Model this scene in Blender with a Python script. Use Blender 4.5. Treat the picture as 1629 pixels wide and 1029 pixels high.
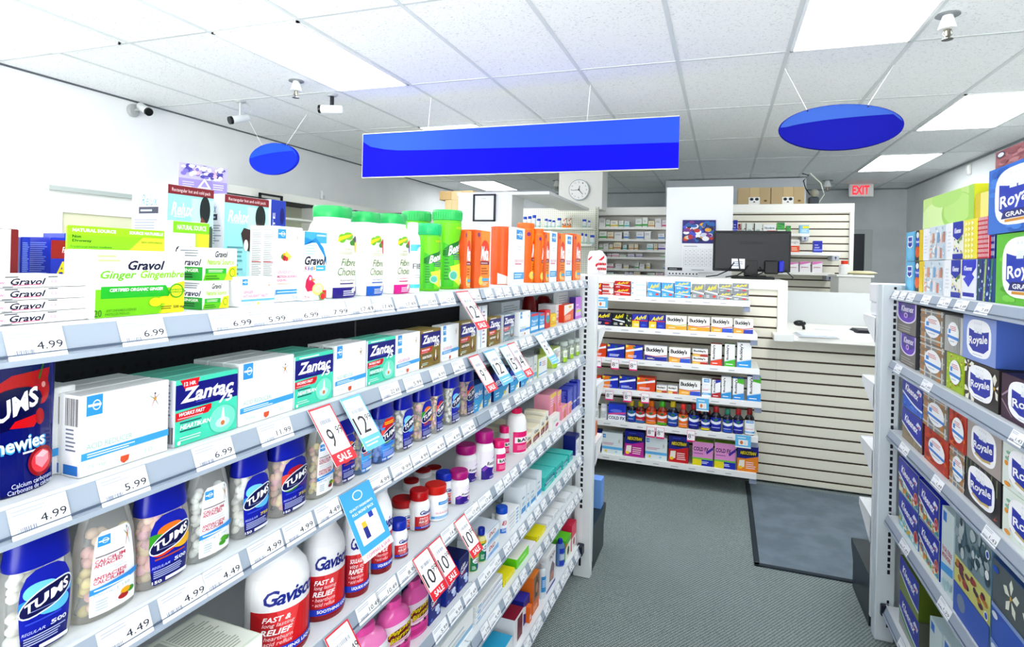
import bpy, math, random
from mathutils import Matrix, Vector, geometry
for o in list(bpy.data.objects): bpy.data.objects.remove(o)
SC = bpy.context.scene; COL = SC.collection
RNG = random.Random(7)
# ---------------------------------------------------------------- camera, world, exposure
F, CX, CY, H = 942.0, 814.5, 416.0, 1.5          # focal length and principal point in pixels of the 1629x1029 frame, eye height
CEIL = 2.805
def unit(v): return Vector(v).normalized()
AY = unit((1150-CX, -(424-CY), F)); AX = unit((1830+CX, 352-CY, -F))   # room axes seen from the camera (right, up, forward)
AX = (AX - AY*AX.dot(AY)).normalized(); AZ = AY.cross(AX)
if AZ.y < 0: AZ = -AZ
def towld(c): return Vector((AX.dot(c), AY.dot(c), AZ.dot(c)))
def tocam(w): return AX*w[0]+AY*w[1]+AZ*w[2]
EYE = Vector((0, 0, H))
def ray(u, v): return towld(Vector((u-CX, CY-v, F)))
def onX(u, v, x): r = ray(u, v); return EYE + r*(x/r.x)
def onY(u, v, y): r = ray(u, v); return EYE + r*(y/r.y)
def onZ(u, v, z): r = ray(u, v); return EYE + r*((z-H)/r.z)
def pix(p):
    q = tocam(Vector(p)-EYE); return CX+F*q.x/q.z, CY-F*q.y/q.z
cd = bpy.data.cameras.new('camera'); cam = bpy.data.objects.new('camera', cd); COL.objects.link(cam)
rt, up, fw = towld(Vector((1, 0, 0))), towld(Vector((0, 1, 0))), towld(Vector((0, 0, 1)))
mw = Matrix((rt, up, -fw)).transposed().to_4x4(); mw.translation = EYE; cam.matrix_world = mw
cd.sensor_width = 36; cd.lens = F/1629*36; cd.shift_y = (CY-514.5)/1629; cd.clip_start = .02
SC.camera = cam
vs = SC.view_settings; vs.view_transform = 'Standard'; vs.look = 'None'; vs.gamma = 1; vs.use_curve_mapping = False
vs.exposure = 1.08
PANEL, DAY = 5.9, .88                             # ceiling panel strength, daylight plus added ceiling fill through the open shop front behind the camera
W = bpy.data.worlds.new('world'); SC.world = W; W.use_nodes = True
wt = W.node_tree; bg = wt.nodes['Background']; bg.inputs[1].default_value = DAY
_tc = wt.nodes.new('ShaderNodeTexCoord'); _sx = wt.nodes.new('ShaderNodeSeparateXYZ'); _rp = wt.nodes.new('ShaderNodeValToRGB'); _mp = wt.nodes.new('ShaderNodeMapRange')
_mp.inputs['From Min'].default_value = -.6; _mp.inputs['From Max'].default_value = .6                # unseen bright lower half added to lift the ceiling, dimmer daylight above
_rp.color_ramp.elements[0].color = (5, 5, 4.95, 1); _rp.color_ramp.elements[1].color = (.95, 1.0, 1.06, 1); _rp.color_ramp.elements[0].position = .42; _rp.color_ramp.elements[1].position = .58
wt.links.new(_tc.outputs['Generated'], _sx.inputs[0]); wt.links.new(_sx.outputs['Z'], _mp.inputs['Value']); wt.links.new(_mp.outputs[0], _rp.inputs[0]); wt.links.new(_rp.outputs[0], bg.inputs[0])
# ---------------------------------------------------------------- materials
def lin(h):
    h = h.lstrip('#'); out = []
    for k in (0, 2, 4):
        c = int(h[k:k+2], 16)/255; out.append(c/12.92 if c <= .04045 else ((c+.055)/1.055)**2.4)
    return (*out, 1)
def deep(h): c = lin(h); return (c[0]**1.35, c[1]**1.35, c[2]**1.35, 1)   # strong print inks
MATS = {}
ROUGH = dict(paper=.5, plastic=.3, gloss=.12, matte=.85, satin=.4)
def M(col, fin='paper'):
    k = (col, fin)
    if k in MATS: return MATS[k]
    m = bpy.data.materials.new(f'{fin} {col}'); m.use_nodes = True; nt = m.node_tree; b = nt.nodes['Principled BSDF']
    b.inputs['Base Color'].default_value = lin(col) if fin == 'flat' else deep(col); b.inputs['Specular IOR Level'].default_value = .35
    b.inputs['Roughness'].default_value = ROUGH.get(fin, .45)
    if fin == 'flat': b.inputs['Specular IOR Level'].default_value = .04; b.inputs['Roughness'].default_value = .9
    if fin == 'metal': b.inputs['Metallic'].default_value = 1; b.inputs['Roughness'].default_value = .28
    if fin == 'clear':
        tr = nt.nodes.new('ShaderNodeBsdfTransparent'); mx = nt.nodes.new('ShaderNodeMixShader'); fr = nt.nodes.new('ShaderNodeFresnel')
        ad = nt.nodes.new('ShaderNodeMath'); ad.operation = 'MULTIPLY_ADD'; ad.inputs[1].default_value = .6; ad.inputs[2].default_value = .2
        tr.inputs[0].default_value = (.97, .98, .98, 1); b.inputs['Roughness'].default_value = .15; fr.inputs[0].default_value = 1.3
        nt.links.new(fr.outputs[0], ad.inputs[0]); nt.links.new(ad.outputs[0], mx.inputs[0])
        nt.links.new(tr.outputs[0], mx.inputs[1]); nt.links.new(b.outputs[0], mx.inputs[2])
        nt.links.new(mx.outputs[0], nt.nodes['Material Output'].inputs[0])
    if fin == 'glow':
        b.inputs['Emission Color'].default_value = lin(col); b.inputs['Emission Strength'].default_value = .55
    if fin == 'lamp':
        b.inputs['Base Color'].default_value = (.9, .9, .9, 1); b.inputs['Emission Color'].default_value = (.97, .985, 1, 1); b.inputs['Emission Strength'].default_value = PANEL
    MATS[k] = m; return m
def nodes(name):
    m = bpy.data.materials.new(name); m.use_nodes = True; nt = m.node_tree; return m, nt, nt.nodes['Principled BSDF']
def peg_mat(name, col, hole, pitch, rad, both=True, glow=None):
    m, nt, b = nodes(name); N, Lk = nt.nodes.new, nt.links.new
    tc = N('ShaderNodeTexCoord'); sc = N('ShaderNodeVectorMath'); sc.operation = 'SCALE'; sc.inputs['Scale'].default_value = 1/pitch
    fr = N('ShaderNodeVectorMath'); fr.operation = 'FRACTION'; sb = N('ShaderNodeVectorMath'); sb.operation = 'SUBTRACT'; sb.inputs[1].default_value = (.5, .5, .5)
    ml = N('ShaderNodeVectorMath'); ml.operation = 'MULTIPLY'; ml.inputs[1].default_value = (1, 0, 1)
    ln = N('ShaderNodeVectorMath'); ln.operation = 'LENGTH'; lt = N('ShaderNodeMath'); lt.operation = 'LESS_THAN'; lt.inputs[1].default_value = rad/pitch
    mx = N('ShaderNodeMix'); mx.data_type = 'RGBA'; mx.inputs[6].default_value = lin(col); mx.inputs[7].default_value = lin(hole)
    Lk(tc.outputs['Object'], sc.inputs[0]); Lk(sc.outputs[0], fr.inputs[0]); Lk(fr.outputs[0], sb.inputs[0]); Lk(sb.outputs[0], ml.inputs[0]); Lk(ml.outputs[0], ln.inputs[0])
    Lk(ln.outputs['Value'], lt.inputs[0]); Lk(lt.outputs[0], mx.inputs[0]); Lk(mx.outputs[2], b.inputs['Base Color']); b.inputs['Roughness'].default_value = .5
    return m
def noisy(name, c1, c2, scale, rough=.8, bump=0, detail=3, stretch=(1, 1, 1), lo=.35, hi=.65, rot=0):
    m, nt, b = nodes(name); N, Lk = nt.nodes.new, nt.links.new
    tc = N('ShaderNodeTexCoord'); mp = N('ShaderNodeMapping'); mp.inputs['Scale'].default_value = stretch; mp.inputs['Rotation'].default_value = (0, 0, rot)
    nz = N('ShaderNodeTexNoise'); nz.inputs['Scale'].default_value = scale; nz.inputs['Detail'].default_value = detail
    rp = N('ShaderNodeValToRGB'); rp.color_ramp.elements[0].position = lo; rp.color_ramp.elements[1].position = hi
    rp.color_ramp.elements[0].color = lin(c1); rp.color_ramp.elements[1].color = lin(c2)
    Lk(tc.outputs['Object'], mp.inputs[0]); Lk(mp.outputs[0], nz.inputs['Vector']); Lk(nz.outputs['Fac'], rp.inputs[0]); Lk(rp.outputs[0], b.inputs['Base Color'])
    b.inputs['Roughness'].default_value = rough
    if bump:
        bp = N('ShaderNodeBump'); bp.inputs['Strength'].default_value = bump; bp.inputs['Distance'].default_value = .004
        Lk(nz.outputs['Fac'], bp.inputs['Height']); Lk(bp.outputs[0], b.inputs['Normal'])
    return m
# ---------------------------------------------------------------- printed art: flat shapes and lettering
def R(x0, y0, x1, y1, c): return ('R', x0, y0, x1, y1, c)
def E(cx, cy, rx, ry, c): return ('E', cx, cy, rx, ry, c)
def P(pts, c): return ('P', pts, c)
def T(s, cx, cy, w, h, c, o=''): return ('T', s, cx, cy, w, h, c, o)
def L(x0, y0, x1, y1, n, c): return ('L', x0, y0, x1, y1, n, c)
def B(x0, y0, x1, y1, c='222233'): return ('B', x0, y0, x1, y1, c)
TXT = {}
def textpolys(s, o):
    k = (s, o)
    if k not in TXT:
        cu = bpy.data.curves.new('t', 'FONT'); cu.body = s; cu.fill_mode = 'FRONT'; cu.resolution_u = 2
        if 'b' in o: cu.offset = .022
        if 'B' in o: cu.offset = .03
        if 'i' in o: cu.shear = .28
        if 'n' in o: cu.space_character = .88
        ob = bpy.data.objects.new('t', cu); COL.objects.link(ob); dg = bpy.context.evaluated_depsgraph_get(); dg.update()
        me = ob.evaluated_get(dg).to_mesh()
        vv = [(v.co.x, v.co.y) for v in me.vertices]; ff = [[vv[i] for i in p.vertices] for p in me.polygons]
        ob.evaluated_get(dg).to_mesh_clear(); bpy.data.objects.remove(ob); bpy.data.curves.remove(cu)
        xs = [a for a, b in vv] or [0, 1]; ys = [b for a, b in vv] or [0, 1]
        x0, y0, sx, sy = min(xs), min(ys), max(max(xs)-min(xs), 1e-6), max(max(ys)-min(ys), 1e-6)
        TXT[k] = [[((a-x0)/sx-.5, (b-y0)/sy-.5) for a, b in f] for f in ff]
    return TXT[k]
def art_polys(art, seed=1):
    rg = random.Random(seed); out = []
    for li, a in enumerate(art, 1):
        t = a[0]; lay = li if li < 14 else 14+(li-14)*.2
        if t == 'R': out.append(([(a[1], a[2]), (a[3], a[2]), (a[3], a[4]), (a[1], a[4])], a[5], lay, 1))
        elif t == 'E': out.append(([(a[1]+a[3]*math.cos(q*math.tau/22), a[2]+a[4]*math.sin(q*math.tau/22)) for q in range(22)], a[5], lay, 1))
        elif t == 'P':
            pts = a[1]
            for tri in geometry.tessellate_polygon([[Vector((x, y, 0)) for x, y in pts]]):
                out.append(([pts[i] if isinstance(i, int) else tuple(i[:2]) for i in tri], a[2], lay, 1))
        elif t == 'T':
            an = 0
            if 'v' in a[7]: an = math.pi/2
            if 'u' in a[7]: an = .2
            if 'd' in a[7]: an = -.2
            c, s = math.cos(an), math.sin(an)
            for f in textpolys(a[1], a[7]):
                if 'v' in a[7]: out.append(([(a[2]-y*a[4], a[3]+x*a[5]) for x, y in f], a[6], lay, 1))
                else: out.append(([(a[2]+x*a[4], a[3]+y*a[5]+x*a[4]*s) for x, y in f], a[6], lay, 1))
        elif t == 'L':
            n = a[5]; st = (a[4]-a[2])/n
            for k in range(n):
                y = a[2]+st*(k+.25); x1 = a[1]+(a[3]-a[1])*rg.uniform(.7, 1)
                out.append(([(a[1], y), (x1, y), (x1, y+st*.42), (a[1], y+st*.42)], a[6], lay, 1))
        elif t == 'B':
            x = a[1]
            while x < a[3]:
                w = rg.choice((.006, .01, .016))*(a[3]-a[1])*4; out.append(([(x, a[2]), (x+w, a[2]), (x+w, a[4]), (x, a[4])], a[5], lay, 1)); x += w+rg.choice((.006, .012))*(a[3]-a[1])*4
    return [(clip(p), c, l, k) if k else (p, c, l, k) for p, c, l, k in out]
def clip(pts):
    for ax in (0, 1):
        for lim, sg in ((0, 1), (1, -1)):
            o = []
            for i in range(len(pts)):
                a, b = pts[i-1], pts[i]; da, db = sg*(a[ax]-lim), sg*(b[ax]-lim)
                if (da < 0) != (db < 0): t = da/(da-db); o.append((a[0]+(b[0]-a[0])*t, a[1]+(b[1]-a[1])*t))
                if db >= 0: o.append(b)
            pts = o
            if len(pts) < 3: return []
    return pts
def slices(pts, n, flip=False):
    """cut a convex polygon by vertical lines k/n, then by level lines"""
    if len(pts) < 3: return []
    if flip: return [[(y, x) for x, y in q] for q in slices([(y, x) for x, y in pts], n)]
    x0, x1 = min(p[0] for p in pts), max(p[0] for p in pts); res = []
    ks = [k/n for k in range(math.floor(x0*n), math.ceil(x1*n)+1)]
    for lo, hi in zip(ks, ks[1:]):
        q = pts
        for lim, sg in ((lo, 1), (hi, -1)):
            o = []
            for i in range(len(q)):
                a, b = q[i-1], q[i]; da, db = sg*(a[0]-lim), sg*(b[0]-lim)
                if (da < 0) != (db < 0): t = da/(da-db); o.append((a[0]+(b[0]-a[0])*t, a[1]+(b[1]-a[1])*t))
                if db >= 0: o.append(b)
            q = o
            if len(q) < 3: break
        if len(q) >= 3: res.append(q)
    return res
# ---------------------------------------------------------------- mesh building
EPS = .00012
class MB:
    def __init__(s): s.v = []; s.f = []; s.k = []; s.sm = []
    def poly(s, pts, col, fin='paper', smooth=False):
        i = len(s.v); s.v += [tuple(p) for p in pts]; s.f.append(tuple(range(i, i+len(pts)))); s.k.append((col, fin)); s.sm.append(smooth)
    def mesh(s, vs, fs, col, fin='paper', smooth=False):
        i = len(s.v); s.v += [tuple(p) for p in vs]
        for f in fs: s.f.append(tuple(j+i for j in f)); s.k.append((col, fin)); s.sm.append(smooth)
    def box(s, x0, y0, z0, x1, y1, z1, col, fin='paper', side=None, top=None, r=0):
        if x1 < x0: x0, x1 = x1, x0
        if y1 < y0: y0, y1 = y1, y0
        if z1 < z0: z0, z1 = z1, z0
        side = side or col; top = top or side
        if r:
            r = min(r, (x1-x0)*.4, (y1-y0)*.4, (z1-z0)*.4)
            V = {}; vs = []
            for a, X in enumerate((x0, x1)):
                for b, Y in enumerate((y0, y1)):
                    for c, Z in enumerate((z0, z1)):
                        ix, iy, iz = (r if a == 0 else -r), (r if b == 0 else -r), (r if c == 0 else -r)
                        for ax, p in enumerate(((X, Y+iy, Z+iz), (X+ix, Y, Z+iz), (X+ix, Y+iy, Z))): V[a, b, c, ax] = len(vs); vs.append(p)
            fs = [([V[0,b,c,0] for b, c in ((0,0),(0,1),(1,1),(1,0))], side), ([V[1,b,c,0] for b, c in ((0,0),(1,0),(1,1),(0,1))], side),
                  ([V[a,0,c,1] for a, c in ((0,0),(1,0),(1,1),(0,1))], col), ([V[a,1,c,1] for a, c in ((0,0),(0,1),(1,1),(1,0))], col),
                  ([V[a,b,0,2] for a, b in ((0,0),(0,1),(1,1),(1,0))], side), ([V[a,b,1,2] for a, b in ((0,0),(1,0),(1,1),(0,1))], top)]
            for a in (0, 1):
                for b in (0, 1): fs.append(([V[a,b,0,0], V[a,b,0,1], V[a,b,1,1], V[a,b,1,0]], side))
                for c in (0, 1): fs.append(([V[a,0,c,0], V[a,0,c,2], V[a,1,c,2], V[a,1,c,0]], top if c else side))
            for b in (0, 1):
                for c in (0, 1): fs.append(([V[0,b,c,1], V[0,b,c,2], V[1,b,c,2], V[1,b,c,1]], top if c else col))
            for a in (0, 1):
                for b in (0, 1):
                    for c in (0, 1): fs.append(([V[a,b,c,0], V[a,b,c,1], V[a,b,c,2]], side))
            i = len(s.v); s.v += vs
            for f, cc in fs: s.f.append(tuple(j+i for j in f)); s.k.append((cc, fin)); s.sm.append(False)
            return
        p = [(x, y, z) for x in (x0, x1) for y in (y0, y1) for z in (z0, z1)]
        for f, cc in (((0, 1, 3, 2), side), ((4, 6, 7, 5), side), ((0, 4, 5, 1), col), ((2, 3, 7, 6), col), ((0, 2, 6, 4), side), ((1, 5, 7, 3), top)):
            s.poly([p[j] for j in f], cc, fin)
    def lathe(s, prof, rx, ry, h, col, fin='plastic', seg=28, n=2, cy=0, z0=0, cap=True):
        vs, fs = [], []
        for r, z in prof:
            for q in range(seg):
                a = q*math.tau/seg; c, d = math.cos(a), math.sin(a)
                vs.append((rx*r*math.copysign(abs(c)**(2/n), c), cy+ry*r*math.copysign(abs(d)**(2/n), d), z0+z*h))
        for k in range(len(prof)-1):
            for q in range(seg): w = (q+1) % seg; fs.append((k*seg+q, k*seg+w, (k+1)*seg+w, (k+1)*seg+q))
        if cap: fs.append(tuple(range(seg-1, -1, -1))); fs.append(tuple((len(prof)-1)*seg+q for q in range(seg)))
        s.mesh(vs, fs, col, fin, True)
    def tube(s, pts, r, col, fin='plastic', seg=8):
        pts = [Vector(p) for p in pts]; vs, fs = [], []
        for i, p in enumerate(pts):
            t = (pts[min(i+1, len(pts)-1)]-pts[max(i-1, 0)]).normalized(); a = t.cross(Vector((.13, .31, .94)))
            if a.length < .05: a = t.cross(Vector((1, 0, 0)))
            a.normalize(); b = t.cross(a)
            rr = r[i] if isinstance(r, (list, tuple)) else r
            for q in range(seg): vs.append(p+(a*math.cos(q*math.tau/seg)+b*math.sin(q*math.tau/seg))*rr)
        for i in range(len(pts)-1):
            for q in range(seg): w = (q+1) % seg; fs.append((i*seg+q, i*seg+w, (i+1)*seg+w, (i+1)*seg+q))
        fs.append(tuple(range(seg-1, -1, -1))); fs.append(tuple((len(pts)-1)*seg+q for q in range(seg)))
        s.mesh(vs, fs, col, fin, True)
    def ball(s, c, rx, ry, rz, col, fin='plastic', seg=10, rings=6):
        vs, fs = [], []
        for k in range(rings+1):
            ph = -math.pi/2+math.pi*k/rings
            for q in range(seg): a = q*math.tau/seg; vs.append((c[0]+rx*math.cos(ph)*math.cos(a), c[1]+ry*math.cos(ph)*math.sin(a), c[2]+rz*math.sin(ph)))
        for k in range(rings):
            for q in range(seg): w = (q+1) % seg; fs.append((k*seg+q, k*seg+w, (k+1)*seg+w, (k+1)*seg+q))
        s.mesh(vs, fs, col, fin, True)
    def art(s, art, surf, fin='paper', curved=0, seed=1, eps=EPS):
        for pts, col, lay, cut in art_polys(art, seed):
            for q in ([r for p in slices(pts, curved) for r in slices(p, curved, True)] if curved and cut else [pts]):
                if len(q) < 3: continue
                s.poly([surf(x, y, lay*eps) for x, y in q], col, fin)
    def front(s, a, x0, x1, z0, z1, y=0, fin='paper', seed=1, eps=EPS):
        s.art(a, lambda x, z, e: (x0+(x1-x0)*x, y-e, z0+(z1-z0)*z), fin, 0, seed, eps)
    def build(s, name, parent=None, smooth_angle=40, mat=None):
        me = bpy.data.meshes.new(name); me.from_pydata(s.v, [], s.f)
        if mat: me.materials.append(mat)
        else:
            ks = list(dict.fromkeys(s.k)); ix = {k: i for i, k in enumerate(ks)}
            for k in ks: me.materials.append(M(*k))
            me.polygons.foreach_set('material_index', [ix[k] for k in s.k])
        me.polygons.foreach_set('use_smooth', s.sm)
        if any(s.sm): me.set_sharp_from_angle(angle=math.radians(smooth_angle))
        me.update(); o = bpy.data.objects.new(name, me); COL.objects.link(o)
        if parent: o.parent = parent
        return o
def empty(name, loc=(0, 0, 0), rz=0):
    o = bpy.data.objects.new(name, None); o.empty_display_size = .05; COL.objects.link(o); o.location = loc; o.rotation_euler = (0, 0, rz); return o
def struct(o): o['kind'] = 'structure'; return o
REG = []
ORD = ['', 'second', 'third', 'fourth', 'fifth', 'sixth', 'seventh', 'eighth', 'ninth', 'tenth', 'eleventh', 'twelfth', 'thirteenth', 'fourteenth', 'fifteenth', 'sixteenth', 'seventeenth', 'eighteenth', 'nineteenth', 'twentieth']
def reg(o, desc, loc, cat, mode='near', pre='', group=None, key=None):
    """labels are written at the end: things that read alike get an ordinal along their shelf"""
    REG.append((o, desc, loc, cat, mode, pre, group, key)); return o
def tag(o, label, cat, group=None):
    o['label'] = label; o['category'] = cat
    if group: o['group'] = group
    return o
# ---------------------------------------------------------------- the room
XL, XR, YB, YF = -4.80, 2.70, 10.84, -1.6
GX = [-.303+.642*k for k in range(-7, 5)]; GY = [3.91+1.25*k for k in range(-4, 6)]
m = MB(); m.box(XL-.1, YF, -.1, XR+.1, YB+.1, 0, '66757a')
floor = struct(m.build('floor', mat=None))
def carpet_mat():
    m, nt, b = nodes('woven carpet'); N, Lk = nt.nodes.new, nt.links.new
    tc = N('ShaderNodeTexCoord'); mp = N('ShaderNodeMapping'); mp.inputs['Rotation'].default_value = (0, 0, .6); Lk(tc.outputs['Object'], mp.inputs[0])
    w1 = N('ShaderNodeTexWave'); w1.inputs['Scale'].default_value = 26; w1.inputs['Distortion'].default_value = 3.2; w1.inputs['Detail Scale'].default_value = 9; w1.inputs['Detail'].default_value = 2
    mp2 = N('ShaderNodeMapping'); mp2.inputs['Rotation'].default_value = (0, 0, .6+math.pi/2); Lk(tc.outputs['Object'], mp2.inputs[0])
    w2 = N('ShaderNodeTexWave'); w2.inputs['Scale'].default_value = 34; w2.inputs['Distortion'].default_value = 2.5; w2.inputs['Detail Scale'].default_value = 7
    nz = N('ShaderNodeTexNoise'); nz.inputs['Scale'].default_value = 160; nz.inputs['Detail'].default_value = 3
    nl = N('ShaderNodeTexNoise'); nl.inputs['Scale'].default_value = 1.1; nl.inputs['Detail'].default_value = 4
    Lk(mp.outputs[0], w1.inputs[0]); Lk(mp2.outputs[0], w2.inputs[0]); Lk(mp.outputs[0], nz.inputs['Vector']); Lk(tc.outputs['Object'], nl.inputs['Vector'])
    mu = N('ShaderNodeMath'); mu.operation = 'MULTIPLY'; Lk(w1.outputs['Fac'], mu.inputs[0]); Lk(w2.outputs['Fac'], mu.inputs[1])
    ad = N('ShaderNodeMath'); ad.operation = 'MULTIPLY_ADD'; ad.inputs[1].default_value = .75; Lk(mu.outputs[0], ad.inputs[0])
    sc = N('ShaderNodeMath'); sc.operation = 'MULTIPLY'; sc.inputs[1].default_value = .55; Lk(nz.outputs['Fac'], sc.inputs[0]); Lk(sc.outputs[0], ad.inputs[2])
    rp = N('ShaderNodeValToRGB'); e = rp.color_ramp.elements; e[0].position = .12; e[0].color = lin(CARPET[0]); e[1].position = .8; e[1].color = lin(CARPET[1]); Lk(ad.outputs[0], rp.inputs[0])
    mx = N('ShaderNodeMix'); mx.data_type = 'RGBA'; mx.blend_type = 'MULTIPLY'; mx.inputs[0].default_value = .35; Lk(rp.outputs[0], mx.inputs[6]); Lk(nl.outputs['Fac'], mx.inputs[7])
    Lk(mx.outputs[2], b.inputs['Base Color']); b.inputs['Roughness'].default_value = .95; b.inputs['Specular IOR Level'].default_value = .1
    bp = N('ShaderNodeBump'); bp.inputs['Distance'].default_value = .003; bp.inputs['Strength'].default_value = .6; Lk(ad.outputs[0], bp.inputs['Height']); Lk(bp.outputs[0], b.inputs['Normal'])
    return m
CARPET = ('44565a', 'b4c0bc')
floor.data.materials.clear(); floor.data.materials.append(carpet_mat())
def tile_mat():
    m, nt, b = nodes('mineral ceiling tile'); N, Lk = nt.nodes.new, nt.links.new
    tc = N('ShaderNodeTexCoord'); mp = N('ShaderNodeMapping'); mp.inputs['Scale'].default_value = (1, 1.9, 1); mp.inputs['Rotation'].default_value = (0, 0, .5); Lk(tc.outputs['Object'], mp.inputs[0])
    nz = N('ShaderNodeTexNoise'); nz.inputs['Scale'].default_value = 75; nz.inputs['Detail'].default_value = 2; nz.inputs['Distortion'].default_value = .8; Lk(mp.outputs[0], nz.inputs['Vector'])
    rp = N('ShaderNodeValToRGB'); e = rp.color_ramp.elements; e[0].position = .32; e[0].color = lin('c6cacb'); e[1].position = .4; e[1].color = lin('f3f5f5'); Lk(nz.outputs['Fac'], rp.inputs[0])
    Lk(rp.outputs[0], b.inputs['Base Color']); b.inputs['Roughness'].default_value = .95; return m
m = MB(); m.box(XL-.1, YF, CEIL, XR+.1, YB+.1, CEIL+.1, 'e9ecec'); ceil = struct(m.build('ceiling', mat=tile_mat()))
m = MB()
for x in GX: m.box(x-.012, YF, CEIL-.004, x+.012, YB, CEIL+.002, 'dfe3e3')
for y in GY: m.box(XL, y-.010, CEIL-.0035, XR, y+.010, CEIL+.001, 'd8dcdc')
struct(m.build('trim_1'))
WALLC = 'eff2f2'
m = MB(); m.box(XL-.12, YF, 0, XL, YB, CEIL, WALLC); struct(m.build('wall_left', mat=noisy('painted wall left', 'eef1f2', 'f3f5f5', 2.5, .75)))
m = MB(); m.box(XR, YF, 0, XR+.12, YB, CEIL, 'e3e8ea'); struct(m.build('wall_right', mat=noisy('painted wall right', 'dfe5e6', 'e6ebec', 2.5, .75)))
m = MB(); m.box(XL-.12, YB, 0, XR+.12, YB+.12, CEIL, 'cfd4d6'); struct(m.build('wall_back', mat=noisy('painted block wall', 'c3c9cc', 'cdd2d5', 3, .8)))
m = MB(); m.box(XL, YF, CEIL-.015, XL+.014, YB, CEIL, '6f757a'); struct(m.build('trim_2'))
m = MB(); m.box(XR-.015, YF, CEIL-.02, XR, YB, CEIL, 'a9afb2'); m.box(XL, YB-.015, CEIL-.02, XR, YB, CEIL, '9aa0a4'); struct(m.build('trim_3'))
# ceiling lights
LP = [(-4.197, 1.41, 'the first row by the long wall'), (-2.871, 2.66, 'near the pair of hanging cameras'), (.339, 2.66, 'nearest the big tilted oval sign'), (1.623, 5.16, 'second from the exit sign along the shelf wall'),
      (1.623, 7.66, 'nearest the exit sign'), (-2.871, 5.16, 'half hidden above the long blue banner'), (-4.155, 8.91, 'above the stacked cartons at the back'), (.981, .16, 'above the tissue shelves near the entrance'), (-2.871, .16, 'in the entrance row near the long wall')]
for x, y, w in LP:
    t = empty('ceiling_light', (x+.321, y+.625, CEIL-.012)); tag(t, f'recessed white fluorescent panel light {w}', 'light', 'ceiling panel lights')
    fr = MB(); a, b = .309, .613
    for q in ((-a, -b, a, -b+.016), (-a, b-.016, a, b), (-a, -b, -a+.016, b), (a-.016, -b, a, b)): fr.box(q[0], q[1], 0, q[2], q[3], .014, 'f2f4f4', 'satin')
    fr.build('frame', t)
    df = MB(); df.box(-a+.014, -b+.014, .004, a-.014, b-.014, .012, 'ffffff', 'lamp'); df.build('diffuser', t)
# ---------------------------------------------------------------- shelving
class Rack:
    def __init__(s, p0, d):
        s.p0 = Vector(p0); s.d = Vector(d).normalized(); s.n = Vector((s.d.y, -s.d.x, 0)); s.rz = math.atan2(s.d.y, s.d.x)
    def pt(s, a, n, z): p = s.p0+s.d*a+s.n*n; return Vector((p.x, p.y, z))
    def hit(s, u, v, n=0):
        r = ray(u, v); q = s.p0+s.n*n; t = (q-EYE).dot(s.n)/r.dot(s.n); p = EYE+r*t
        return (p-s.p0).dot(s.d), p.z
    def at(s, u, z, n=0):
        v = 600
        for _ in range(4): a, _z = s.hit(u, v, n); v = pix(s.pt(a, n, z))[1]
        return a, v
LG = Rack((-.612, 2.76, 0), (.02333, .99973, 0)); RG = Rack((.650, 2.76, 0), (0, -1, 0)); CG = Rack((0, 4.17, 0), (1, .006, 0))
ZL = [1.4215, 1.243, 1.067, .826, .601, .437, .165]; ZR = [1.4227, 1.141, .863, .5207, .156]; ZC = [1.277, 1.061, .839, .624, .398, .160]
PEGD = peg_mat('charcoal pegboard', '1c222b', '090b0f', .0254, .0042); PEGW = peg_mat('pale pegboard', 'c9cfd2', '14171c', .0508, .006)
PEGC = peg_mat('cream pegboard', 'eef0e4', 'b4ba9c', .0254, .005)
STEEL, LIPC = 'e6eaec', 'b0bac6'
def slots(m, x0, x1, y, z0, z1, col='10122e'):
    z = z0
    while z < z1: m.box(x0, y-.0012, z, x1, y+.001, z+.0165, col); z += .0254
LIP = dict(drop=.034, out=.014)
def shelf_unit(rk, root, a0, a1, z, depth, lipcol=LIPC, thick=.022):
    """one steel deck with its sloping price channel, in the rack's own axes (x along, y into the shelf)"""
    m = MB(); m.box(a0, 0, z-thick, a1, depth, z, STEEL, 'satin', r=.0015); o = m.build('shelf', root)
    c = MB(); dr, ou = LIP['drop'], LIP['out']
    c.poly([(a0, -.0005, z+.001), (a1, -.0005, z+.001), (a1, -ou, z-dr), (a0, -ou, z-dr)], lipcol, 'plastic')
    c.poly([(a0, 0.002, z-dr-.002), (a1, 0.002, z-dr-.002), (a1, 0.002, z+.001), (a0, 0.002, z+.001)], lipcol, 'plastic')
    c.box(a0, -.002, z-.002, a1, .002, z+.002, 'e2e7ea', 'plastic'); c.box(a0, -ou-.002, z-dr-.003, a1, -ou+.004, z-dr+.003, 'b6c0cc', 'plastic')
    c.box(a0, -ou+.0005, z-dr+.006, a1, -ou+.0022, z-dr+.0085, '6f7c8e', 'plastic'); c.build('price_channel', o)
    return o
def gondola(name, label, rk, zs, bays, depth, panel_bays, top, cat='shelving'):
    root = empty(name, rk.p0, rk.rz); tag(root, label, cat)
    for i, z in enumerate(zs):
        dp = depth*1.9 if i == 0 else depth
        if i == len(zs)-1: dp = depth*1.02
        for a0, a1 in bays: shelf_unit(rk, root, a0+.002, a1-.002, z, dp)
    for (a0, a1), mt in panel_bays:
        m = MB(); m.box(0, 0, .1, a1-a0, .014, zs[0]-.03, 'ffffff'); o = m.build('back_panel', root, mat=mt); o.location = (a0, depth+.004, 0)
    m = MB()
    m.box(bays[0][0], .05, 0, bays[-1][1], depth, zs[-1]-.035, '3a4048', 'satin'); m.build('base', root)
    return root
BAYL = [(-4.05, -2.46), (-2.46, -1.235), (-1.235, 0)]
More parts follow.
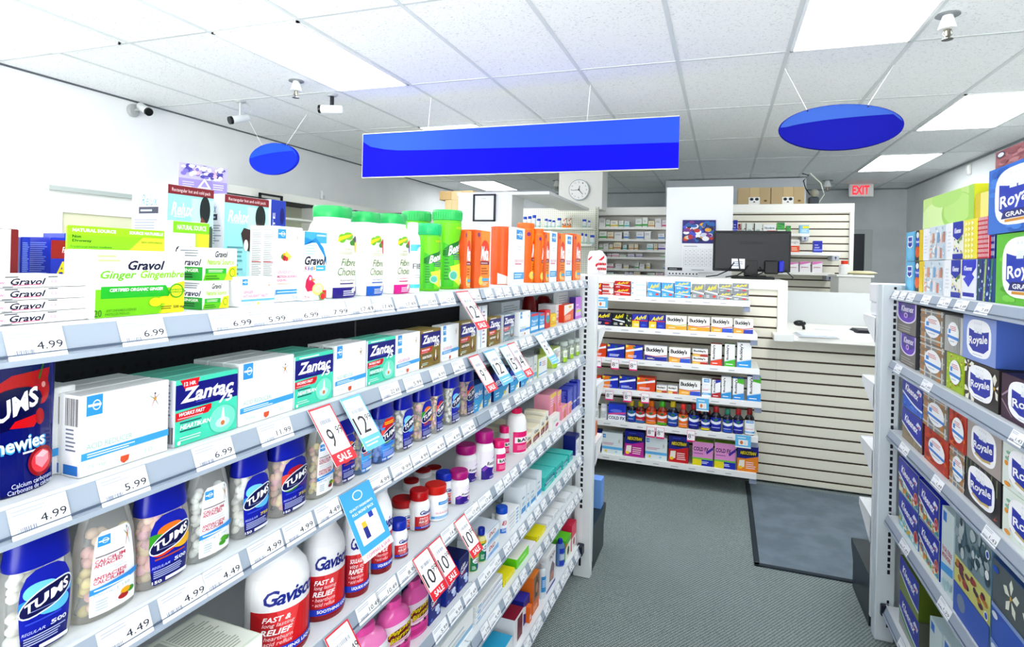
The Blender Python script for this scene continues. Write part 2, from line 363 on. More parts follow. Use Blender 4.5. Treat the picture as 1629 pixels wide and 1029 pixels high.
gl = gondola('gondola_shelving', 'long white gondola full of stomach medicines along the near side of the aisle', LG, ZL, BAYL, .40,
             [((-4.05, -2.46), PEGD), ((-2.455, -1.24), PEGD), ((-1.23, -.52), PEGD), ((-.515, 0), PEGW)], 1.42)
BAYR = [(0, 1.22), (1.22, 2.44), (2.44, 3.66)]
gr = gondola('gondola_shelving', 'grey gondola of facial tissue boxes opposite the medicine shelves', RG, ZR, BAYR, .40,
             [((0, 1.22), PEGW), ((1.22, 2.44), PEGD), ((2.44, 3.66), PEGD)], 1.42)
for nm, rk, root, sgn in (('l', LG, gl, 1), ('r', RG, gr, -1)):
    m = MB(); xe = .004 if sgn == 1 else -.004
    # slotted end post: stands just past the shelf ends
    if sgn == 1:
        m.box(.028, -.048, 0, .075, .035, 1.446, 'e9edee', 'satin', r=.004); m.box(.0262, -.006, .12, .0275, .02, 1.43, 'f0f3f4')
    else:
        m.box(-.075, -.037, 0, -.012, .032, 1.446, 'd9e0e4', 'satin', r=.004)
    s = m
    if sgn == 1:
        z = .045
        for z, hh in ((.055, .04), (.115, .022)): s.box(.0255, -.004, z, .0285, .006, z+hh, '141a3c')
        z = .33
        while z < 1.425: s.box(.0252, -.005, z, .0285, .007, z+.0165, '10122e'); z += .0254
    else:
        for z, hh in ((.06, .042), (.125, .02), (.157, .012)): s.box(-.0130, .004, z, -.0105, .012, z+hh, '12163a')
        z = .275
        while z < 1.43: s.box(-.0130, .003, z, -.0105, .0125, z+.0165, '10122e'); z += .0254
    o = m.build('upright', root)
    f = MB()
    if sgn == 1: f.box(.020, .05, .02, .03, .39, 1.40, 'dfe4e6', 'satin')
    else: f.box(-.02, .05, .02, -.008, .39, 1.40, 'ccd3d8', 'satin')
    f.build('side_frame', root)
    # dark corner bracket of the bottom shelf
    k = MB(); k.box(-.02 if sgn == 1 else -.012, -.02, (.165 if sgn == 1 else .156)-.045, .028 if sgn == 1 else .012, .012, (.165 if sgn == 1 else .156)-.0, '242c44', 'satin', r=.004); k.build('corner_bracket', root)
# end-of-aisle units beyond the two posts
def end_cap(name, label, x0, x1, y0, zs, dp, edge, basew):
    root = empty(name, (0, 0, 0)); tag(root, label, 'shelving')
    m = MB(); m.box(x0, y0, .05, x1, y0+.02, 1.44, 'e3e8ea', 'satin'); m.build('back_panel', root)
    for z in zs:
        s = MB(); s.box(x0, y0+.02, z-.02, x1, y0+dp, z, 'f3f5f6', 'satin'); s.box(x0, y0+dp, z-.03, x1, y0+dp+.012, z+.002, 'eef1f3', 'satin'); o = s.build('shelf', root)
        b = MB(); xe = x1 if edge > 0 else x0
        pts = [(xe+edge*.003, y0+.02, z), (xe+edge*.003, y0+dp, z), (xe+edge*.003, y0+dp, z-.025), (xe+edge*.003, y0+.02, z-.11)]
        b.poly(pts, 'f0f3f4', 'satin'); b.poly([(p[0]-edge*.004, p[1], p[2]) for p in pts], 'f0f3f4', 'satin'); b.build('bracket', o)
    m = MB(); zb = .21
    yy = y0+basew
    vs = [(x, y, z) for x in (x0, x1) for y, z in ((y0+.02, 0), (yy-.05, 0), (yy-.05, zb-.09), (yy, zb-.03), (yy, zb), (y0+.02, zb))]
    fs = [(0, 1, 2, 3, 4, 5), (11, 10, 9, 8, 7, 6)]+[(i, (i+1) % 6, 6+(i+1) % 6, 6+i) for i in range(6)]
    m.mesh(vs, fs, '3e4a52', 'satin'); m.build('base', root)
    return root
# ---------------------------------------------------------------- product kinds: what is printed on each pack
NAVY, BLU, SKY, WHT = '14188c', '1f35d0', '4fb4ea', 'f7f8f8'
def man(cx, cy, s, k='345'):
    c = dict(zip('012345', ('d8323c', '3a9a4a', 'e6b422', '3b4a5c', '4a5866', '3b4a5c'))); a = s*.09
    def limb(x, y, c_): n = math.hypot(x, y); px, py = -y/n*a*.5, x/n*a*.5; return P([(cx+px, cy+py), (cx-px, cy-py), (cx+x-px*.5, cy+y-py*.5), (cx+x+px*.5, cy+y+py*.5)], c_)
    return [limb(-s*.55, s*.45, '6b8f3a'), limb(s*.55, s*.5, '4d5a70'), limb(-s*.35, -s*.9, 'c9472e'), limb(s*.4, -s*.85, '3f7a52'), limb(0, s*.62, 'c73a30'), E(cx, cy+s*.68, s*.1, s*.13, '5c6468'), E(cx, cy, s*.12, s*.22, 'd9a22a')]
def ato(x, y, s, asp):
    return [R(x, y, x+s, y+s*asp, '4aa5e0'), E(x+s*.62, y+s*asp*.5, s*.26, s*asp*.26, 'dff0fa'), E(x+s*.62, y+s*asp*.5, s*.2, s*asp*.2, '4aa5e0'), R(x+s*.08, y+s*asp*.45, x+s*.9, y+s*asp*.57, 'f4fafd')]
def acid(mg='75', qty='10', word='ACID REDUCER', wc='a9cfc4', asp=1.5):
    return [R(0, 0, 1, 1, WHT)]+ato(.05, .74, .17, asp)+man(.82, .78, .11)+[T(word, .3, .36, .5, .07, wc), P([(0, .2), (1, .22), (1, .31), (0, .29)], '56aee4'), L(.06, .22, .6, .28, 2, 'e9f4fb'),
        T(mg+' mg', .16, .1, .2, .06, 'b5d6c8'), P([(.42, .12), (.52, .12), (.51, .05), (.46, .02), (.42, .06)], 'd9683c'), T(qty, .75, .1, .09, .07, 'bcd8cc'), R(.36, .02, .363, .18, 'dfe6e6'), R(.66, .02, .663, .18, 'dfe6e6')]
def zant(bgc, num, red='d8142c', drop='f3f0ea', fl=0):
    a = [R(0, 0, 1, 1, bgc), R(0, .55, 1, .93, NAVY)]
    if fl: a += [P([(.06, 1), (.36, 1), (.32, .87), (.24, .83), (.14, .84)], 'e3203a'), T('12 HR', .21, .93, .18, .06, WHT, 'b')]
    else: a += [R(.1, .95, .6, .975, 'eef4f2')]
    a += [T('Zantac', .5, .755, .86, .23, 'ffffff', 'Bi'), T(num, .8, .58, .26, .15, 'ffffff', 'Bi'), L(.3, .6, .62, .64, 1, '5b63c4'), P([(0, .38), (.5, .41), (.55, .47), (.55, .54), (0, .51)], red), T('WORKS FAST', .25, .475, .4, .055, 'ffffff', 'bi'), L(.03, .40, .45, .43, 1, 'f6c9cd')]
    a += [E(.74, .24, .22, .22, '8fe3cd' if bgc == '5fd9be' else bgc), E(.74, .18, .12, .08, 'c9f3e7' if bgc == '5fd9be' else '5c4c22'), P([(.735, .42), (.755, .42), (.78, .18), (.74, .12), (.70, .18)], drop), E(.74, .17, .035, .04, 'd98c5a'),
          T('HEARTBURN', .3, .28, .48, .07, 'ffffff', 'bi'), L(.06, .33, .5, .37, 1, '2c5f6e'), L(.06, .2, .44, .24, 1, '2c5f6e'), L(.06, .06, .4, .14, 2, 'cfe9e2'), E(.05, .05, .025, .03, 'ffffff')]
    return a
def gravol_slim():
    return [R(0, 0, 1, 1, WHT), R(.32, .9, .42, 1, '555a60'), R(.66, .9, .74, 1, '555a60'), R(.3, 0, .38, .08, '666a70'), T('Gravol', .5, .52, .28, .62, '1b1f4a', 'bi'), P([(.37, .14), (.6, .2), (.6, .26), (.37, .2)], 'e0568e'), T('www.', .26, .42, .13, .2, 'e89ab8', 'b'), T('.ca', .7, .5, .06, .26, 'e89ab8')]
def ginger():
    return [R(0, 0, 1, 1, 'fbfcf4'), R(.05, 0, 1, .42, 'b7e02a'), P([(.05, 0), (.7, 0), (.82, .42), (.05, .42)], '8bd326'), P([(.1, .28), (.84, .28), (.78, .46), (.1, .46)], '34bd3c'), P([(.72, .0), (1, 0), (1, .52), (.88, .48)], 'f3e63a'),
            T('Gravol', .56, .78, .4, .15, '1a1c50', 'Bi'), T('Ginger', .27, .62, .36, .16, '86cf2c', 'bi'), T('Gingembre', .74, .62, .5, .16, '9ad62e', 'bi'), R(.465, .56, .47, .7, 'dfe8b0'), L(.06, .82, .3, .95, 2, 'cfe8a6'),
            T('CERTIFIED ORGANIC GINGER', .46, .405, .56, .05, 'ffffff', 'bi'), T('GINGEMBRE CERTIFIÉ BIOLOGIQUE', .45, .33, .62, .05, 'ffffff', 'bi'), E(.66, .19, .07, .07, 'f0d92c'), E(.76, .22, .07, .06, 'ead22a'), E(.9, .36, .085, .12, '5cb531'), E(.9, .36, .068, .095, 'f3e63a'), R(.81, .33, .99, .39, '5cb531'), T('GINGER', .9, .36, .14, .035, 'f3e63a', 'b'),
            T('20', .07, .07, .07, .1, '3f7a2a'), T('SOFT CHEWABLE LOZENGES', .3, .1, .3, .035, '4a8a2a'), T('PASTILLES MOLLES', .26, .045, .24, .035, '4a8a2a'), T('500 mg', .93, .09, .13, .06, '3f5a20', 'b'), L(.72, .06, .85, .13, 2, '7a8a20')]
def ginger_card():
    return [R(0, 0, 1, 1, 'a6dd22'), P([(0, .0), (.6, 0), (.75, .62), (0, .62)], '9bd922'), P([(.6, 0), (1, 0), (1, .62), (.75, .62)], 'd9e84a'), T('NATURAL SOURCE', .25, .82, .42, .14, 'ffffff', 'b'), T('SOURCE NATURELLE', .79, .82, .38, .14, 'ffffff', 'b'), T('Non', .08, .55, .08, .13, '2c5020', 'b'), T('Drowsy', .13, .36, .18, .14, '2c5020', 'b'), T('Traditional herbal medicine', .22, .12, .4, .1, '3f8a28'), T('Sans somnolence', .85, .42, .24, .12, '6a8a28')]
def ginger_small(t='Natural Source'):
    return [R(0, 0, 1, 1, 'fafcf2'), P([(0, 0), (.72, 0), (.66, .38), (.1, .38)], '7ccf28'), R(.06, .22, .68, .38, '3cbf3c'), P([(.62, 0), (1, 0), (1, .46), (.78, .42)], 'e9e436'), T('Gravol', .52, .82, .38, .2, '1a1c50', 'bi'), T(t, .5, .58, .8, .18, 'b5dc5a', 'bi'), L(.14, .25, .62, .35, 2, 'e9f7d8'), E(.86, .24, .09, .14, '62b431'), E(.86, .24, .07, .11, 'ece63a'), L(.06, .03, .5, .18, 2, '4a9a2c')]
def ginger_small_side():
    return [R(0, 0, 1, 1, 'f6f8f4'), R(0, .0, 1, .42, '2fae3a'), T('Gravol', .5, .56, .9, .2, '1a1c50', 'bi'), T('GINGER', .5, .32, .7, .1, 'f4fbe8', 'b'), L(.1, .72, .9, .95, 3, '9aa0a4'), L(.1, .08, .8, .24, 2, '14541c')]
def ginger_tall():
    return [R(0, 0, 1, 1, 'fafbf2'), R(0, .86, 1, 1, '96d82a'), P([(.74, 0), (1, 0), (1, .86), (.66, .86)], 'f0e640'), P([(.62, 0), (.74, 0), (.66, .86), (.6, .86)], 'c6e25a'), T('Gravol', .28, .62, .42, .16, '1a1c50', 'bi'), L(.08, .2, .55, .48, 4, 'd5e6c4'), T('NATURAL SOURCE', .5, .93, .8, .06, 'f6fbe8', 'b')]
def relux(side=0):
    if side: return [R(0, 0, 1, 1, 'e9ecef'), T('Relux', .5, .86, .46, .1, '5aa0c8', 'i'), R(.2, .74, .76, .8, '2c3450'), L(.25, .75, .7, .79, 1, 'b8c2d8'), L(.08, .5, .92, .7, 8, 'a0a8b4'), R(0, .38, 1, .44, '2f3a58'), L(.1, .395, .9, .425, 1, 'c2cadc'), L(.08, .02, .92, .35, 11, 'a9b0ba')]
    return [R(0, 0, 1, 1, 'a9e2e4'), R(.5, 0, 1, .9, 'c5ecec'), R(0, .92, 1, 1, '8e2436'), T('Rectangular hot and cold pack', .5, .955, .84, .04, 'f0dfe2'), T('Relux', .3, .79, .46, .12, 'fbfdfd', 'bi'), L(.12, .715, .45, .73, 1, 'eaf6f6'),
            E(.8, .8, .12, .13, '20262c'), P([(.36, .62), (.42, .68), (.62, .66), (.7, .6), (.7, .5), (.54, .44), (.44, .46)], '4a2c28'), P([(.55, .46), (.68, .42), (.74, .62), (.98, .64), (.99, .2), (.86, 0), (.72, .0)], '4a2e2a'), P([(.54, .45), (.66, .6), (.96, .66), (.98, .42), (.7, .36)], '5e6a60'), P([(.66, .62), (.72, .74), (.8, .7), (.8, .58), (.74, .54)], '8a5244'), E(.47, .5, .05, .06, 'f0ece6'), R(0, 0, .36, .0, 'a9e2e4'), L(.06, .1, .4, .5, 9, '6fa9b0'), R(0, 0, .55, .08, '8a1e34'), T('de.', .2, .045, .16, .05, 'ffffff', 'b')]
def alev():
    return [R(0, 0, 1, 1, '2444cc'), R(0, .72, 1, .97, 'a81c28'), T("FACILE À OUVRIR", .6, .85, .72, .1, 'ffffff', 'bi'), R(0, .97, 1, 1, '2444cc'), T('ALEVE', .52, .58, .84, .2, 'f4e02a', 'Bi'), L(.1, .28, .95, .45, 3, 'dfe6fb'), R(.08, .06, .6, .2, 'd5dffa'), R(.09, .075, .59, .185, '2444cc'), L(.12, .1, .5, .17, 1, 'b8c8f4'), E(.88, .08, .12, .12, 'f2f2f6'), E(.9, .06, .08, .08, '7a2430')]
def fine(c1='2a48c8', c2='9fb2f0', band='ded6b8'):
    return [R(0, 0, 1, 1, c1), L(.1, .35, .9, .94, 22, c2), R(.08, .26, .92, .34, band), L(.1, .05, .8, .22, 4, c2)]
def maroon_side():
    return [R(0, 0, 1, 1, '7a1226'), T('NON MÉDICAMENTEUSES', .75, .45, .12, .7, 'f4dfe2', 'bv'), T('ICE PACK', .45, .4, .1, .4, 'f4dfe2', 'bv'), T('COMPRESSES', .22, .45, .12, .6, 'f4dfe2', 'bv')]
def motion():
    return [R(0, 0, 1, 1, 'f8f9fa')]+ato(.06, .84, .3, .42)+man(.8, .86, .13)+[E(.3, .6, .12, .05, 'e8b83a'), P([(.35, .68), (.58, .6), (.45, .55), (.3, .58)], 'f0dc6a'), E(.22, .6, .05, .03, '5a9a3a'), E(.3, .58, .07, .035, 'b8283a'), E(.38, .57, .05, .03, 'd8404a'), T("children's", .36, .4, .6, .05, 'd88ab0'), T('MOTION SICKNESS', .42, .335, .74, .035, 'd86a98', 'b'), T('LIQUID', .22, .285, .34, .035, 'd86a98', 'b'), L(.06, .23, .6, .25, 1, 'f0b088'), R(0, .1, 1, .16, '4aa5e0'), L(.05, .115, .9, .145, 1, 'dceefa'), T('2', .07, .05, .05, .045, '9ab8cc'), T('75 ml', .75, .05, .3, .04, '9ab8cc')]
def fine_white(): return [R(0, 0, 1, 1, 'eef0f1'), L(.08, .04, .46, .96, 40, 'a2a8ac'), L(.54, .04, .92, .96, 40, 'a2a8ac'), R(.08, .52, .46, .53, 'd04a5a'), R(.54, .52, .92, .53, 'd04a5a')]
def kids():
    return [R(0, 0, 1, 1, 'fafcfd'), R(0, .84, 1, 1, '5cb8e8'), P([(0, .8), (0, .92), (.5, .86), (.88, .66), (1, .5), (1, .62), (.85, .78), (.5, .92)], '2f9fdc'), T("CHILDREN'S", .75, .955, .42, .025, 'ffffff', 'b'), L(.08, .66, .55, .82, 4, 'bfe0f2'), T('Gravol', .5, .58, .94, .13, '15183c', 'Bi'), T('K', .1, .47, .12, .06, 'd04a98', 'b'), T('i', .2, .47, .05, .06, '6a4ac0', 'b'), T('d', .32, .47, .12, .06, '3aa0e0', 'b'), T('s', .44, .47, .1, .05, 'e8b02a', 'b'), R(.52, .43, .95, .51, '5cc0ee'), L(.56, .45, .9, .49, 1, 'ffffff'),
            P([(.06, .2), (.1, .3), (.24, .38), (.4, .28), (.5, .24), (.38, .14), (.16, .13)], 'd8306a'), E(.26, .32, .1, .05, 'e04a80'), E(.27, .32, .045, .025, 'ffffff'), P([(.36, .32), (.5, .3), (.36, .27)], 'f0a02a'), E(.62, .16, .26, .09, 'f2e88a'), E(.62, .17, .2, .065, 'f8f4c0'), R(.82, .02, 1, .14, 'd83a3a'), E(.82, .05, .14, .06, '6ab04a'), E(.84, .05, .11, .045, 'e8404a'), T('75 ml', .13, .05, .22, .035, 'c04a6a', 'b')]
def fibre(bandc, fruit):
    a = [R(0, 0, 1, 1, 'f6f4e6')]
    for x, y, rx, ry, c in ((.3, .9, .13, .07, '7cc242'), (.5, .94, .16, .06, '8ac84a'), (.72, .86, .12, .06, fruit[0]), (.86, .8, .12, .1, fruit[1]), (.8, .9, .1, .05, fruit[2]), (.6, .84, .08, .04, '5aa03a')): a.append(E(x, y, rx, ry, c))
    a += [P([(.12, .84), (.2, .92), (.62, .98), (.5, .92)], 'f2d22a'), T('100%', .48, .74, .22, .03, 'b8bca8'), L(.2, .66, .7, .71, 2, 'cfd2be'), T('Fibre', .52, .54, .5, .11, '5a8a5c', 'i'), T('Choice', .48, .4, .64, .12, '5a8a5c', 'i'), T('Assorted Fruit', .5, .27, .5, .03, bandc), L(.24, .2, .76, .24, 1, bandc), R(0, 0, 1, .16, bandc), L(.36, .03, .8, .12, 3, 'e8e6f4'), E(.76, .13, .07, .04, 'f4dfe6'), E(.66, .11, .06, .035, 'dff0d8')]
    return a
def benef(big=1):
    return [R(0, 0, 1, 1, '86d42a'), P([(0, .0), (.3, 0), (.34, .6), (0, .7)], '58c43a'), P([(.2, .32), (1, .42), (1, .1), (.5, .02), (.3, .1)], 'e2ee5c'), P([(0, .58), (.2, .66), (1, .82), (1, .62), (.3, .5), (0, .48)], '2a8a3c'), T('Benefibre', .56, .635, .82, .15, 'ffffff', 'biu'), L(.3, .42, .95, .52, 3, '4a6a9a'), E(.3, .18, .13, .08, 'c8eac0'), E(.3, .18, .1, .06, '6ac2b0'), E(.7, .1, .2, .07, 'eef6d4'), T('100%', .5, .92, .3, .04, 'dcdc3a', 'b'), L(.05, .1, .18, .5, 8, '3a9a3c')]
def meta(base='ee7a1c', grad='f2a23a'):
    return [R(0, 0, 1, 1, base), R(.38, 0, 1, 1, grad), E(.66, .62, .3, .22, 'e8501c'), T('Meta', .64, .6, .52, .26, 'ffffff', 'Bi'), E(.22, .92, .08, .04, '8a3a8a'), R(.36, .40, .96, .46, '8a2450'), L(.4, .41, .9, .45, 1, 'f2d0da'), L(.42, .22, .9, .36, 3, 'c85a14'), E(.4, .12, .14, .08, 'f6d878'), R(.48, .11, .95, .16, '6ab8dc'), L(.5, .03, .9, .09, 2, 'fbe6cc')]
def meta_tub():
    return [R(0, 0, 1, 1, 'ef7a1e'), R(0, 0, .42, 1, 'ee6a1c'), R(.6, 0, 1, 1, 'f3a23c'), P([(0, 0), (0, .2), (.3, .14), (.7, .14), (1, .3), (1, 0)], 'f4efe8'), E(.78, .62, .2, .16, 'e6481c'), T('M', .83, .6, .22, .26, 'ffffff', 'Bi'), E(.68, .9, .07, .05, '8a3a8a'), R(.62, .38, .96, .44, '8a2450'), L(.66, .22, .95, .35, 3, 'f9d8a8'), E(.72, .08, .1, .05, 'e0cfa8')]
def atoma_tall(word='FIBRE POWDER', wc='e6a0b4'):
    return [R(0, 0, 1, 1, 'f5f7f8')]+ato(.2, .8, .6, .28)+[T(word, .5, .42, .8, .05, wc), L(.12, .34, .8, .4, 1, wc), R(0, .1, 1, .22, '6ab8e4'), L(.1, .12, .8, .2, 2, 'e2f1fa'), L(.3, .6, .7, .7, 2, 'e3e8ea')]
def anti(): return [R(0, 0, 1, 1, WHT)]+ato(.04, .74, .16, 1.3)+man(.82, .72, .12)+[T('GINGER', .2, .5, .28, .1, 'e09ab8', 'b'), T('ANTI-NAUSEANT TABLETS', .42, .36, .74, .1, 'e09ab8', 'b'), R(0, .18, 1, .25, '86c6ea'), T('500 mg', .16, .08, .22, .1, 'a8c8dc'), E(.5, .09, .03, .05, 'e8d84a'), T('20', .76, .09, .1, .09, 'a8c8dc')]
def tums(lay, two=None, words='500'):
    """lay: fruit colours behind the oval"""
    a = [P([(.08, .02), (.14, 0), (.86, 0), (.92, .02), (.97, .3), (1, .6), (.97, .8), (.86, .93), (.68, .99), (.5, 1), (.32, .99), (.14, .93), (.03, .8), (0, .6), (.03, .3)], '1c2fb4' if not two else two[1]), P([(.08, .02), (.14, 0), (.86, 0), (.92, .02), (.965, .28), (.045, .2)], '141f86' if not two else two[0])]
    if two and len(two) > 2: a += [P([(.03, .8), (.97, .84), (.86, .93), (.68, .99), (.32, .99), (.14, .93)], two[2]), L(.2, .85, .8, .93, 2, 'f2e23a')]
    for i, c in enumerate(lay):
        an = math.tau*i/len(lay)+.4; a.append(E(.5+.36*math.cos(an), .62+.13*math.sin(an), .27, .1, c))
    a += [P([(.5+.5*math.cos(q)*1.0, .62+.15*math.sin(q)+.1*math.cos(q)) for q in [k*math.tau/20 for k in range(20)]], 'e8f0fb'), P([(.5+.47*math.cos(q), .62+.132*math.sin(q)+.095*math.cos(q)) for q in [k*math.tau/20 for k in range(20)]], '0f1560'),
          T('TUMS', .5, .63, .74, .125, 'ffffff', 'Bu'), L(.2, .51, .62, .525, 1, 'aeb9ea'), L(.15, .36, .8, .41, 1, 'c2662c' if 'e2542c' in lay else '4c62d8'), T('REGULAR', .28, .27, .4, .035, 'ccd4f6', 'i'), T(words, .68, .285, .3, .055, 'e9edfc' if words == '500' else 'e8d62c', 'b'), L(.12, .11, .84, .23, 4, 'c5cdf4'), R(.4, .03, .92, .08, 'eef1fc'), T('150', .2, .055, .24, .045, 'ffffff', 'b')]
    return a
def calc(pillc):
    return [P([(0, 0), (1, 0), (.98, .5), (.93, .85), (.88, .95), (.78, 1), (.22, 1), (.12, .95), (.07, .85), (.02, .5)], 'f6f7f8')]+ato(.14, .83, .28, .44)+man(.74, .86, .14)+[L(.1, .7, .75, .73, 1, '7a6a74'), T('CALCIUM', .38, .66, .56, .045, 'cc5a70', 'b'), T('ANTACID', .34, .61, .52, .045, 'cc5a70', 'b'), L(.1, .5, .8, .57, 2, 'dfe2e6'), T('ANTIACIDE', .38, .46, .6, .045, 'cc5a70', 'b'), T('CALCIUM', .35, .41, .54, .045, 'cc5a70', 'b'), P([(0, .27), (1, .33), (1, .4), (0, .34)], '4aa0e0'), L(.1, .3, .8, .34, 1, 'e6f2fb'), T('500 mg | 150', .42, .25, .66, .04, 'a4bccc'), L(.14, .06, .4, .2, 4, 'c2d0d8')]+[E(x, y, .1, .035, c) for x, y, c in ((.62, .11, pillc[0]), (.78, .15, pillc[1]), (.66, .17, pillc[2]))]
def gavi(fr=0):
    return [R(0, 0, 1, 1, 'f5f6f8'), R(0, 0, 1, .62, 'dc2a34'), P([(0, .62), (.4, .4), (.2, .12), (0, .12)], 'c81e2c'), P([(.3, .62), (.55, .62), (.45, .2), (.38, .2)], 'e85a5c'), P([(.72, .14), (.78, .38), (.84, .5), (.83, .62), (.87, .7), (.94, .7), (.98, .58), (1, .5), (1, .12), (.9, .12)], '2a6ad8'), P([(.76, .16), (.82, .4), (.9, .3), (.92, .14)], '4a8ae8'),
            T('Gaviscon', .52, .79, .72, .19, '2a3c9c', 'bin'), T('FAST &' if not fr else 'SOULAGE', .3, .53, .3, .065, 'ffffff', 'bi'), T('long lasting' if not fr else 'vite et', .32, .455, .34, .06, 'ffe9ea', 'i'), T('RELIEF' if not fr else 'RAPIDE', .3, .375, .34, .07, 'ffffff', 'bi'), T('• heartburn', .3, .3, .34, .05, 'ffe0e2', 'i'), T('• acid reflux', .3, .235, .34, .05, 'ffe0e2', 'i'), P([(0, .08), (1, .1), (1, .19), (0, .17)], '2450c8'), T('SOOTHING LIQUID' if not fr else 'LIQUIDE APAISANT', .5, .133, .6, .05, 'ffffff', 'b'), R(0, 0, 1, .08, '9a1420'), E(.82, .09, .07, .035, '40201a'), P([(.78, .09), (.86, .09), (.82, .12)], 'e07a3a')]
def pepto():
    return [R(0, 0, 1, 1, 'f2e4ee'), R(0, 0, 1, .5, 'e65cae'), P([(0, .5), (1, .56), (1, .44), (.5, .36), (0, .4)], 'f2e4ee'), E(.52, .68, .42, .17, '8a1a3a'), T('Pepto', .5, .78, .72, .19, '20180c', 'Biu'), T('Pepto', .485, .787, .7, .175, 'f0dc1e', 'biu'), T('Bismol', .52, .62, .68, .16, '20180c', 'Biu'), T('Bismol', .505, .627, .66, .147, 'f0dc1e', 'biu'), L(.2, .44, .8, .5, 2, 'd84a9c'), T('SOULAGE', .26, .36, .42, .06, '2a2438', 'b'), T('5', .6, .37, .12, .11, '2a2438', 'B'), T('SYMPT', .84, .4, .26, .05, '2a2438', 'b'), L(.1, .05, .86, .24, 4, 'c43a90')]
def alka(): return [R(0, 0, 1, 1, '1a3494'), P([(0, .6), (1, .82), (1, 1), (0, 1)], '14267c'), T('Alka', .38, .7, .52, .12, 'ffffff', 'biu'), T('Seltzer', .54, .58, .78, .13, 'ffffff', 'biu'), L(.2, .44, .7, .5, 1, 'e04a50'), L(.2, .36, .6, .42, 1, 'c0ccf0'), E(.68, .3, .2, .09, 'dfe8fa'), E(.78, .16, .16, .08, 'c8d6f4'), E(.2, .1, .1, .04, '7a8fd8')]
def eno(): return [R(0, 0, 1, 1, 'f4f7fa'), P([(0, 0), (1, 0), (1, .4), (.5, .3), (0, .08)], '9cc8ec'), T('ENO', .42, .6, .52, .34, 'c03040', 'bi'), L(.06, .1, .5, .3, 2, '6a9ad0'), R(0, .92, 1, 1, 'b8d4e8')]
def eno_b(): return [R(0, 0, 1, 1, 'eef3f8'), P([(0, 0), (1, 0), (1, .5), (.5, .36), (0, .3)], '3a8ad8'), T('ENO', .5, .7, .8, .3, 'd03040', 'bi'), L(.1, .1, .8, .3, 3, 'e4f0fa')]
def tonic(): return [R(0, 0, 1, 1, '2f9a6a'), E(.5, .66, .36, .2, 'f2f6f4'), T('Alka', .5, .72, .4, .1, '2a4a9a', 'bi'), T('Seltzer', .5, .6, .6, .1, '2a4a9a', 'bi'), R(.4, .1, .9, .42, '244a9a'), R(0, .9, 1, 1, 'e8c83a'), L(.1, .12, .36, .36, 3, 'e6f6ea')]
def lax(): return [R(0, 0, 1, 1, 'ec2f8c'), R(.06, .46, .96, .74, 'fbeef4'), T('LAX-A', .52, .6, .74, .17, '4a3a6a', 'B'), E(.2, .6, .06, .05, '4aa04a'), L(.14, .12, .86, .36, 4, 'f8b8d4')]
def restora(): return [R(0, 0, 1, 1, '48289a'), P([(0, .4), (.25, .62), (1, .9), (1, 1), (0, 1)], 'f3eef6'), P([(0, .34), (.3, .66), (1, .95), (1, .86), (.4, .6), (.1, .3)], 'a05ac8'), E(.56, .56, .42, .16, 'f6f2fa'), T('Restoralax', .56, .57, .74, .13, '3a3050', 'bi'), E(.6, .26, .16, .13, 'f2dce8'), E(.6, .26, .1, .08, 'e0a8c8'), L(.3, .04, .9, .12, 2, 'd8ccf0')]
def exlax(big=1): return [R(0, 0, 1, 1, '1f48b8' if big else '4aa0d8'), P([(0, .0), (.5, 0), (1, .4), (1, .62), (.4, .44), (0, .5)], '3fb4e4'), P([(.5, 0), (1, 0), (1, .36)], 'eef4f0'), T('ex-lax', .5, .68, .84, .22, 'ffffff', 'bi'), E(.72, .16, .08, .06, 'f0d83a'), L(.1, .5, .6, .58, 1, 'cfe6fb'), L(.1, .1, .4, .3, 2, 'e4f2fb')]
def generic(base, band, tc, word='', y=.62, bx=(0, .12, 1, .3)):
    a = [R(0, 0, 1, 1, base), R(bx[0], bx[1], bx[2], bx[3], band), L(.1, .36, .8, .48, 2, tc)]
    if word: a.append(T(word, .5, y, .78, .2, tc, 'b'))
    else: a.append(L(.1, .58, .7, .7, 1, tc))
    return a
def advil(base, low=None, pill='e0503a'):
    a = [R(0, 0, 1, 1, base)]
    if low: a += [R(0, 0, .45, .5, low), R(0, .5, 1, .58, 'c8283c')]
    else: a += [P([(0, .5), (1, .3), (1, .42), (0, .58)], 'e8ecf4' if base != '1a1c60' else '6a3a9a')]
    return a+[T('Advil', .52, .76, .78, .3, 'f2e62a', 'Biu'), L(.1, .1, .42, .3, 2, 'f2f4f6'), E(.72, .2, .14, .08, pill)]
def buck(lowc, swoosh=None, tall=0):
    if tall: return [R(0, 0, 1, 1, 'f6f7f8'), P([(0, 0), (1, 0), (1, .32), (0, .2)], lowc), T("Buckley's", .3, .62, .26, .66, '14161c', 'Bv'), L(.15, .06, .8, .14, 1, 'f4f8fb'), P([(0, .2), (1, .32), (1, .36), (0, .24)], swoosh or 'd8e4ea')]
    return [R(0, 0, 1, 1, 'f7f7f5'), P([(0, 0), (1, 0), (1, .3), (.5, .26), (0, .34)], lowc), P([(.5, 0), (1, 0), (1, .3), (.52, .26)], swoosh or lowc), T("Buckley's", .46, .7, .78, .36, '16161c', 'Bn'), P([(0, .34), (.5, .27), (1, .36), (1, .42), (.5, .32), (0, .38)], 'b8c83a' if swoosh is None else 'c8304a'), L(.12, .08, .46, .2, 2, 'fdf4d8')]
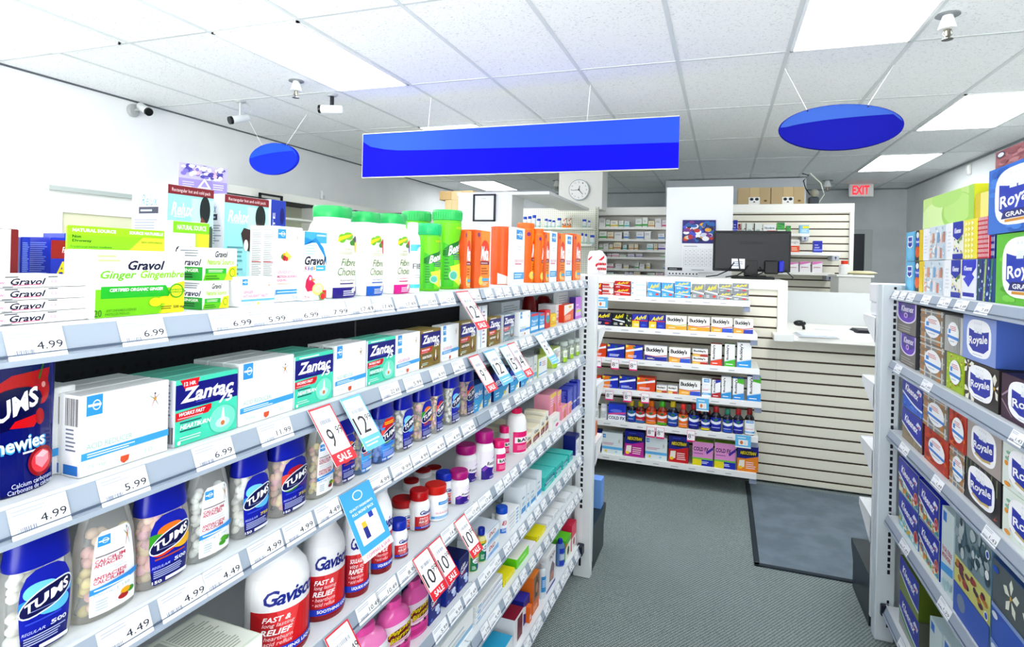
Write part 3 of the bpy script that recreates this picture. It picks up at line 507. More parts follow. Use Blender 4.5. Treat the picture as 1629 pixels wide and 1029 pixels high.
def quil(a1, a2, word, tc='ffffff'):
    return [R(0, 0, 1, 1, a1), P([(.45, 0), (1, 0), (1, 1), (.55, 1)], a2), P([(0, .62), (.5, .74), (1, .9), (1, .72), (.5, .6), (0, .46)], 'eef2fa'), T(word, .52, .5, .74, .22, tc, 'bi'), P([(.4, .92), (.6, .92), (.5, .74)], '2a8a5a'), L(.12, .1, .8, .3, 2, 'e4ecfa'), P([(0, .84), (.14, .84), (.14, 1), (0, 1)], 'f2e23a')]
def neo(low): return [R(0, 0, 1, .5, low), R(0, .5, 1, 1, '1c2c9c'), P([(0, .5), (.4, .5), (1, .62), (1, .5)], low), E(.52, .72, .44, .13, '0d1446'), T('NEOCITRAN', .52, .72, .76, .13, 'f2e22a', 'Bi'), P([(.06, .12), (.34, .16), (.36, .44), (.1, .42)], 'f6f0e6'), E(.16, .14, .1, .06, 'f0d22a'), L(.42, .1, .9, .4, 4, 'fbe2e6'), L(.2, .9, .7, .95, 1, '5a78e0')]
def cold(n=1): return [R(0, 0, 1, 1, 'e6a6d8' if n else 'e9eef8'), R(0, .0, 1, .26, '1f3cc0'), R(0, .26, 1, .33, '8ad05a'), T('COLD FX', .42, .7, .74, .17, '161c5c', 'B'), P([(.7, .5), (1, .72), (1, .84), (.66, .6)], '5a3ab0'), L(.06, .48, .6, .54, 1, '7a3a9a'), L(.1, .08, .8, .2, 2, 'dfe8fa'), R(0, .0, .45, .26, 'e8de2a')]
def cold_b(): return [R(0, 0, 1, 1, 'eef2fa'), P([(0, .36), (1, .36), (1, 1), (0, 1)], '3a5ad8'), P([(0, .3), (1, .44), (1, .56), (0, .42)], 'e06aa8'), E(.46, .56, .34, .12, '7a90e8'), T('COLD FX', .5, .16, .94, .2, '14164c', 'B'), L(.3, .52, .62, .6, 1, 'eef')] if 0 else [R(0, 0, 1, 1, 'eef2fa'), R(0, .36, 1, 1, '3a5ad8'), P([(0, .32), (1, .44), (1, .56), (0, .42)], 'e06aa8'), E(.46, .6, .34, .1, '7a90e8'), T('COLD FX', .5, .16, .94, .2, '14164c', 'B')]
def atoma_cold(): return [R(0, 0, 1, 1, 'e6eef0')]+ato(.04, .74, .14, 1.2)+man(.84, .62, .12)+[L(.06, .42, .7, .54, 2, 'e0a0bc'), R(0, .22, 1, .34, '7ac2ec'), E(.2, .12, .06, .05, 'f0dc4a'), E(.7, .12, .06, .05, 'b4dce8')]
def quil_l(c1, low): return [R(0, 0, 1, 1, c1), P([(0, .6), (.5, .48), (1, .6), (1, .82), (.5, .68), (0, .82)], 'f2f4fa'), P([(.34, .92), (.66, .92), (.5, .7)], '2a8a5a'), T('Quil', .5, .4, .76, .18, 'ffffff', 'bi'), R(0, 0, 1, .18, low), L(.14, .22, .84, .3, 1, 'e8ecf8')]
# tissue packs
def royale(base, inner='2444b8', deco=None, band='d8c48a', grand=0):
    a = [R(0, 0, 1, 1, base)]+(deco or [])
    oc = lambda s, t, cy=.52: [(.5+s*math.copysign(abs(math.cos(q))**.62, math.cos(q)), cy+t*math.copysign(abs(math.sin(q))**.62, math.sin(q))) for q in [k*math.tau/28 for k in range(28)]]
    a += [P(oc(.37, .42), 'fbfcfd'), P([(.2, .34), (.2, .72), (.34, .68), (.66, .68), (.8, .72), (.8, .34), (.66, .22), (.34, .22)], inner)]
    for x in (.42, .55): a += [P([(x-.055, .64), (x-.05, .82), (x-.02, .86), (x+.02, .86), (x+.05, .82), (x+.055, .64)], 'eef2f6'), E(x, .8, .05, .055, 'f8fafb'), P([(x-.05, .83), (x-.04, .89), (x-.01, .85)], 'e6ebf0'), P([(x+.05, .83), (x+.04, .89), (x+.01, .85)], 'e6ebf0')]
    a += [T('Royale', .5, .47, .56, .24, 'ffffff', 'bu')]
    if grand: a += [P([(.24, .2), (.76, .2), (.72, .32), (.28, .32)], '1c2f86'), T('GRAND', .5, .26, .38, .07, 'ffffff', 'b'), R(.3, .15, .7, .19, 'e0a83a')]
    elif band: a += [P([(.26, .22), (.5, .16), (.74, .22), (.72, .28), (.5, .22), (.28, .28)], band)]
    else: a += [L(.34, .14, .66, .18, 1, 'cfd6e4')]
    return a
def kleen(base, sw='1c3ab8', txt=None, deco=None):
    a = [R(0, 0, 1, 1, base)]+(deco or [])
    a += [P([(0, 1), (0, .5)]+[(k/10, .5-.3*math.sin(k/10*math.pi*.5)) for k in range(1, 11)]+[(1, 1)], 'eef2f8'), P([(0, 1), (0, .56)]+[(k/10, .56-.3*math.sin(k/10*math.pi*.5)) for k in range(1, 11)]+[(1, 1)], sw), T('Kleenex', .48, .66, .66, .24, 'ffffff', 'bid'), P([(.72, .74), (.92, .66), (.96, .78), (.8, .86)], 'e8eef8'), P([(.78, .72), (.9, .68), (.9, .76)], 'd84a58')]
    return a
def kleen_p(base):
    return [R(0, 0, 1, 1, base), L(.05, .04, .95, .28, 3, 'b8b2a6'), P([(0, 1), (0, .62)]+[(.5-.5*math.cos(k/14*math.pi), .62-.28*math.sin(k/14*math.pi)) for k in range(1, 14)]+[(1, .62), (1, 1)], 'efe8f6'), P([(.05, 1), (.05, .64)]+[(.5-.45*math.cos(k/14*math.pi), .64-.26*math.sin(k/14*math.pi)) for k in range(1, 14)]+[(.95, .64), (.95, 1)], '7a3ac8'), E(.5, .78, .42, .24, '4a2a9c'), T('Kleenex', .55, .82, .66, .2, 'f2ecfa', 'bi'), E(.48, .6, .1, .09, 'd8b8f0'), E(.48, .6, .05, .05, '5a2a9c')]
def dots(cols, n, seed, rx=.035, ry=.03, x0=0, y0=0, x1=1, y1=1):
    g = random.Random(seed); return [E(g.uniform(x0+rx, x1-rx), g.uniform(y0+ry, y1-ry), rx*g.uniform(.6, 1.2), ry*g.uniform(.6, 1.2), g.choice(cols)) for _ in range(n)]
def plaid():
    a = [R(0, 0, 1, 1, '9a9890')]
    for x, w, c in ((.05, .12, 'c8924a'), (.2, .05, 'd8d8d2'), (.32, .06, '8088a0'), (.46, .05, 'd8d8d2'), (.72, .14, 'c8924a'), (.9, .05, 'd8d8d2')): a.append(R(x, 0, x+w, 1, c))
    for y, w, c in ((.1, .05, 'd0d0cc'), (.3, .1, 'a48a6a'), (.55, .04, 'd4d4d0'), (.74, .1, 'a48a6a'), (.92, .04, 'd4d4d0')): a.append(R(0, y, 1, y+w, c))
    return a+facial()
def stripes(c1, c2, n=12): return [R(0, 0, 1, 1, c1)]+[R(k/n, 0, k/n+.4/n, 1, c2) for k in range(n)]
def facial(): return [E(.55, .52, .34, .33, 'f7f8f8'), L(.36, .6, .76, .74, 3, 'd8707a'), R(.28, .52, .4, .64, '4aa0e0'), P([(.22, .4), (.88, .36), (.88, .44), (.22, .48)], '4a9ae0'), L(.36, .28, .7, .34, 1, 'b8ccd8')]
def orange_b(): return [R(0, 0, 1, 1, 'c8481c')]+dots(['e07a2a', 'a83414', 'd85a20'], 26, 3, .07, .06)+facial()
def lime_b(): return [R(0, 0, 1, 1, 'b4cc2a')]+dots(['d8e86a', 'c83a2a', '8aa81c'], 26, 4, .05, .03)+facial()
def flower(cx, cy, r, c='f2f0e4', asp=1.3):
    return [P([(cx+math.cos(a)*r*.15, cy+math.sin(a)*r*.15*asp), (cx+math.cos(a-.35)*r*.7, cy+math.sin(a-.35)*r*.7*asp), (cx+math.cos(a)*r, cy+math.sin(a)*r*asp), (cx+math.cos(a+.35)*r*.7, cy+math.sin(a+.35)*r*.7*asp)], c) for a in [.3+k*math.tau/5 for k in range(5)]]+[E(cx, cy, r*.12, r*.12*asp, 'd8b83a')]
# ---------------------------------------------------------------- placing packs on shelves
def plural(n): n = n.replace('_', ' '); return n+('es' if n.endswith(('x', 'ch', 'sh')) else 's')
def boxmesh(name, w, d, h, col, side, top, a, sa, near, seed, fine_=1):
    m = MB(); m.box(-w/2, 0, 0, w/2, d, h, col, 'satin', side, top, r=.0012 if fine_ else 0)
    if a: m.front(a, -w/2+.0006, w/2-.0006, .0006, h-.0006, 0, 'satin', seed)
    if sa:
        if near < 0: m.art(sa, lambda x, z, e: (-w/2-e, d*(1-x), h*z), 'satin', seed=seed)
        else: m.art(sa, lambda x, z, e: (w/2+e, d*x, h*z), 'satin', seed=seed)
    return m.build(name)
KB = {}
def kb(key, name, cat, desc, art, col=WHT, side=None, top=None, sart=None, d=.07): KB[key] = (name, cat, desc, art, col, side or col, top or side or col, sart, d)
def put_box(rk, z, key, u0, u1, vt, loc, mode, o):
    name, cat, desc, art, col, side, top, sart, d = KB[key]
    desc = o.get('desc', desc); sb = o.get('sb', .015); z = z+.0006+o.get('dz', 0); d = o.get('d', d); n = o.get('n', 1)
    a0, _ = rk.at(u0, z, -sb); a1, _ = rk.at(u1, z, -sb); w = max(abs(a1-a0)-.0012, .004); am = (a0+a1)/2
    um = (u0+u1)/2; zt = rk.hit(um, vt, -sb)[1]; h = o.get('h') or max((zt-z)/n, .006)
    near = -1 if rk.d.y > .3 else 1
    base = boxmesh(name, w, d, h-.0006, col, side, top, art() if callable(art) else art, sart() if callable(sart) else sart, near, len(REG)+3, o.get('fine', 1))
    res = []
    for r in range(o.get('rows', 1)):
        for k in range(n):
            ob = base if not res else base.copy()
            if res: COL.objects.link(ob)
            p = rk.pt(am, -sb-r*(d+.002), z+k*h)
            ob.location = p; ob.rotation_euler = (0, 0, rk.rz+o.get('rot', 0)+(RNG.uniform(-.02, .02) if n > 1 and k else 0))
            pre = ''
            if n > 1: pre = 'upper' if n == 2 and k else 'lower' if n == 2 else 'topmost' if k == n-1 else 'bottom' if k == 0 else 'stacked middle' if n == 3 else f'{ORD[k] if k else ""} from bottom'.strip()
            if r: pre = (pre+' hidden-row').strip() if False else (f'back-row' if r == 1 else 'rearmost').strip()+(' '+pre if pre else '')
            reg(ob, desc, loc, cat, mode, pre, f'{plural(name)} {loc}'); res.append(ob)
    return res
def interp(prof, t):
    for (r0, z0), (r1, z1) in zip(prof, prof[1:]):
        if z0 <= t <= z1 and z1 > z0: return r0+(r1-r0)*(t-z0)/(z1-z0)
    return prof[-1][0]
KBT = {}
def bt(key, name, cat, desc, prof, cap, body, capc, label=None, lz=(.05, .6), span=60, ratio=1, n=2, fin='plastic', tabs=None, band=None, lip=None): KBT[key] = dict(name=name, cat=cat, desc=desc, prof=prof, cap=cap, body=body, capc=capc, label=label, lz=lz, span=span, ratio=ratio, n=n, fin=fin, tabs=tabs, band=band)
def bottle_parts(root, k, rx, ry, h, seg, seed):
    s = KBT[k]; m = MB(); m.lathe(s['prof'], rx, ry, h, s['body'], s['fin'], seg, s['n'])
    m.build('bottle_body' if s['fin'] != 'x' else 'body', root)
    if s['cap']:
        m = MB(); m.lathe(s['cap'], rx, ry, h, s['capc'], 'plastic', seg, s['n'])
        if h > .1 and s['n'] == 2 and s['name'] != 'fibre_jar':
            r0 = max(r for r, z in s['cap']); zl, zh = s['cap'][0][1], s['cap'][-1][1]
            for q in range(36):
                a = q*math.tau/36; c, d = math.cos(a)*1.012*r0, math.sin(a)*1.012*r0; e = .012*r0
                m.box(c*rx-e*rx, d*ry-e*ry, h*(zl+(zh-zl)*.12), c*rx+e*rx, d*ry+e*ry, h*(zl+(zh-zl)*.8), s['capc'], 'plastic')
        m.build('cap', root)
    if s['tabs']:
        g = random.Random(seed); m = MB(); cnt = 66
        for q in range(cnt):
            z = .05+.62*q/cnt; rr = interp(s['prof'], z); a = g.uniform(0, math.tau); t = g.uniform(.5, .74)
            tr = min(rx*.21, .0112); m.ball((rx*rr*t*math.cos(a)*.95, ry*rr*t*math.sin(a)*.9, h*z), tr, tr*.75, tr*.85, g.choice(s['tabs']), 'matte', 9, 5)
        o = m.build('tablets', root); o['kind'] = 'stuff'
    if s['label']:
        m = MB(); z0, z1 = s['lz']; sp = math.radians(s['span']); nn = s['n']
        def surf(x, y, e):
            t = z0+(z1-z0)*y; r = interp(s['prof'], t)*1.0; a = (x-.5)*2*sp; c, d = math.sin(a), math.cos(a)
            off = 1.012+e/max(rx, .01)
            return (rx*r*off*math.copysign(abs(c)**(2/nn), c), -ry*r*off*math.copysign(abs(d)**(2/nn), d)-e*.5, t*h)
        a = s['label']() if callable(s['label']) else s['label']
        m.art(a, surf, 'satin', 18 if seg > 24 else 12, seed); m.build('label', root)
def put_bottle(rk, z, key, u0, u1, vt, loc, mode, o):
    s = KBT[key]; sb = o.get('sb', .012); z = z+.0006+o.get('dz', 0); rat = s['ratio']
    _, v = rk.at((u0+u1)/2, z, -sb-.03)
    r0, r1 = ray(u0, v), ray(u1, v); b0, b1 = Vector((r0.x, r0.y)).normalized(), Vector((r1.x, r1.y)).normalized()
    bi = (b0+b1).normalized(); sa = math.sin(math.acos(max(-1, min(1, b0.dot(b1))))/2); n2 = Vector((rk.n.x, rk.n.y)); d2 = Vector((rk.d.x, rk.d.y))
    bn = bi.dot(n2); cphi = abs(bn); sphi = math.sqrt(max(0, 1-bn*bn)); eff = math.sqrt(cphi**2+(rat*sphi)**2); k = sa/eff
    nE = -(Vector((rk.p0.x, rk.p0.y))).dot(n2); D = -(nE+sb)/(bn+k*rat); rx = D*k*.985; c = bi*D; ry = rx*rat
    h = o.get('h')
    if not h:
        p = EYE+towld(Vector(((u0+u1)/2-CX, CY-vt, F)))*1; rr = ray((u0+u1)/2, vt); t = D/math.hypot(rr.x, rr.y); h = H+rr.z*t-z
    root = empty(s['name'], (c.x, c.y, z), rk.rz+o.get('rot', 0)); px = abs(u1-u0)
    bottle_parts(root, key, rx, ry, h, 40 if px > 45 else 24 if px > 18 else 16, len(REG))
    reg(root, o.get('desc', s['desc']), loc, s['cat'], mode, '', f"{plural(s['name'])} {loc}"); return root
def fill(rk, z, rows, loc, mode='near'):
    for key, u0, u1, vt, *o in rows:
        o = o[0] if o else {}
        (put_box if key in KB else put_bottle)(rk, z, key, u0, u1, vt, loc, mode, o)
def tilt_card(name, rk, a, n, z, w, h, tilt, art, col, edge=None, y0=0):
    m = MB(); m.box(-w/2, -.0008, -h, w/2, 0, 0, col, 'satin'); m.front(art, -w/2, w/2, -h, 0, -.0008, 'satin', seed=int(abs(a)*1000), eps=.00008)
    o = m.build(name); o.location = rk.pt(a, n, z); o.rotation_euler = (-tilt, 0, rk.rz); return o
PHI = math.atan2(LIP['out'], LIP['drop'])
def tag_art(price): return [R(0, 0, 1, 1, 'f6f8fa'), L(.06, .7, .62, .92, 2, 'c3c9d6'), L(.08, .42, .34, .5, 1, 'dfe3ea'), B(.1, .14, .42, .32, '9aa2b6'), T(price, .72, .42, .46, .26, '1d2340'), L(.62, .1, .9, .18, 1, 'd8dce6')]
def price_tag(rk, z, a, price, loc, w=.056, mode='near', row='medicine'):
    o = tilt_card('price_tag', rk, a, .0026, z-.0025, w, .0315, PHI, tag_art(price), 'f6f8fa')
    reg(o, f'white price tag reading {price}', loc, 'price tag', mode, '', f'price tags {loc}'); return o
def strip(rk, z, u0, u1, price, kind, loc, h=.105, mode='near', lean=.62):
    a0, _ = rk.at(u0, z, .006); a1, _ = rk.at(u1, z, .006); w = abs(a1-a0); whole, cent = price
    if kind == 'red': art = [R(0, 0, 1, 1, 'e2183c'), R(.05, .2, .95, .97, 'fbfbfd'), L(.2, .84, .7, .9, 1, 'dfe2e8'), B(.22, .7, .8, .77, '9aa0b0'), T(whole, .38, .45, .33*len(whole)-.06, .32, '14162e', 'n'), T(cent, .82, .54, .28, .14, '14162e'), T('SALE', .5, .1, .6, .12, 'ffffff', 'b')]; d = f'red-bordered sale tag reading {whole}.{cent}'
    elif kind == 'blue': art = [R(0, 0, 1, 1, '7cc8ea'), R(.05, .24, .95, .96, 'f8fafc'), L(.2, .84, .7, .9, 1, 'dfe2e8'), B(.22, .68, .8, .75, '9aa0b0'), T(whole, .38, .46, .33*len(whole)-.06, .32, '14162e', 'n'), T(cent, .82, .55, .28, .12, '14162e'), L(.1, .06, .9, .18, 2, 'e4f4fb')]; d = f'pale blue shelf tag reading {whole}.{cent}'
    else:
        art = [R(0, 0, 1, 1, 'f6f8fa'), R(0, .1, 1, 1, '56b6e6'), E(.5, .88, .16, .07, 'eaf6fc'), E(.5, .88, .13, .055, '56b6e6'), T('QUALITY INGREDIENTS', .5, .72, .76, .04, 'f2fafd', 'b'), T('FULL MONEY BACK', .5, .65, .7, .04, 'f2fafd', 'b'), R(.14, .2, .86, .58, 'f4f8fa'), P([(.3, .26), (.44, .26), (.44, .42), (.38, .48), (.3, .42)], '243a9a'), R(.3, .42, .44, .5, 'e8c83a'), P([(.54, .24), (.76, .24), (.76, .48), (.68, .54), (.6, .54), (.54, .48)], 'ffffff'), R(.58, .5, .72, .58, '2a4ab8'), T('COMPARE & SAVE', .5, .05, .8, .05, 'd86a8a')]; d = 'sky blue compare and save card'
    o = tilt_card('shelf_card' if kind not in ('red', 'blue') else 'sale_tag', rk, (a0+a1)/2, .006, z-.002, w, h, lean, art, 'f6f8fa'); reg(o, d, loc, 'tag', mode, '', f'promotion tags {loc}')
    return o
# ---- boxes
kb('slim', 'medicine_box', 'medicine box', 'slim white anti-nausea box', gravol_slim, d=.09)
kb('ginger', 'medicine_box', 'medicine box', 'large lime ginger lozenge box', ginger, 'f2f6e0', 'efe4ea', 'f7f8f4', d=.05)
kb('gsmall', 'medicine_box', 'medicine box', 'small white and green ginger box', ginger_small, 'fafcf2', 'f4f6f2', sart=ginger_small_side, d=.045)
kb('gtall', 'medicine_box', 'medicine box', 'white and yellow ginger box standing at the back', ginger_tall, 'fafbf2', 'f0f0d8', d=.04)
kb('relux', 'heat_pack_box', 'box', 'tall aqua hot and cold pack box', relux, 'a9e2e4', 'e9ecef', 'dfe6ea', lambda: relux(1), d=.17)
kb('aleve', 'medicine_box', 'medicine box', 'royal blue pain relief box with red strip', alev, '2444cc', '2444cc', '1c38b0', fine, d=.05)
kb('bluebk', 'medicine_box', 'medicine box', 'plain royal blue pain relief box back', fine, '2a48c8', '2a48c8', '1c38b0', d=.05)
kb('maroon', 'ice_pack_box', 'box', 'white and maroon ice pack box', lambda: [R(0, 0, 1, 1, 'f0f2f4'), R(0, .3, .4, .75, '2440b8'), R(.8, 0, 1, 1, '8a1830')], 'f0f2f4', '7a1226', '7a1226', maroon_side, d=.06)
kb('anti', 'medicine_box', 'medicine box', 'low white ginger tablet box', anti, d=.05)
kb('motion', 'medicine_box', 'medicine box', "tall white children's motion sickness box", motion, 'f8f9fa', 'f0f1f2', sart=fine_white, d=.055)
kb('kids', 'medicine_box', 'medicine box', "pale blue children's liquid box with cartoon bird", kids, 'fafcfd', 'e6f2f9', d=.055)
kb('meta', 'fibre_box', 'fibre powder box', 'orange fibre powder box', meta, 'ee7a1c', 'd86a2c', 'f08a2c', d=.06)
kb('ftall', 'fibre_box', 'fibre powder box', 'white fibre laxative box with blue band', atoma_tall, 'f5f7f8', d=.055)
kb('acid', 'medicine_box', 'medicine box', 'white acid reducer box with blue band', acid, 'f9faf9', 'f0f2f3', d=.03, sart=lambda: [R(0, 0, 1, 1, 'f0f2f3'), B(.15, .62, .85, .96), L(.2, .3, .8, .6, 6, '8a90a0'), R(.1, .02, .9, .14, '3a8ad0')])
kb('acid30', 'medicine_box', 'medicine box', 'white acid reducer box with blue band', lambda: acid('75', '30'), 'f9faf9', 'f0f2f3', d=.03)
kb('acidmax', 'medicine_box', 'medicine box', 'white strong acid reducer box with pink text', lambda: acid('150', '', 'ACID REDUCER', 'e2a0be')+[R(.05, .56, .2, .68, '6ab8e4')], 'f9faf9', 'f0f2f3', d=.03)
kb('zan75', 'medicine_box', 'medicine box', 'mint and navy heartburn box', lambda: zant('5fd9be', '75', fl=1), '5fd9be', 'e4e6ee', '7fd8c4', d=.03, sart=lambda: [R(0, 0, 1, 1, 'e6e8ef'), L(.2, .4, .8, .95, 10, '9aa0b8'), B(.1, .05, .9, .3)])
kb('zan75b', 'medicine_box', 'medicine box', 'mint and navy heartburn box', lambda: zant('5fd9be', '75'), '5fd9be', 'e4e6ee', '7fd8c4', d=.03)
kb('zan150', 'medicine_box', 'medicine box', 'olive and navy heartburn box', lambda: zant('9a8440', '150', fl=0), '9a8440', '8a7a44', 'b09e60', d=.03)
kb('zan150g', 'medicine_box', 'medicine box', 'grey and navy heartburn box', lambda: zant('9fb0b8', '150', drop='eef4f6'), '9fb0b8', 'dfe4e8', 'b8c4ca', d=.03)
kb('tallw', 'medicine_box', 'medicine box', 'narrow tall white tablet box', lambda: [R(0, 0, 1, 1, 'f2f4f6'), R(.3, .02, .38, .98, '8ab4e0'), L(.5, .1, .8, .9, 9, 'b8a0b4'), R(.1, .3, .2, .7, 'd0dae6')], 'f2f4f6', 'e2e8ec', d=.06)
kb('clearw', 'medicine_box', 'medicine box', 'pale grey product carton behind heartburn boxes', lambda: [R(0, 0, 1, 1, 'dde4e6'), L(.1, .1, .9, .9, 10, 'b0bcc0'), R(.86, .2, .96, .6, '9ac06a')], 'dde4e6', d=.05)
kb('pep', 'medicine_box', 'medicine box', 'sky blue antacid box with red top', lambda: generic('4fb0e0', 'f0f4f8', 'e6f4fb', 'Pepcid', .58)+[R(0, .86, 1, 1, 'd84a5c')], '4fb0e0', d=.04)
kb('redp', 'medicine_box', 'medicine box', 'bright red antacid pack', lambda: [R(0, 0, 1, 1, 'd8202c'), E(.5, .5, .36, .24, '3ab0d8'), E(.52, .4, .2, .1, '5ac03a'), T('Pk', .5, .78, .6, .16, 'f4f0f0', 'bi')], 'd8202c', d=.03)
kb('yelp', 'medicine_box', 'medicine box', 'small yellow pack', lambda: generic('f2d42a', 'e8b81c', 'c89a1c')+[E(.5, .6, .3, .18, 'f6e88a')], 'f2d42a', d=.03)
kb('orangeb', 'medicine_box', 'medicine box', 'orange and white antacid box', lambda: [R(0, 0, 1, 1, 'f6f2ec'), P([(0, 0), (1, 0), (1, .7), (0, .4)], 'ea7026'), L(.1, .1, .8, .4, 4, 'fbe0c8'), E(.6, .85, .15, .08, 'f2d03a')], 'f4f0ea', 'e2501c', d=.05)
kb('violet', 'medicine_box', 'medicine box', 'lilac stomach remedy box', lambda: generic('cf8ae0', 'e6c8f0', 'f4e6f8')+[R(.1, .3, .9, .4, 'd8e83a')], 'cf8ae0', '5a3a9c', d=.05)
kb('exbig', 'laxative_box', 'laxative box', 'large royal blue laxative box', exlax, '1f48b8', '16307e', '10225c', d=.07)
kb('exsm', 'laxative_box', 'laxative box', 'light blue laxative box', lambda: exlax(0), '4aa0d8', '2a62a8', d=.05)
kb('flatw', 'medicine_box', 'medicine box', 'narrow white laxative carton', lambda: generic('f4f6f6', '9ac8e4', 'b0c0c8'), 'f4f6f6', 'e4eaea', d=.06)
kb('antw', 'medicine_box', 'medicine box', 'white antacid carton beside the sky blue boxes', acid, 'f4f6f6', 'eef0f2', d=.05)
kb('glyw', 'suppository_box', 'suppository box', 'white suppository carton with blue line', lambda: [R(0, 0, 1, 1, 'f4f6f4')]+ato(.1, .6, .2, 1)+[L(.4, .5, .9, .8, 3, 'd8a8b8'), R(0, .1, 1, .16, '6ab4e4')], 'f4f6f4', 'cfe07a', d=.06)
kb('gax', 'laxative_box', 'laxative box', 'white laxative box with maroon band', lambda: [R(0, 0, 1, 1, 'f6f4ec'), P([(0, .12), (1, .2), (1, .52), (0, .42)], '8e1c38'), P([(0, .42), (1, .52), (1, .58), (0, .48)], 'e8d03a'), T('Gax', .5, .72, .7, .2, '24202c', 'b'), L(.1, .22, .8, .4, 3, 'f0c8d0'), L(.1, .03, .5, .1, 1, '5aa04a')], 'f6f4ec', 'f2efe2', 'f4efd8', d=.09)
kb('pinkb', 'test_kit_box', 'box', 'pink health test box', lambda: [R(0, 0, 1, 1, 'f2a8bc'), P([(.4, 0), (.9, 0), (.84, .6), (.55, .7)], 'd88a5a'), L(.1, .6, .6, .9, 4, 'f8e0e8'), R(0, .88, 1, 1, 'f0d86a')], 'f2a8bc', 'f4b4c6', d=.09)
kb('pinkw', 'test_kit_box', 'box', 'white and pink carton', lambda: [R(0, 0, 1, 1, 'f4f4f0'), E(.66, .2, .2, .12, 'ea4ab0'), L(.2, .5, .8, .7, 2, 'b8d0c0')], 'f4f4f0', d=.09)
kb('navyb', 'medicine_box', 'medicine box', 'tall royal blue printed box', lambda: fine('2438b4', '8aa0f0', 'd8dce8'), '2438b4', '2438b4', '3a54cc', lambda: fine('2a3cb8', '93a6f4', 'e0e2e8'), d=.07)
kb('alka', 'tablet_box', 'medicine box', 'dark blue effervescent tablet box', alka, '1a3494', '22409e', '12246c', d=.08)
kb('eno', 'antacid_box', 'medicine box', 'white antacid powder box with blue swoosh', eno, 'f4f7fa', 'eaf0f6', 'dfe6ee', d=.10)
kb('stackw', 'medicine_box', 'medicine box', 'thin white carton', lambda: [R(0, 0, 1, 1, 'f2f4f4'), L(.1, .2, .6, .8, 2, 'b0c4d4'), R(.7, .2, .9, .8, '8ac0e4')], 'f2f4f4', d=.06)
kb('bluew', 'medicine_box', 'medicine box', 'small white and blue carton', lambda: generic('eef4f8', '5ab0e4', '8ab4cc'), 'eef4f8', 'e6edf2', d=.07)
kb('teal', 'medicine_box', 'medicine box', 'turquoise loperamide box with navy label', lambda: [R(0, 0, 1, 1, '48d0c8'), T('modium', .5, .72, .84, .14, '1a5a7a', 'bi'), P([(0, .34), (1, .44), (1, .62), (0, .52)], '24409c'), L(.1, .1, .7, .28, 3, 'd8f6f2'), R(.1, .42, .9, .5, 'dfeaf8')], '48d0c8', '44cac4', '6adad4', d=.12)
kb('navyt', 'medicine_box', 'medicine box', 'tall white box with navy edge', lambda: [R(0, 0, 1, 1, 'f2f4f8'), R(0, 0, .1, 1, '1c2c8c'), R(0, .8, 1, 1, '1c2c8c'), L(.2, .2, .8, .6, 4, 'c0c8e0')], 'f2f4f8', '1c2c8c', '1c2c8c', d=.06)
kb('longw', 'suppository_box', 'medicine box', 'long white carton with pale blue band', lambda: [R(0, 0, 1, 1, 'f3f5f6')]+ato(.06, .5, .1, 3)+[T('HEMORRHOID OINTMENT', .55, .55, .7, .2, 'd8a8b8'), P([(0, .1), (1, .14), (1, .28), (0, .24)], '6abce4')], 'f3f5f6', 'eef2f4', 'f2f4f4', d=.06)
kb('yell', 'medicine_box', 'medicine box', 'bright yellow ointment carton', lambda: [R(0, 0, 1, 1, 'f0e81c'), L(.1, .2, .7, .4, 1, 'b8a81c'), E(.12, .5, .06, .2, '3a3a6a')], 'f0e81c', 'e4dc1a', 'f2ea2a', d=.10)
kb('lime', 'medicine_box', 'medicine box', 'large white and bright green carton', lambda: [R(0, 0, 1, 1, '86e02c'), L(.2, .4, .8, .6, 2, 'e8f8d0')], '86e02c', '7ad82a', 'f4f6ee', d=.10)
kb('whitepk', 'medicine_box', 'medicine box', 'white and pink ointment box', lambda: generic('f4f4f6', 'e6a8c0', 'a8c0d0')+[L(.5, .1, .9, .5, 3, '5a6a80')], 'f4f4f6', d=.08)
kb('flat', 'medicine_box', 'medicine box', 'flat white carton with black lettering', lambda: [R(0, 0, 1, 1, 'f2f4f6'), T('PREP H', .5, .5, .7, .4, '20283c', 'bi'), R(0, 0, 1, .16, '7ac2e8')], 'f2f4f6', d=.10)
kb('orangetall', 'supplement_box', 'box', 'tall orange and brown carton', lambda: [R(0, 0, 1, 1, 'e07a2a'), R(.1, .3, 1, 1, 'a8846a'), P([(.3, .4), (.7, .36), (.9, .7), (.6, .95), (.3, .8)], '6a4a36'), E(.6, .62, .2, .14, 'c8a084'), L(.1, .05, .8, .2, 3, 'f4d0a8')], 'e07a2a', 'ea8a34', 'f09a44', d=.13)
kb('orangelow', 'supplement_box', 'box', 'low orange carton', lambda: [R(0, 0, 1, 1, 'ea7c22'), R(.1, .2, .5, .5, 'f4f0ea')], 'ea7c22', 'ea7c22', 'f08c34', d=.14)
kb('po', 'support_box', 'box', 'white carton with photo panel', lambda: [R(0, 0, 1, 1, 'f0f2f4'), T('POP', .6, .84, .6, .12, '8a3040', 'b'), P([(.3, .2), (.8, .14), (.9, .5), (.6, .7), (.35, .5)], '9a8a90'), E(.6, .3, .2, .1, 'd09a8a'), R(0, 0, 1, .07, '2436a8')], 'f0f2f4', 'f2f4f6', d=.09)
kb('purplel', 'supplement_box', 'box', 'low navy and white carton', lambda: [R(0, 0, 1, 1, '2434a0'), P([(0, .5), (1, .2), (1, .5), (0, .8)], 'f0f2f6')], 'eef0f4', '2434a0', '3a4ab8', d=.12)
kb('tealflat', 'supplement_box', 'box', 'flat turquoise and white carton', lambda: generic('f0f4f4', '3ab4d8', 'c0d0d8'), 'f0f4f4', '3ab4d8', '3ab4d8', d=.14)
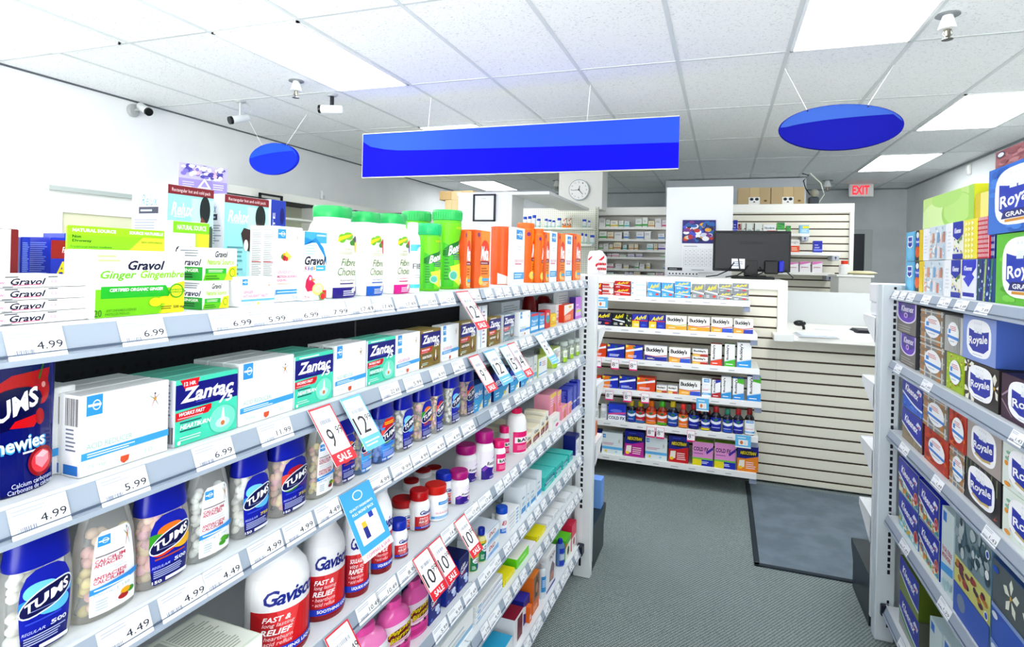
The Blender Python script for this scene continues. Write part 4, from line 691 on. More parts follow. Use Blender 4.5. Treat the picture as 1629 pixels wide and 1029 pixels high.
kb('maroonflat', 'supplement_box', 'box', 'low white carton with maroon panel', lambda: [R(0, 0, 1, 1, 'f2f0f0'), R(.3, .1, .9, .9, '8a2040')], 'f2f0f0', 'f4f2f2', '9a2a48', d=.08)
kb('greenpk', 'supplement_box', 'box', 'green and white herbal tea box', lambda: [R(0, 0, 1, 1, 'f0f4ea'), R(0, .72, 1, 1, '6cc83a'), E(.5, .36, .2, .2, '5a8a4a'), E(.52, .32, .1, .1, '8a4a3a'), P([(0, .62), (.4, .7), (0, .9)], 'f08a2a')], 'f0f4ea', '6cc83a', '74d040', d=.10)
kb('pinkpk', 'supplement_box', 'box', 'crimson and white herbal tea box', lambda: [R(0, 0, 1, 1, 'f4f0ee'), R(0, .5, 1, 1, 'e83a6a'), E(.5, .3, .2, .14, 'c05a6a')], 'f4f0ee', 'e83a6a', 'd82a5c', d=.10)
kb('gavibox', 'medicine_box', 'medicine box', 'white antacid tablet carton lying low', lambda: [R(0, 0, 1, 1, 'f6f8f6'), T('Gaviscon', .55, .55, .8, .4, '2a3c9c', 'bi'), R(0, 0, 1, .2, 'd82a34')], 'f6f8f6', 'eef2ec', 'dfe6da', d=.12)
# ---- bottles
TUMP = [(.80, 0), (.90, .015), (.95, .06), (.99, .25), (1, .42), (.97, .56), (.90, .66), (.84, .72)]
TUMC = [(.90, .66), (.92, .70), (.86, .80), (.80, .97), (.74, 1)]
WT = ('f8f6ee', 'f6f8f4', 'fbfaf4'); PK = ('fcccc4', 'fcdcc8', 'fae6bc', 'f8c8d2'); MIX = ('faecae', 'fcd0cc', 'f6f2c4', 'fce4cc'); MNT = ('f4f8f4', 'fafbf8')
FR = ('f2d63a', 'ee8a2a', '4aa83a', 'e2542c', 'f0c02a'); BL = ('5cb8ec', '8ad4f4', '3a9ae0', '74c8f0'); BY = ('e2404a', 'c8283c', 'e86a5a', '4a9a3a', '6a3a9a')
def tum(key, desc, lay, tabs, two=None, words='500', body='f2f4f2'): bt(key, 'antacid_bottle', 'bottle', desc, TUMP, TUMC, body, '1a2fb2', lambda: tums(lay, two, words), (.03, .655), 43, .56, 2.5, 'clear', tabs)
tum('tmint', 'clear antacid bottle with peppermint blue label', BL, WT); tum('tfruit', 'clear antacid bottle with mixed fruit label', FR, PK); tum('textra', 'clear antacid bottle with ice blue label', BL, WT, None, '750'); tum('tberry', 'clear antacid bottle with berry label', BY, PK, None, '750')
tum('tsmooth', 'light blue smoothie antacid bottle with fruit', FR, MIX, ('3a9ade', '5ab8ec'), '750', 'a8c8ee'); tum('tsred', 'light blue antacid bottle with red corner', BY, ('9ab8f0', 'b8ccf4'), ('3a8ad8', '5aa8e8', 'e2301c'), '750', '9ab8ee')
def cal(key, desc, tabs, pc): bt(key, 'calcium_bottle', 'bottle', desc, [(.86, 0), (.95, .015), (1, .08), (.97, .4), (.88, .66), (.74, .82), (.62, .88)], [(.64, .87), (.64, .985), (.58, 1)], 'eef0ee', 'f4f4f2', lambda: calc(pc), (.05, .72), 44, .56, 2.4, 'clear', tabs)
cal('cfruit', 'frosted calcium antacid bottle with fruit picture', MIX, ('b83a3a', '5aa03a', 'eab82a')); cal('cmint', 'frosted calcium antacid bottle with mint leaf', MNT, ('5aa83a', '4a9a3a', '6ab84a')); cal('cberry', 'frosted calcium antacid bottle with lemon picture', MIX, ('8a3a4a', 'e8d03a', '5aa03a'))
bt('gav', 'antacid_bottle', 'bottle', 'big white liquid antacid bottle with red label', [(.95, 0), (1, .02), (1, .53), (.985, .60), (.9, .68), (.68, .755), (.585, .79), (.565, .82), (.60, .87), (.66, .90), (.64, .93)], [(.56, .915), (.56, .985), (.5, 1)], 'f3f4f6', 'f4f5f7', gavi, (.0, .66), 84, .86)
bt('gavf', 'antacid_bottle', 'bottle', 'big white liquid antacid bottle with French red label', [(.95, 0), (1, .02), (1, .53), (.985, .60), (.9, .68), (.68, .755), (.585, .79), (.565, .82), (.60, .87), (.66, .90), (.64, .93)], [(.56, .915), (.56, .985), (.5, 1)], 'f3f4f6', 'f4f5f7', lambda: gavi(1), (.0, .66), 84, .86)
CYL = [(.94, 0), (1, .02), (1, .62), (.95, .68), (.8, .74), (.72, .76)]
def cyl(key, name, desc, capc, label, lz=(.03, .6), span=80, capr=.86, body='f4f5f6', cz=.76, prof=None): bt(key, name, 'bottle', desc, prof or CYL, [(capr, cz), (capr*1.02, cz+.01), (capr*1.02, .975), (capr*.95, 1)], body, capc, label, lz, span)
cyl('gtab', 'tablet_bottle', 'small antacid tablet bottle with blue cap', '2344b8', gavi); cyl('gred', 'tablet_bottle', 'white antacid tablet bottle with red cap', 'c41c28', gavi)
cyl('gred2', 'tablet_bottle', 'white store-brand tablet bottle with scarlet cap', 'd8342a', lambda: atoma_tall('ANTACID')); cyl('wred', 'tablet_bottle', 'white tablet bottle with dark red cap at the back', 'b01c26', None)
cyl('blucap', 'tablet_bottle', 'white antacid bottle with bright blue cap', '2448c8', gavi)
cyl('rest', 'laxative_bottle', 'white laxative powder bottle with magenta cap', 'c02a96', restora, (.02, .6)); cyl('restm', 'laxative_bottle', 'small laxative bottle with magenta cap and purple label', 'b8288c', restora, (.02, .56))
cyl('lax', 'laxative_bottle', 'small white and hot pink laxative bottle', 'ec2f8c', lax, (.02, .58), 85, .82); 
bt('laxbig', 'laxative_bottle', 'bottle', 'large white laxative jug with hot pink label', [(.96, 0), (1, .02), (1, .56), (.97, .7), (.8, .82), (.5, .88)], [(.46, .88), (.48, .89), (.48, .99), (.44, 1)], 'f4f4f4', 'e23274', lax, (.04, .5), 85)
bt('pepto', 'stomach_bottle', 'bottle', 'pink liquid stomach remedy bottle', [(.9, 0), (.98, .02), (1, .1), (1, .62), (.94, .72), (.78, .8), (.5, .86), (.4, .88)], [(.44, .87), (.44, .985), (.4, 1)], 'ee7cc0', 'e86ab4', pepto, (.05, .66), 62, .6, 2.5, 'gloss')
bt('peptoo', 'stomach_bottle', 'bottle', 'pink liquid bottle with white label turned away', [(.9, 0), (.98, .02), (1, .1), (1, .62), (.94, .72), (.78, .8), (.5, .86), (.4, .88)], [(.44, .87), (.44, .985), (.4, 1)], 'f09acc', 'e86ab4', lambda: [R(0, 0, 1, 1, 'f4f4f6'), L(.1, .2, .9, .9, 12, 'c0b8cc'), E(.5, .85, .2, .05, '4aa0e0')], (.05, .66), 62, .6, 2.5, 'gloss')
cyl('tonic', 'tablet_bottle', 'green labelled stomach tonic bottle', '2244b0', tonic, (.03, .64), 85, .7, 'e4e0a8', .80); cyl('enob', 'antacid_bottle', 'white antacid powder bottle with blue cap', '2a6ad0', eno_b, (.03, .6), 80, .9)
cyl('whiteb', 'tablet_bottle', 'plain white tablet bottle', 'f2f3f4', lambda: [R(0, 0, 1, 1, 'e8ecec'), L(.1, .1, .9, .9, 8, 'b0b4b8')], (.06, .6)); cyl('shamp', 'lotion_bottle', 'tall clear bottle with blue label', 'd8dee4', lambda: [R(0, 0, 1, 1, '4aa4dc'), L(.1, .3, .9, .8, 5, 'e2f2fb')], (.2, .66), 80, .5, 'dfe6ea', .86, [(.94, 0), (1, .02), (1, .74), (.85, .82), (.5, .86)])
cyl('blub', 'lotion_bottle', 'tall blue and grey lotion bottle', '2a48c0', lambda: [R(0, 0, 1, 1, '3a5ac8'), R(0, .3, 1, .7, 'a8bcd0'), L(.1, .35, .9, .65, 4, 'e8eef4')], (.05, .7), 80, .5, '7a9ac8', .84, [(.94, 0), (1, .02), (1, .74), (.8, .82), (.5, .84)])
JAR = [(.93, 0), (.98, .015), (1, .05), (1, .62), (.98, .72), (.88, .80), (.78, .84), (.78, .88)]
def jar(key, desc, bandc, fruit): bt(key, 'fibre_jar', 'bottle', desc, JAR, [(.80, .875), (.815, .885), (.815, .985), (.78, 1)], 'f4f5f5', '3cba72', lambda: fibre(bandc, fruit), (.0, .72), 42, .8, 2.5)
jar('fpur', 'large fibre tablet jar with purple band', '3c2494', ('5a9a3a', 'e8d83a', '6a3a7a')); jar('fblu', 'fibre tablet jar with blue band', '2f74c8', ('d83a4a', 'e8506a', 'c82a3a')); jar('fpnk', 'fibre tablet jar with magenta band', 'd8289c', ('d83a4a', '3a5ac0', 'e04a5a'))
bt('fibe', 'fibre_bottle', 'bottle', 'slim white fibre bottle with aqua band', [(.93, 0), (1, .02), (1, .72), (.9, .8), (.62, .85)], [(.66, .84), (.68, .85), (.68, .985), (.62, 1)], 'f5f6f6', 'f6f7f7', lambda: [R(0, 0, 1, 1, 'f4f6f7'), R(0, .84, 1, .98, '6cc4dc'), E(.6, .82, .26, .12, 'e2f2f6'), T('FIBE', .52, .52, .8, .11, '3c4048', 'n'), T('97%', .4, .42, .5, .05, 'b0d8e0'), L(.2, .26, .8, .36, 2, 'c4c8cc'), R(0, .06, 1, .14, '6cd0dc')], (.03, .7), 70)
BEN = [(.9, 0), (.97, .02), (1, .08), (.94, .3), (.84, .5), (.86, .6), (.98, .74), (1, .84), (.97, .88)]
bt('ben', 'fibre_bottle', 'bottle', 'tall waisted green fibre powder bottle', BEN, [(1, .87), (1.04, .875), (1.04, .99), (1, 1)], '74cc30', '3cc070', benef, (.03, .84), 80)
bt('bens', 'fibre_bottle', 'bottle', 'short green fibre powder bottle', [(.92, 0), (1, .03), (.98, .4), (.92, .6), (.96, .8), (.9, .84)], [(.96, .83), (1, .84), (1, .985), (.96, 1)], '74cc30', '3cc88a', benef, (.04, .8), 80)
bt('tub', 'fibre_tub', 'tub', 'large orange and white fibre powder tub', [(.97, 0), (1, .02), (1, .96), (.97, .98)], [(.99, .975), (.99, .99), (.95, 1)], 'ee6a1c', 'ee6a1c', meta_tub, (.01, .96), 88)
bt('tubs', 'fibre_tub', 'tub', 'orange fibre powder tub', [(.97, 0), (1, .02), (1, .9), (.97, .92)], [(.99, .91), (1.0, .92), (1.0, .99), (.95, 1)], 'ee8a2c', 'f0802a', meta, (.02, .88), 88)
bt('dome', 'cup_pack', 'cup', 'dark red ribbed cup upside down', [(1, 0), (1, .1), (.98, .16)], [(.97, .16), (.92, .5), (.8, .86), (.6, .97), (.3, 1)], 'dfe4e8', '9c1420', None)
bt('clearj', 'suppository_jar', 'jar', 'clear suppository jar with green label', [(.96, 0), (1, .02), (1, .8), (.96, .82)], [(.98, .81), (1, .82), (1, .98), (.9, 1)], 'e4ece4', 'cfd8d4', lambda: [R(0, 0, 1, 1, 'f0f6ea'), R(0, 0, 1, .4, 'b4dc3a'), L(.1, .5, .8, .8, 3, 'a8b8a8')], (.04, .6), 75, .8, 3, 'clear', ('e8f0d8', 'dfe8d4'))
QP = [(.93, 0), (1, .02), (1, .56), (.9, .66), (.56, .74), (.46, .78)]
def ql(key, desc, body, capc, c1, low): bt(key, 'syrup_bottle', 'bottle', desc, QP, [(.54, .77), (.56, .78), (.52, .99), (.46, 1)], body, capc, lambda: quil_l(c1, low), (.03, .56), 75, .7, 2.4, 'gloss')
ql('qy', 'dark syrup bottle with yellow cap and blue label', '20223c', 'e0c81c', '2a6ab8', '2a4ab0'); ql('qyr', 'amber syrup bottle with yellow cap and red label', '7a2418', 'dccc1c', 'c83a4a', '3a8ac0'); ql('qo', 'orange syrup bottle with orange cap', 'b8461c', 'ee8a22', 'e0662a', 'e89a3a'); ql('qg', 'amber syrup bottle with green cap', '9a3418', '58c02c', 'd85a2a', '5ab83a')
ql('qor', 'amber syrup bottle with red cap and orange label', '8a2c16', 'e83c2a', 'ea862a', 'f0a04a'); ql('qr', 'dark syrup bottle with red cap and blue label', '1a1c38', 'c41c2c', '2338b4', '1c2c98'); ql('qb', 'navy syrup bottle with yellow label strip', '1c2040', '1c2a50', '2448b8', 'e0d02a'); ql('qt', 'dark syrup bottle with teal cap', '16203a', '3a9a84', '2a4ab8', '3a6ac8')
bt('qw', 'syrup_bottle', 'bottle', 'dark syrup bottle with white label', QP, [(.54, .77), (.56, .78), (.52, .99), (.46, 1)], '2a1418', '9a1420', lambda: atoma_tall('COUGH'), (.03, .56), 75, .7, 2.4, 'gloss')
cyl('pill', 'pill_bottle', 'small white pill bottle', 'f0f2f4', None)
# ---------------------------------------------------------------- the medicine gondola, shelf by shelf, nearest pack first
MS = ['the top medicine shelf', 'the second medicine shelf', 'the third medicine shelf', 'the fourth medicine shelf', 'the fifth medicine shelf', 'the sixth medicine shelf', 'the bottom medicine shelf']
fill(LG, ZL[0], [
    ('slim', -70, 138, 438, dict(n=4, sb=.02)),
    ('maroon', -40, 28, 362, dict(sb=.12)), ('bluebk', 30, 47, 376, dict(sb=.15, d=.04)), ('aleve', 77, 150, 378, dict(sb=.13)), ('bluebk', 100, 190, 372, dict(sb=.24, desc='royal blue pain relief box behind the red-striped one')),
    ('gsmall', 321, 364, 446, dict(sb=.02)), ('gsmall', 320, 378, 394, dict(sb=.028, dz=.0395, rot=.05)), ('gtall', 271, 331, 352, dict(sb=.13)),
    ('relux', 262, 337, 296, dict(sb=.24, d=.085)), ('relux', 353, 425, 312, dict(sb=.24, d=.07, desc='aqua hot and cold pack box second along')),
    ('anti', 381, 436, 440, dict(sb=.012, d=.03)), ('motion', 436, 479, 360, dict(sb=.045)), ('kids', 481, 518, 368, dict(sb=.03)),
    ('fpur', 489, 562, 329, dict(sb=.03)), ('fblu', 551, 606, 338, dict(sb=.03)), ('fpnk', 594, 648, 341, dict(sb=.025)), ('fibe', 641, 667, 354, dict(sb=.015)),
    ('ben', 637, 683, 337, dict(sb=.16, desc='waisted green fibre powder bottle in the back row')), ('bens', 659, 700, 356, dict(sb=.02)), ('ben', 686, 732, 335, dict(sb=.025)),
    ('meta', 737, 748, 366, dict(sb=.02, desc='small orange fibre powder carton')), ('meta', 754, 778, 366, dict(sb=.02, d=.09)), ('tub', 779, 815, 361, dict(sb=.035)), ('ftall', 816, 833, 362, dict(sb=.012, d=.02)),
    ('tubs', 821, 848, 355, dict(sb=.05)), ('tubs', 846, 863, 364, dict(sb=.02)), ('meta', 865, 873, 369, {}), ('ftall', 874, 885, 368, {}), ('meta', 886, 898, 371, {}), ('ftall', 899, 909, 373, dict(desc='slim white fibre laxative box with blue band')), ('meta', 911, 923, 372, {})], MS[0])
gb = put_box(LG, ZL[0], 'ginger', 140, 293, 398, MS[0], 'near', dict(sb=.015, d=.045))[0]
def _card():
    w = max(v.co.x for v in gb.data.vertices)*2; m = MB(); h0 = max(v.co.z for v in gb.data.vertices); h = .028
    m.box(-w/2, .0395, h0-.004, w/2, .0435, h0+h, 'a6dd22', 'satin', r=.001); m.front(ginger_card(), -w/2, w/2, h0, h0+h, .0395, 'satin'); m.build('header_card', gb)
_card()
fill(LG, ZL[1], [
    ('acid', 34, 118, 618, dict(sb=.05, rows=2, desc='white acid reducer box behind the blue pouch')), ('acid', 125, 267, 617, dict(sb=.012, rows=3)), ('zan75', 276, 377, 596, dict(sb=.012, rows=3)), ('acid30', 379, 466, 571, dict(sb=.012, rows=3)), ('zan75b', 467, 529, 562, dict(sb=.012, rows=3)),
    ('acid', 531, 581, 546, dict(sb=.012, rows=2)), ('zan75b', 583, 628, 538, dict(sb=.012, rows=2)), ('acidmax', 629, 667, 530, dict(sb=.012, rows=2)), ('zan150', 668, 700, 524, dict(sb=.012, rows=2)), ('acidmax', 702, 729, 516, dict(sb=.012)), ('zan150', 731, 757, 511, dict(sb=.012)),
    ('tallw', 759, 774, 486, dict(sb=.02)), ('zan150', 777, 796, 504, {}), ('zan150g', 800, 818, 499, {}), ('clearw', 797, 826, 479, dict(sb=.10)), ('antw', 826, 843, 495, {}), ('pep', 844, 856, 498, {}), ('pep', 858, 866, 498, {}), ('redp', 867, 875, 493, {}), ('yelp', 876, 885, 499, {}),
    ('whitepk', 884, 893, 484, dict(sb=.04, desc='white and red antacid bottle box')), ('clearw', 886, 903, 464, dict(sb=.055, d=.02, desc='tall pale carton with orange print at the back')), ('orangeb', 897, 912, 484, {}), ('violet', 915, 924, 472, dict(d=.03)),
    ('dome', 829, 853, 470, dict(sb=.11)), ('dome', 851, 877, 470, dict(sb=.11))], MS[1])
B148 = dict(h=.142)
fill(LG, ZL[2], [
    ('tmint', -6, 113, 0, B148), ('cfruit', 110, 215, 0, B148), ('tfruit', 206, 298, 0, B148), ('cmint', 291, 364, 0, B148), ('textra', 362, 426, 0, B148), ('tberry', 421, 486, 0, B148), ('cberry', 485, 529, 0, dict(h=.138)), ('tfruit', 527, 563, 0, B148), ('tsmooth', 560, 590, 0, B148), ('tsred', 587, 626, 0, B148),
    ('textra', 624, 656, 0, B148), ('tfruit', 654, 685, 0, B148), ('tberry', 682, 704, 0, B148), ('textra', 703, 730, 0, dict(h=.146, desc='white antacid bottle with slim blue and red label')), ('tberry', 728, 753, 0, dict(h=.146)),
    ('exsm', 753, 768, 611, {}), ('exsm', 769, 781, 608, {}), ('exbig', 785, 809, 590, {}), ('exbig', 811, 826, 586, {}), ('exbig', 828, 841, 592, {}), ('flatw', 842, 847, 568, {}), ('flatw', 849, 854, 565, {}), ('glyw', 856, 870, 568, {}), ('clearj', 872, 886, 556, {}),
    ('glyw', 880, 891, 553, dict(sb=.02)), ('clearj', 889, 902, 543, {}), ('clearj', 901, 912, 540, {}), ('clearj', 911, 921, 538, {}), ('clearj', 850, 868, 552, dict(sb=.1, desc='clear jar with dark green lid at the back')), ('clearj', 876, 890, 542, dict(sb=.1, desc='clear jar with leaf green lid at the back'))], MS[2])
fill(LG, ZL[3], [
    ('gavibox', 225, 416, 1075, dict(sb=.004, h=.085, d=.135)), ('gav', 388, 489, 0, dict(h=.202, rot=-.2)), ('gav', 477, 546, 0, dict(h=.205, sb=.016, rot=-.18)), ('gavf', 540, 585, 0, dict(h=.205, rot=-.15)), ('gavf', 583, 622, 0, dict(h=.205, sb=.016, rot=-.12)),
    ('gtab', 618, 648, 826, {}), ('gred', 619, 661, 792, dict(sb=.07)), ('gred', 648, 683, 778, dict(sb=.035)), ('gred2', 672, 712, 769, dict(sb=.02)), ('wred', 640, 668, 762, dict(sb=.18)), ('wred', 658, 687, 746, dict(sb=.2)), ('wred', 677, 704, 742, dict(sb=.19)), ('blucap', 690, 722, 750, dict(sb=.05)),
    ('restm', 712, 746, 747, {}), ('rest', 722, 758, 706, dict(sb=.06)), ('rest', 753, 785, 684, dict(sb=.02)), ('lax', 781, 804, 699, {}), ('lax', 792, 812, 677, dict(sb=.06)), ('laxbig', 803, 837, 648, {}),
    ('gax', 837, 845, 690, dict(rows=2)), ('gax', 848, 858, 678, dict(rows=2)), ('gax', 860, 866, 665, {}), ('gax', 867, 872, 655, {}), ('pinkb', 874, 884, 626, dict(sb=.03, d=.07)), ('pinkb', 886, 892, 622, dict(sb=.03, d=.07)), ('pinkw', 878, 890, 660, dict(sb=.004, d=.022)), ('pinkb', 893, 901, 645, {}), ('pinkb', 903, 909, 640, {}),
    ('navyb', 902, 911, 618, dict(sb=.02, d=.05)), ('navyb', 911.5, 917, 612, dict(sb=.02, d=.05)), ('navyb', 917.5, 922, 606, dict(sb=.02, d=.04))], MS[3])
_gb = [r[0] for r in REG if r[1].startswith('white antacid tablet carton lying')][0]
def _top():
    vx = [v.co for v in _gb.data.vertices]; w, d, h = max(v.x for v in vx), max(v.y for v in vx), max(v.z for v in vx); m = MB()
    m.art([R(.02, .04, .98, .96, 'eef0e8'), R(.04, .5, .6, .92, 'c9cec6'), L(.05, .52, .58, .9, 14, '7c8478'), L(.05, .08, .6, .46, 12, 'a2a89c'), L(.64, .1, .95, .9, 18, 'b8bcb2'), R(.62, .08, .625, .92, 'c4c8bc')], lambda x, y, e: (-w+2*w*x, d*y, h+e)); m.build('printed_top', _gb)
_top()
fill(LG, ZL[4], [
    ('peptoo', 545, 610, 0, dict(h=.125, rot=-.22)), ('pepto', 600, 648, 0, dict(h=.125, rot=-.22)), ('pepto', 638, 677, 0, dict(h=.128, rot=-.2)), ('alka', 682, 701, 934, dict(sb=.012)), ('alka', 709, 726, 908, dict(sb=.01)), ('alka', 729, 745, 884, dict(sb=.01)), ('tonic', 742, 760, 866, {}), ('tonic', 757, 773, 839, {}),
    ('eno', 774, 793, 838, dict(n=2, sb=.01)), ('enob', 787, 808, 805, dict(sb=.02)), ('stackw', 808, 826, 812, dict(n=5)), ('bluew', 797, 812, 786, dict(sb=.13, n=2)), ('bluew', 829, 836, 775, {}), ('bluew', 838, 842, 770, {}), ('bluew', 844, 852, 768, {}), ('bluew', 854, 861, 752, dict(desc='tall slim white carton')), 
    ('teal', 866, 882, 752, {}), ('teal', 884, 893, 738, {}), ('teal', 895, 903, 729, {}), ('teal', 905, 911, 720, {}), ('stackw', 812, 828, 780, dict(sb=.12, n=4, desc='thin white carton in the back row')), ('navyt', 915, 921, 692, {})], MS[4])
fill(LG, ZL[5], [
    ('flatw', 700, 752, 1015, dict(h=.07, d=.12, desc='low white tablet carton with printed top')), ('whiteb', 728, 758, 973, dict(sb=.03)), ('longw', 757, 799, 940, dict(n=3)), ('yell', 801, 819, 925, dict(n=3)), ('lime', 822, 841, 878, {}), ('whitepk', 843, 852, 873, dict(n=2)), ('yell', 854, 868, 845, dict(n=2)),
    ('flat', 870, 878, 845, dict(n=3)), ('flat', 880, 888, 827, dict(n=3)), ('flat', 890, 897, 810, dict(n=2)), ('flat', 900, 908, 803, dict(n=3)), ('flatw', 911, 918, 780, dict(d=.1, desc='upright clear-faced white carton')), ('whitepk', 832, 846, 848, dict(sb=.13, n=2, desc='white and pink ointment box in the back row')), ('stackw', 868, 880, 812, dict(sb=.13, n=3, desc='thin white carton in the back row'))], MS[5])
fill(LG, ZL[6], [
    ('tealflat', 784, 815, 1020, dict(h=.06)), ('maroonflat', 818, 832, 1000, dict(h=.1)), ('purplel', 832, 842, 985, dict(h=.09, sb=.03, d=.1)), ('orangelow', 842, 846, 965, dict(h=.06, d=.1)), ('orangetall', 847, 857, 915, dict(sb=.02)), ('shamp', 855, 868, 896, {}), ('po', 869, 883, 878, {}), ('blub', 883, 898, 857, {}), ('greenpk', 899, 908, 855, {}), ('pinkpk', 909, 916, 833, dict(d=.05))], MS[6])
# the blue pouch at the near end
def pouch():
    z = ZL[1]; a0, _ = LG.at(-70, z, -.035); a1, _ = LG.at(88, z, -.035); w = a1-a0; h = .158; p = LG.pt((a0+a1)/2, -.026, z+.0006)
    root = empty('chews_pouch', p, LG.rz); m = MB(); NX, NZ = 14, 16; vs, fs = [], []
    for s in (-1, 1):
        for j in range(NZ+1):
            t = j/NZ
            for i in range(NX+1):
                u = i/NX; th = .022*math.sin(math.pi*u)**.6*(1-t)**.75+.0006; vs.append((-w/2+w*u*(1)+ (u-.5)*.006*t, .018+s*th, t*h))
    n1 = (NX+1)*(NZ+1)
    for b in (0, n1):
        for j in range(NZ):
            for i in range(NX): q = b+j*(NX+1)+i; fs.append((q, q+1, q+NX+2, q+NX+1) if b == 0 else (q, q+NX+1, q+NX+2, q+1))
    for j in range(NZ):
        for i in (0, NX): q = j*(NX+1)+i; fs.append((q, q+NX+1, n1+q+NX+1, n1+q))
    fs.append(tuple(NZ*(NX+1)+i for i in range(NX+1))+tuple(n1+NZ*(NX+1)+i for i in range(NX, -1, -1)))
    m.mesh(vs, fs, '141c70', 'gloss', True); m.build('bag', root)
    def surf(x, y, e):
        th = .022*max(0, math.sin(math.pi*min(max(x, 0), 1)))**.6*(1-min(y, 1))**.75+.0006; return (-w/2+w*x, .018-th-.0012-e, y*h)
    m = MB(); a = [R(.02, .02, .98, .98, '18247e'), R(.955, .02, .98, .98, '2c3cb0'), P([(.0, .62), (.5, .78), (.93, .80), (.9, .70), (.5, .66)], 'd4202c'), E(.82, .66, .1, .1, 'c8242c'), E(.845, .69, .025, .02, 'f0b8b0'), P([(.78, .74), (.86, .86), (.9, .88), (.88, .86), (.8, .73)], '4a8a2a'), E(.84, .9, .055, .028, 'c85a24'),
         P([(.42+.4*math.cos(q), .56+.13*math.sin(q)+.05*math.cos(q)) for q in [k*math.tau/20 for k in range(20)]], '0e1458'), P([(.44, .44), (.7, .42), (.78, .48), (.72, .50), (.5, .48)], 'd4202c'), E(.78, .48, .055, .055, 'b81c26'), T('TUMS', .46, .57, .62, .13, 'ffffff', 'Bu'), T('chewies', .52, .33, .66, .11, '58b4e8', 'B'), T('chewies', .52, .332, .62, .09, 'f4f8fc', 'b'),
         L(.56, .25, .86, .28, 1, 'e8ecfa'), E(.78, .18, .17, .1, 'a01c2c'), E(.78, .18, .13, .075, 'e8505a'), P([(.7, .17), (.78, .13), (.88, .17), (.88, .22), (.8, .25), (.7, .22)], 'f4a8b4'), P([(.7, .22), (.8, .25), (.88, .22), (.8, .2)], 'f8ccd2'), T('Calcium carbonate', .68, .065, .5, .03, 'dfe4fa'), T('Carbonate de calcium', .66, .03, .54, .03, 'dfe4fa')]
    m.art(a, surf, 'gloss', 14); m.build('printed_front', root)
    reg(root, 'shiny navy pouch of chewy antacids with cherries', MS[1], 'pouch', 'near', '', None)
pouch()
# price tags in the sloping channels
def tags(rk, z, loc, px, start=None, step=.094, end=-.03, w=.056, pr=('4.99', '5.99', '6.49', '7.99', '8.49', '9.99', '10.49', '12.99', '17.49')):
    for u0, u1, p in px:
        a0, _ = rk.at(u0, z-.018, .008); a1, _ = rk.at(u1, z-.018, .008); price_tag(rk, z, (a0+a1)/2, p, f'the edge of {loc}', abs(a1-a0))
    if start:
        a, _ = rk.at(start, z, .005); k = 0
        while a < end:
            if abs(a+1.235) > .04: price_tag(rk, z, a, pr[(k*5+int(z*97)) % len(pr)], f'the edge of {loc}', w)
            a += step*RNG.choice((.8, .95, 1.05, 1.25)); k += 1
tags(LG, ZL[0], MS[0], [(8, 102, '4.99'), (190, 262, '6.99'), (335, 401, '6.99'), (394, 455, '5.99'), (455, 507, '6.99'), (503, 553, '7.99'), (550, 594, '17.49'), (590, 624, '17.49'), (628, 661, '17.49'), (665, 693, '20.49'), (698, 722, '12.49'), (746, 763, '12.49')], 776, .082)
tags(LG, ZL[1], MS[1], [(14, 108, '4.99'), (157, 234, '5.99'), (308, 370, '6.99'), (412, 463, '11.99'), (605, 635, '22.49'), (643, 670, '5.99'), (685, 707, '8.99'), (720, 738, '8.99')], 770, .082)
tags(LG, ZL[2], MS[2], [(156, 239, '4.49'), (254, 326, '4.99'), (323, 382, '4.49'), (396, 448, '4.99'), (452, 498, '4.99'), (503, 540, '4.49'), (587, 619, '4.99'), (623, 653, '9.99'), (655, 680, '4.99'), (682, 706, '4.99'), (709, 731, '4.99'), (735, 754, '9.99')], 768, .08)
tags(LG, ZL[3], MS[3], [(568, 603, '10.49'), (599, 631, '10.49'), (634, 661, '8.99'), (703, 727, '14.99'), (741, 761, '17.49'), (762, 781, '17.49')], 793, .08)
tags(LG, ZL[4], MS[4], [(690, 711, '5.99'), (714, 734, '9.99'), (738, 757, '7.49'), (762, 779, '6.99'), (779, 795, '10.99')], 806, .08)
tags(LG, ZL[5], MS[5], [(778, 795, '4.49'), (766, 777, '3.99')], 806, .075)
tags(LG, ZL[6], MS[6], [], 838, .075)
SE = lambda i: f'the edge of {MS[i]}'
strip(LG, ZL[0], 724, 744, ('12', '99'), 'red', SE(0), .115); strip(LG, ZL[1], 489, 524, ('9', '99'), 'red', SE(1), .105); strip(LG, ZL[1], 540, 571, ('12', '99'), 'blue', SE(1), .105)
strip(LG, ZL[1], 744, 760, ('9', '99'), 'red', SE(1), .11); strip(LG, ZL[1], 769, 786, ('12', '99'), 'blue', SE(1), .11); strip(LG, ZL[1], 793, 806, ('15', '49'), 'blue', SE(1), .12); strip(LG, ZL[1], 806, 818, ('14', '99'), 'red', SE(1), .12); strip(LG, ZL[1], 850, 861, ('9', '49'), 'blue', SE(1), .12)
strip(LG, ZL[2], 538, 586, ('', ''), 'card', SE(2), .125, lean=.5); strip(LG, ZL[3], 515, 552, ('10', '49'), 'red', SE(3), .1); strip(LG, ZL[3], 655, 679, ('10', '99'), 'red', SE(3), .1); strip(LG, ZL[3], 680, 699, ('10', '99'), 'red', SE(3), .1); strip(LG, ZL[3], 721, 738, ('10', '99'), 'red', SE(3), .1)
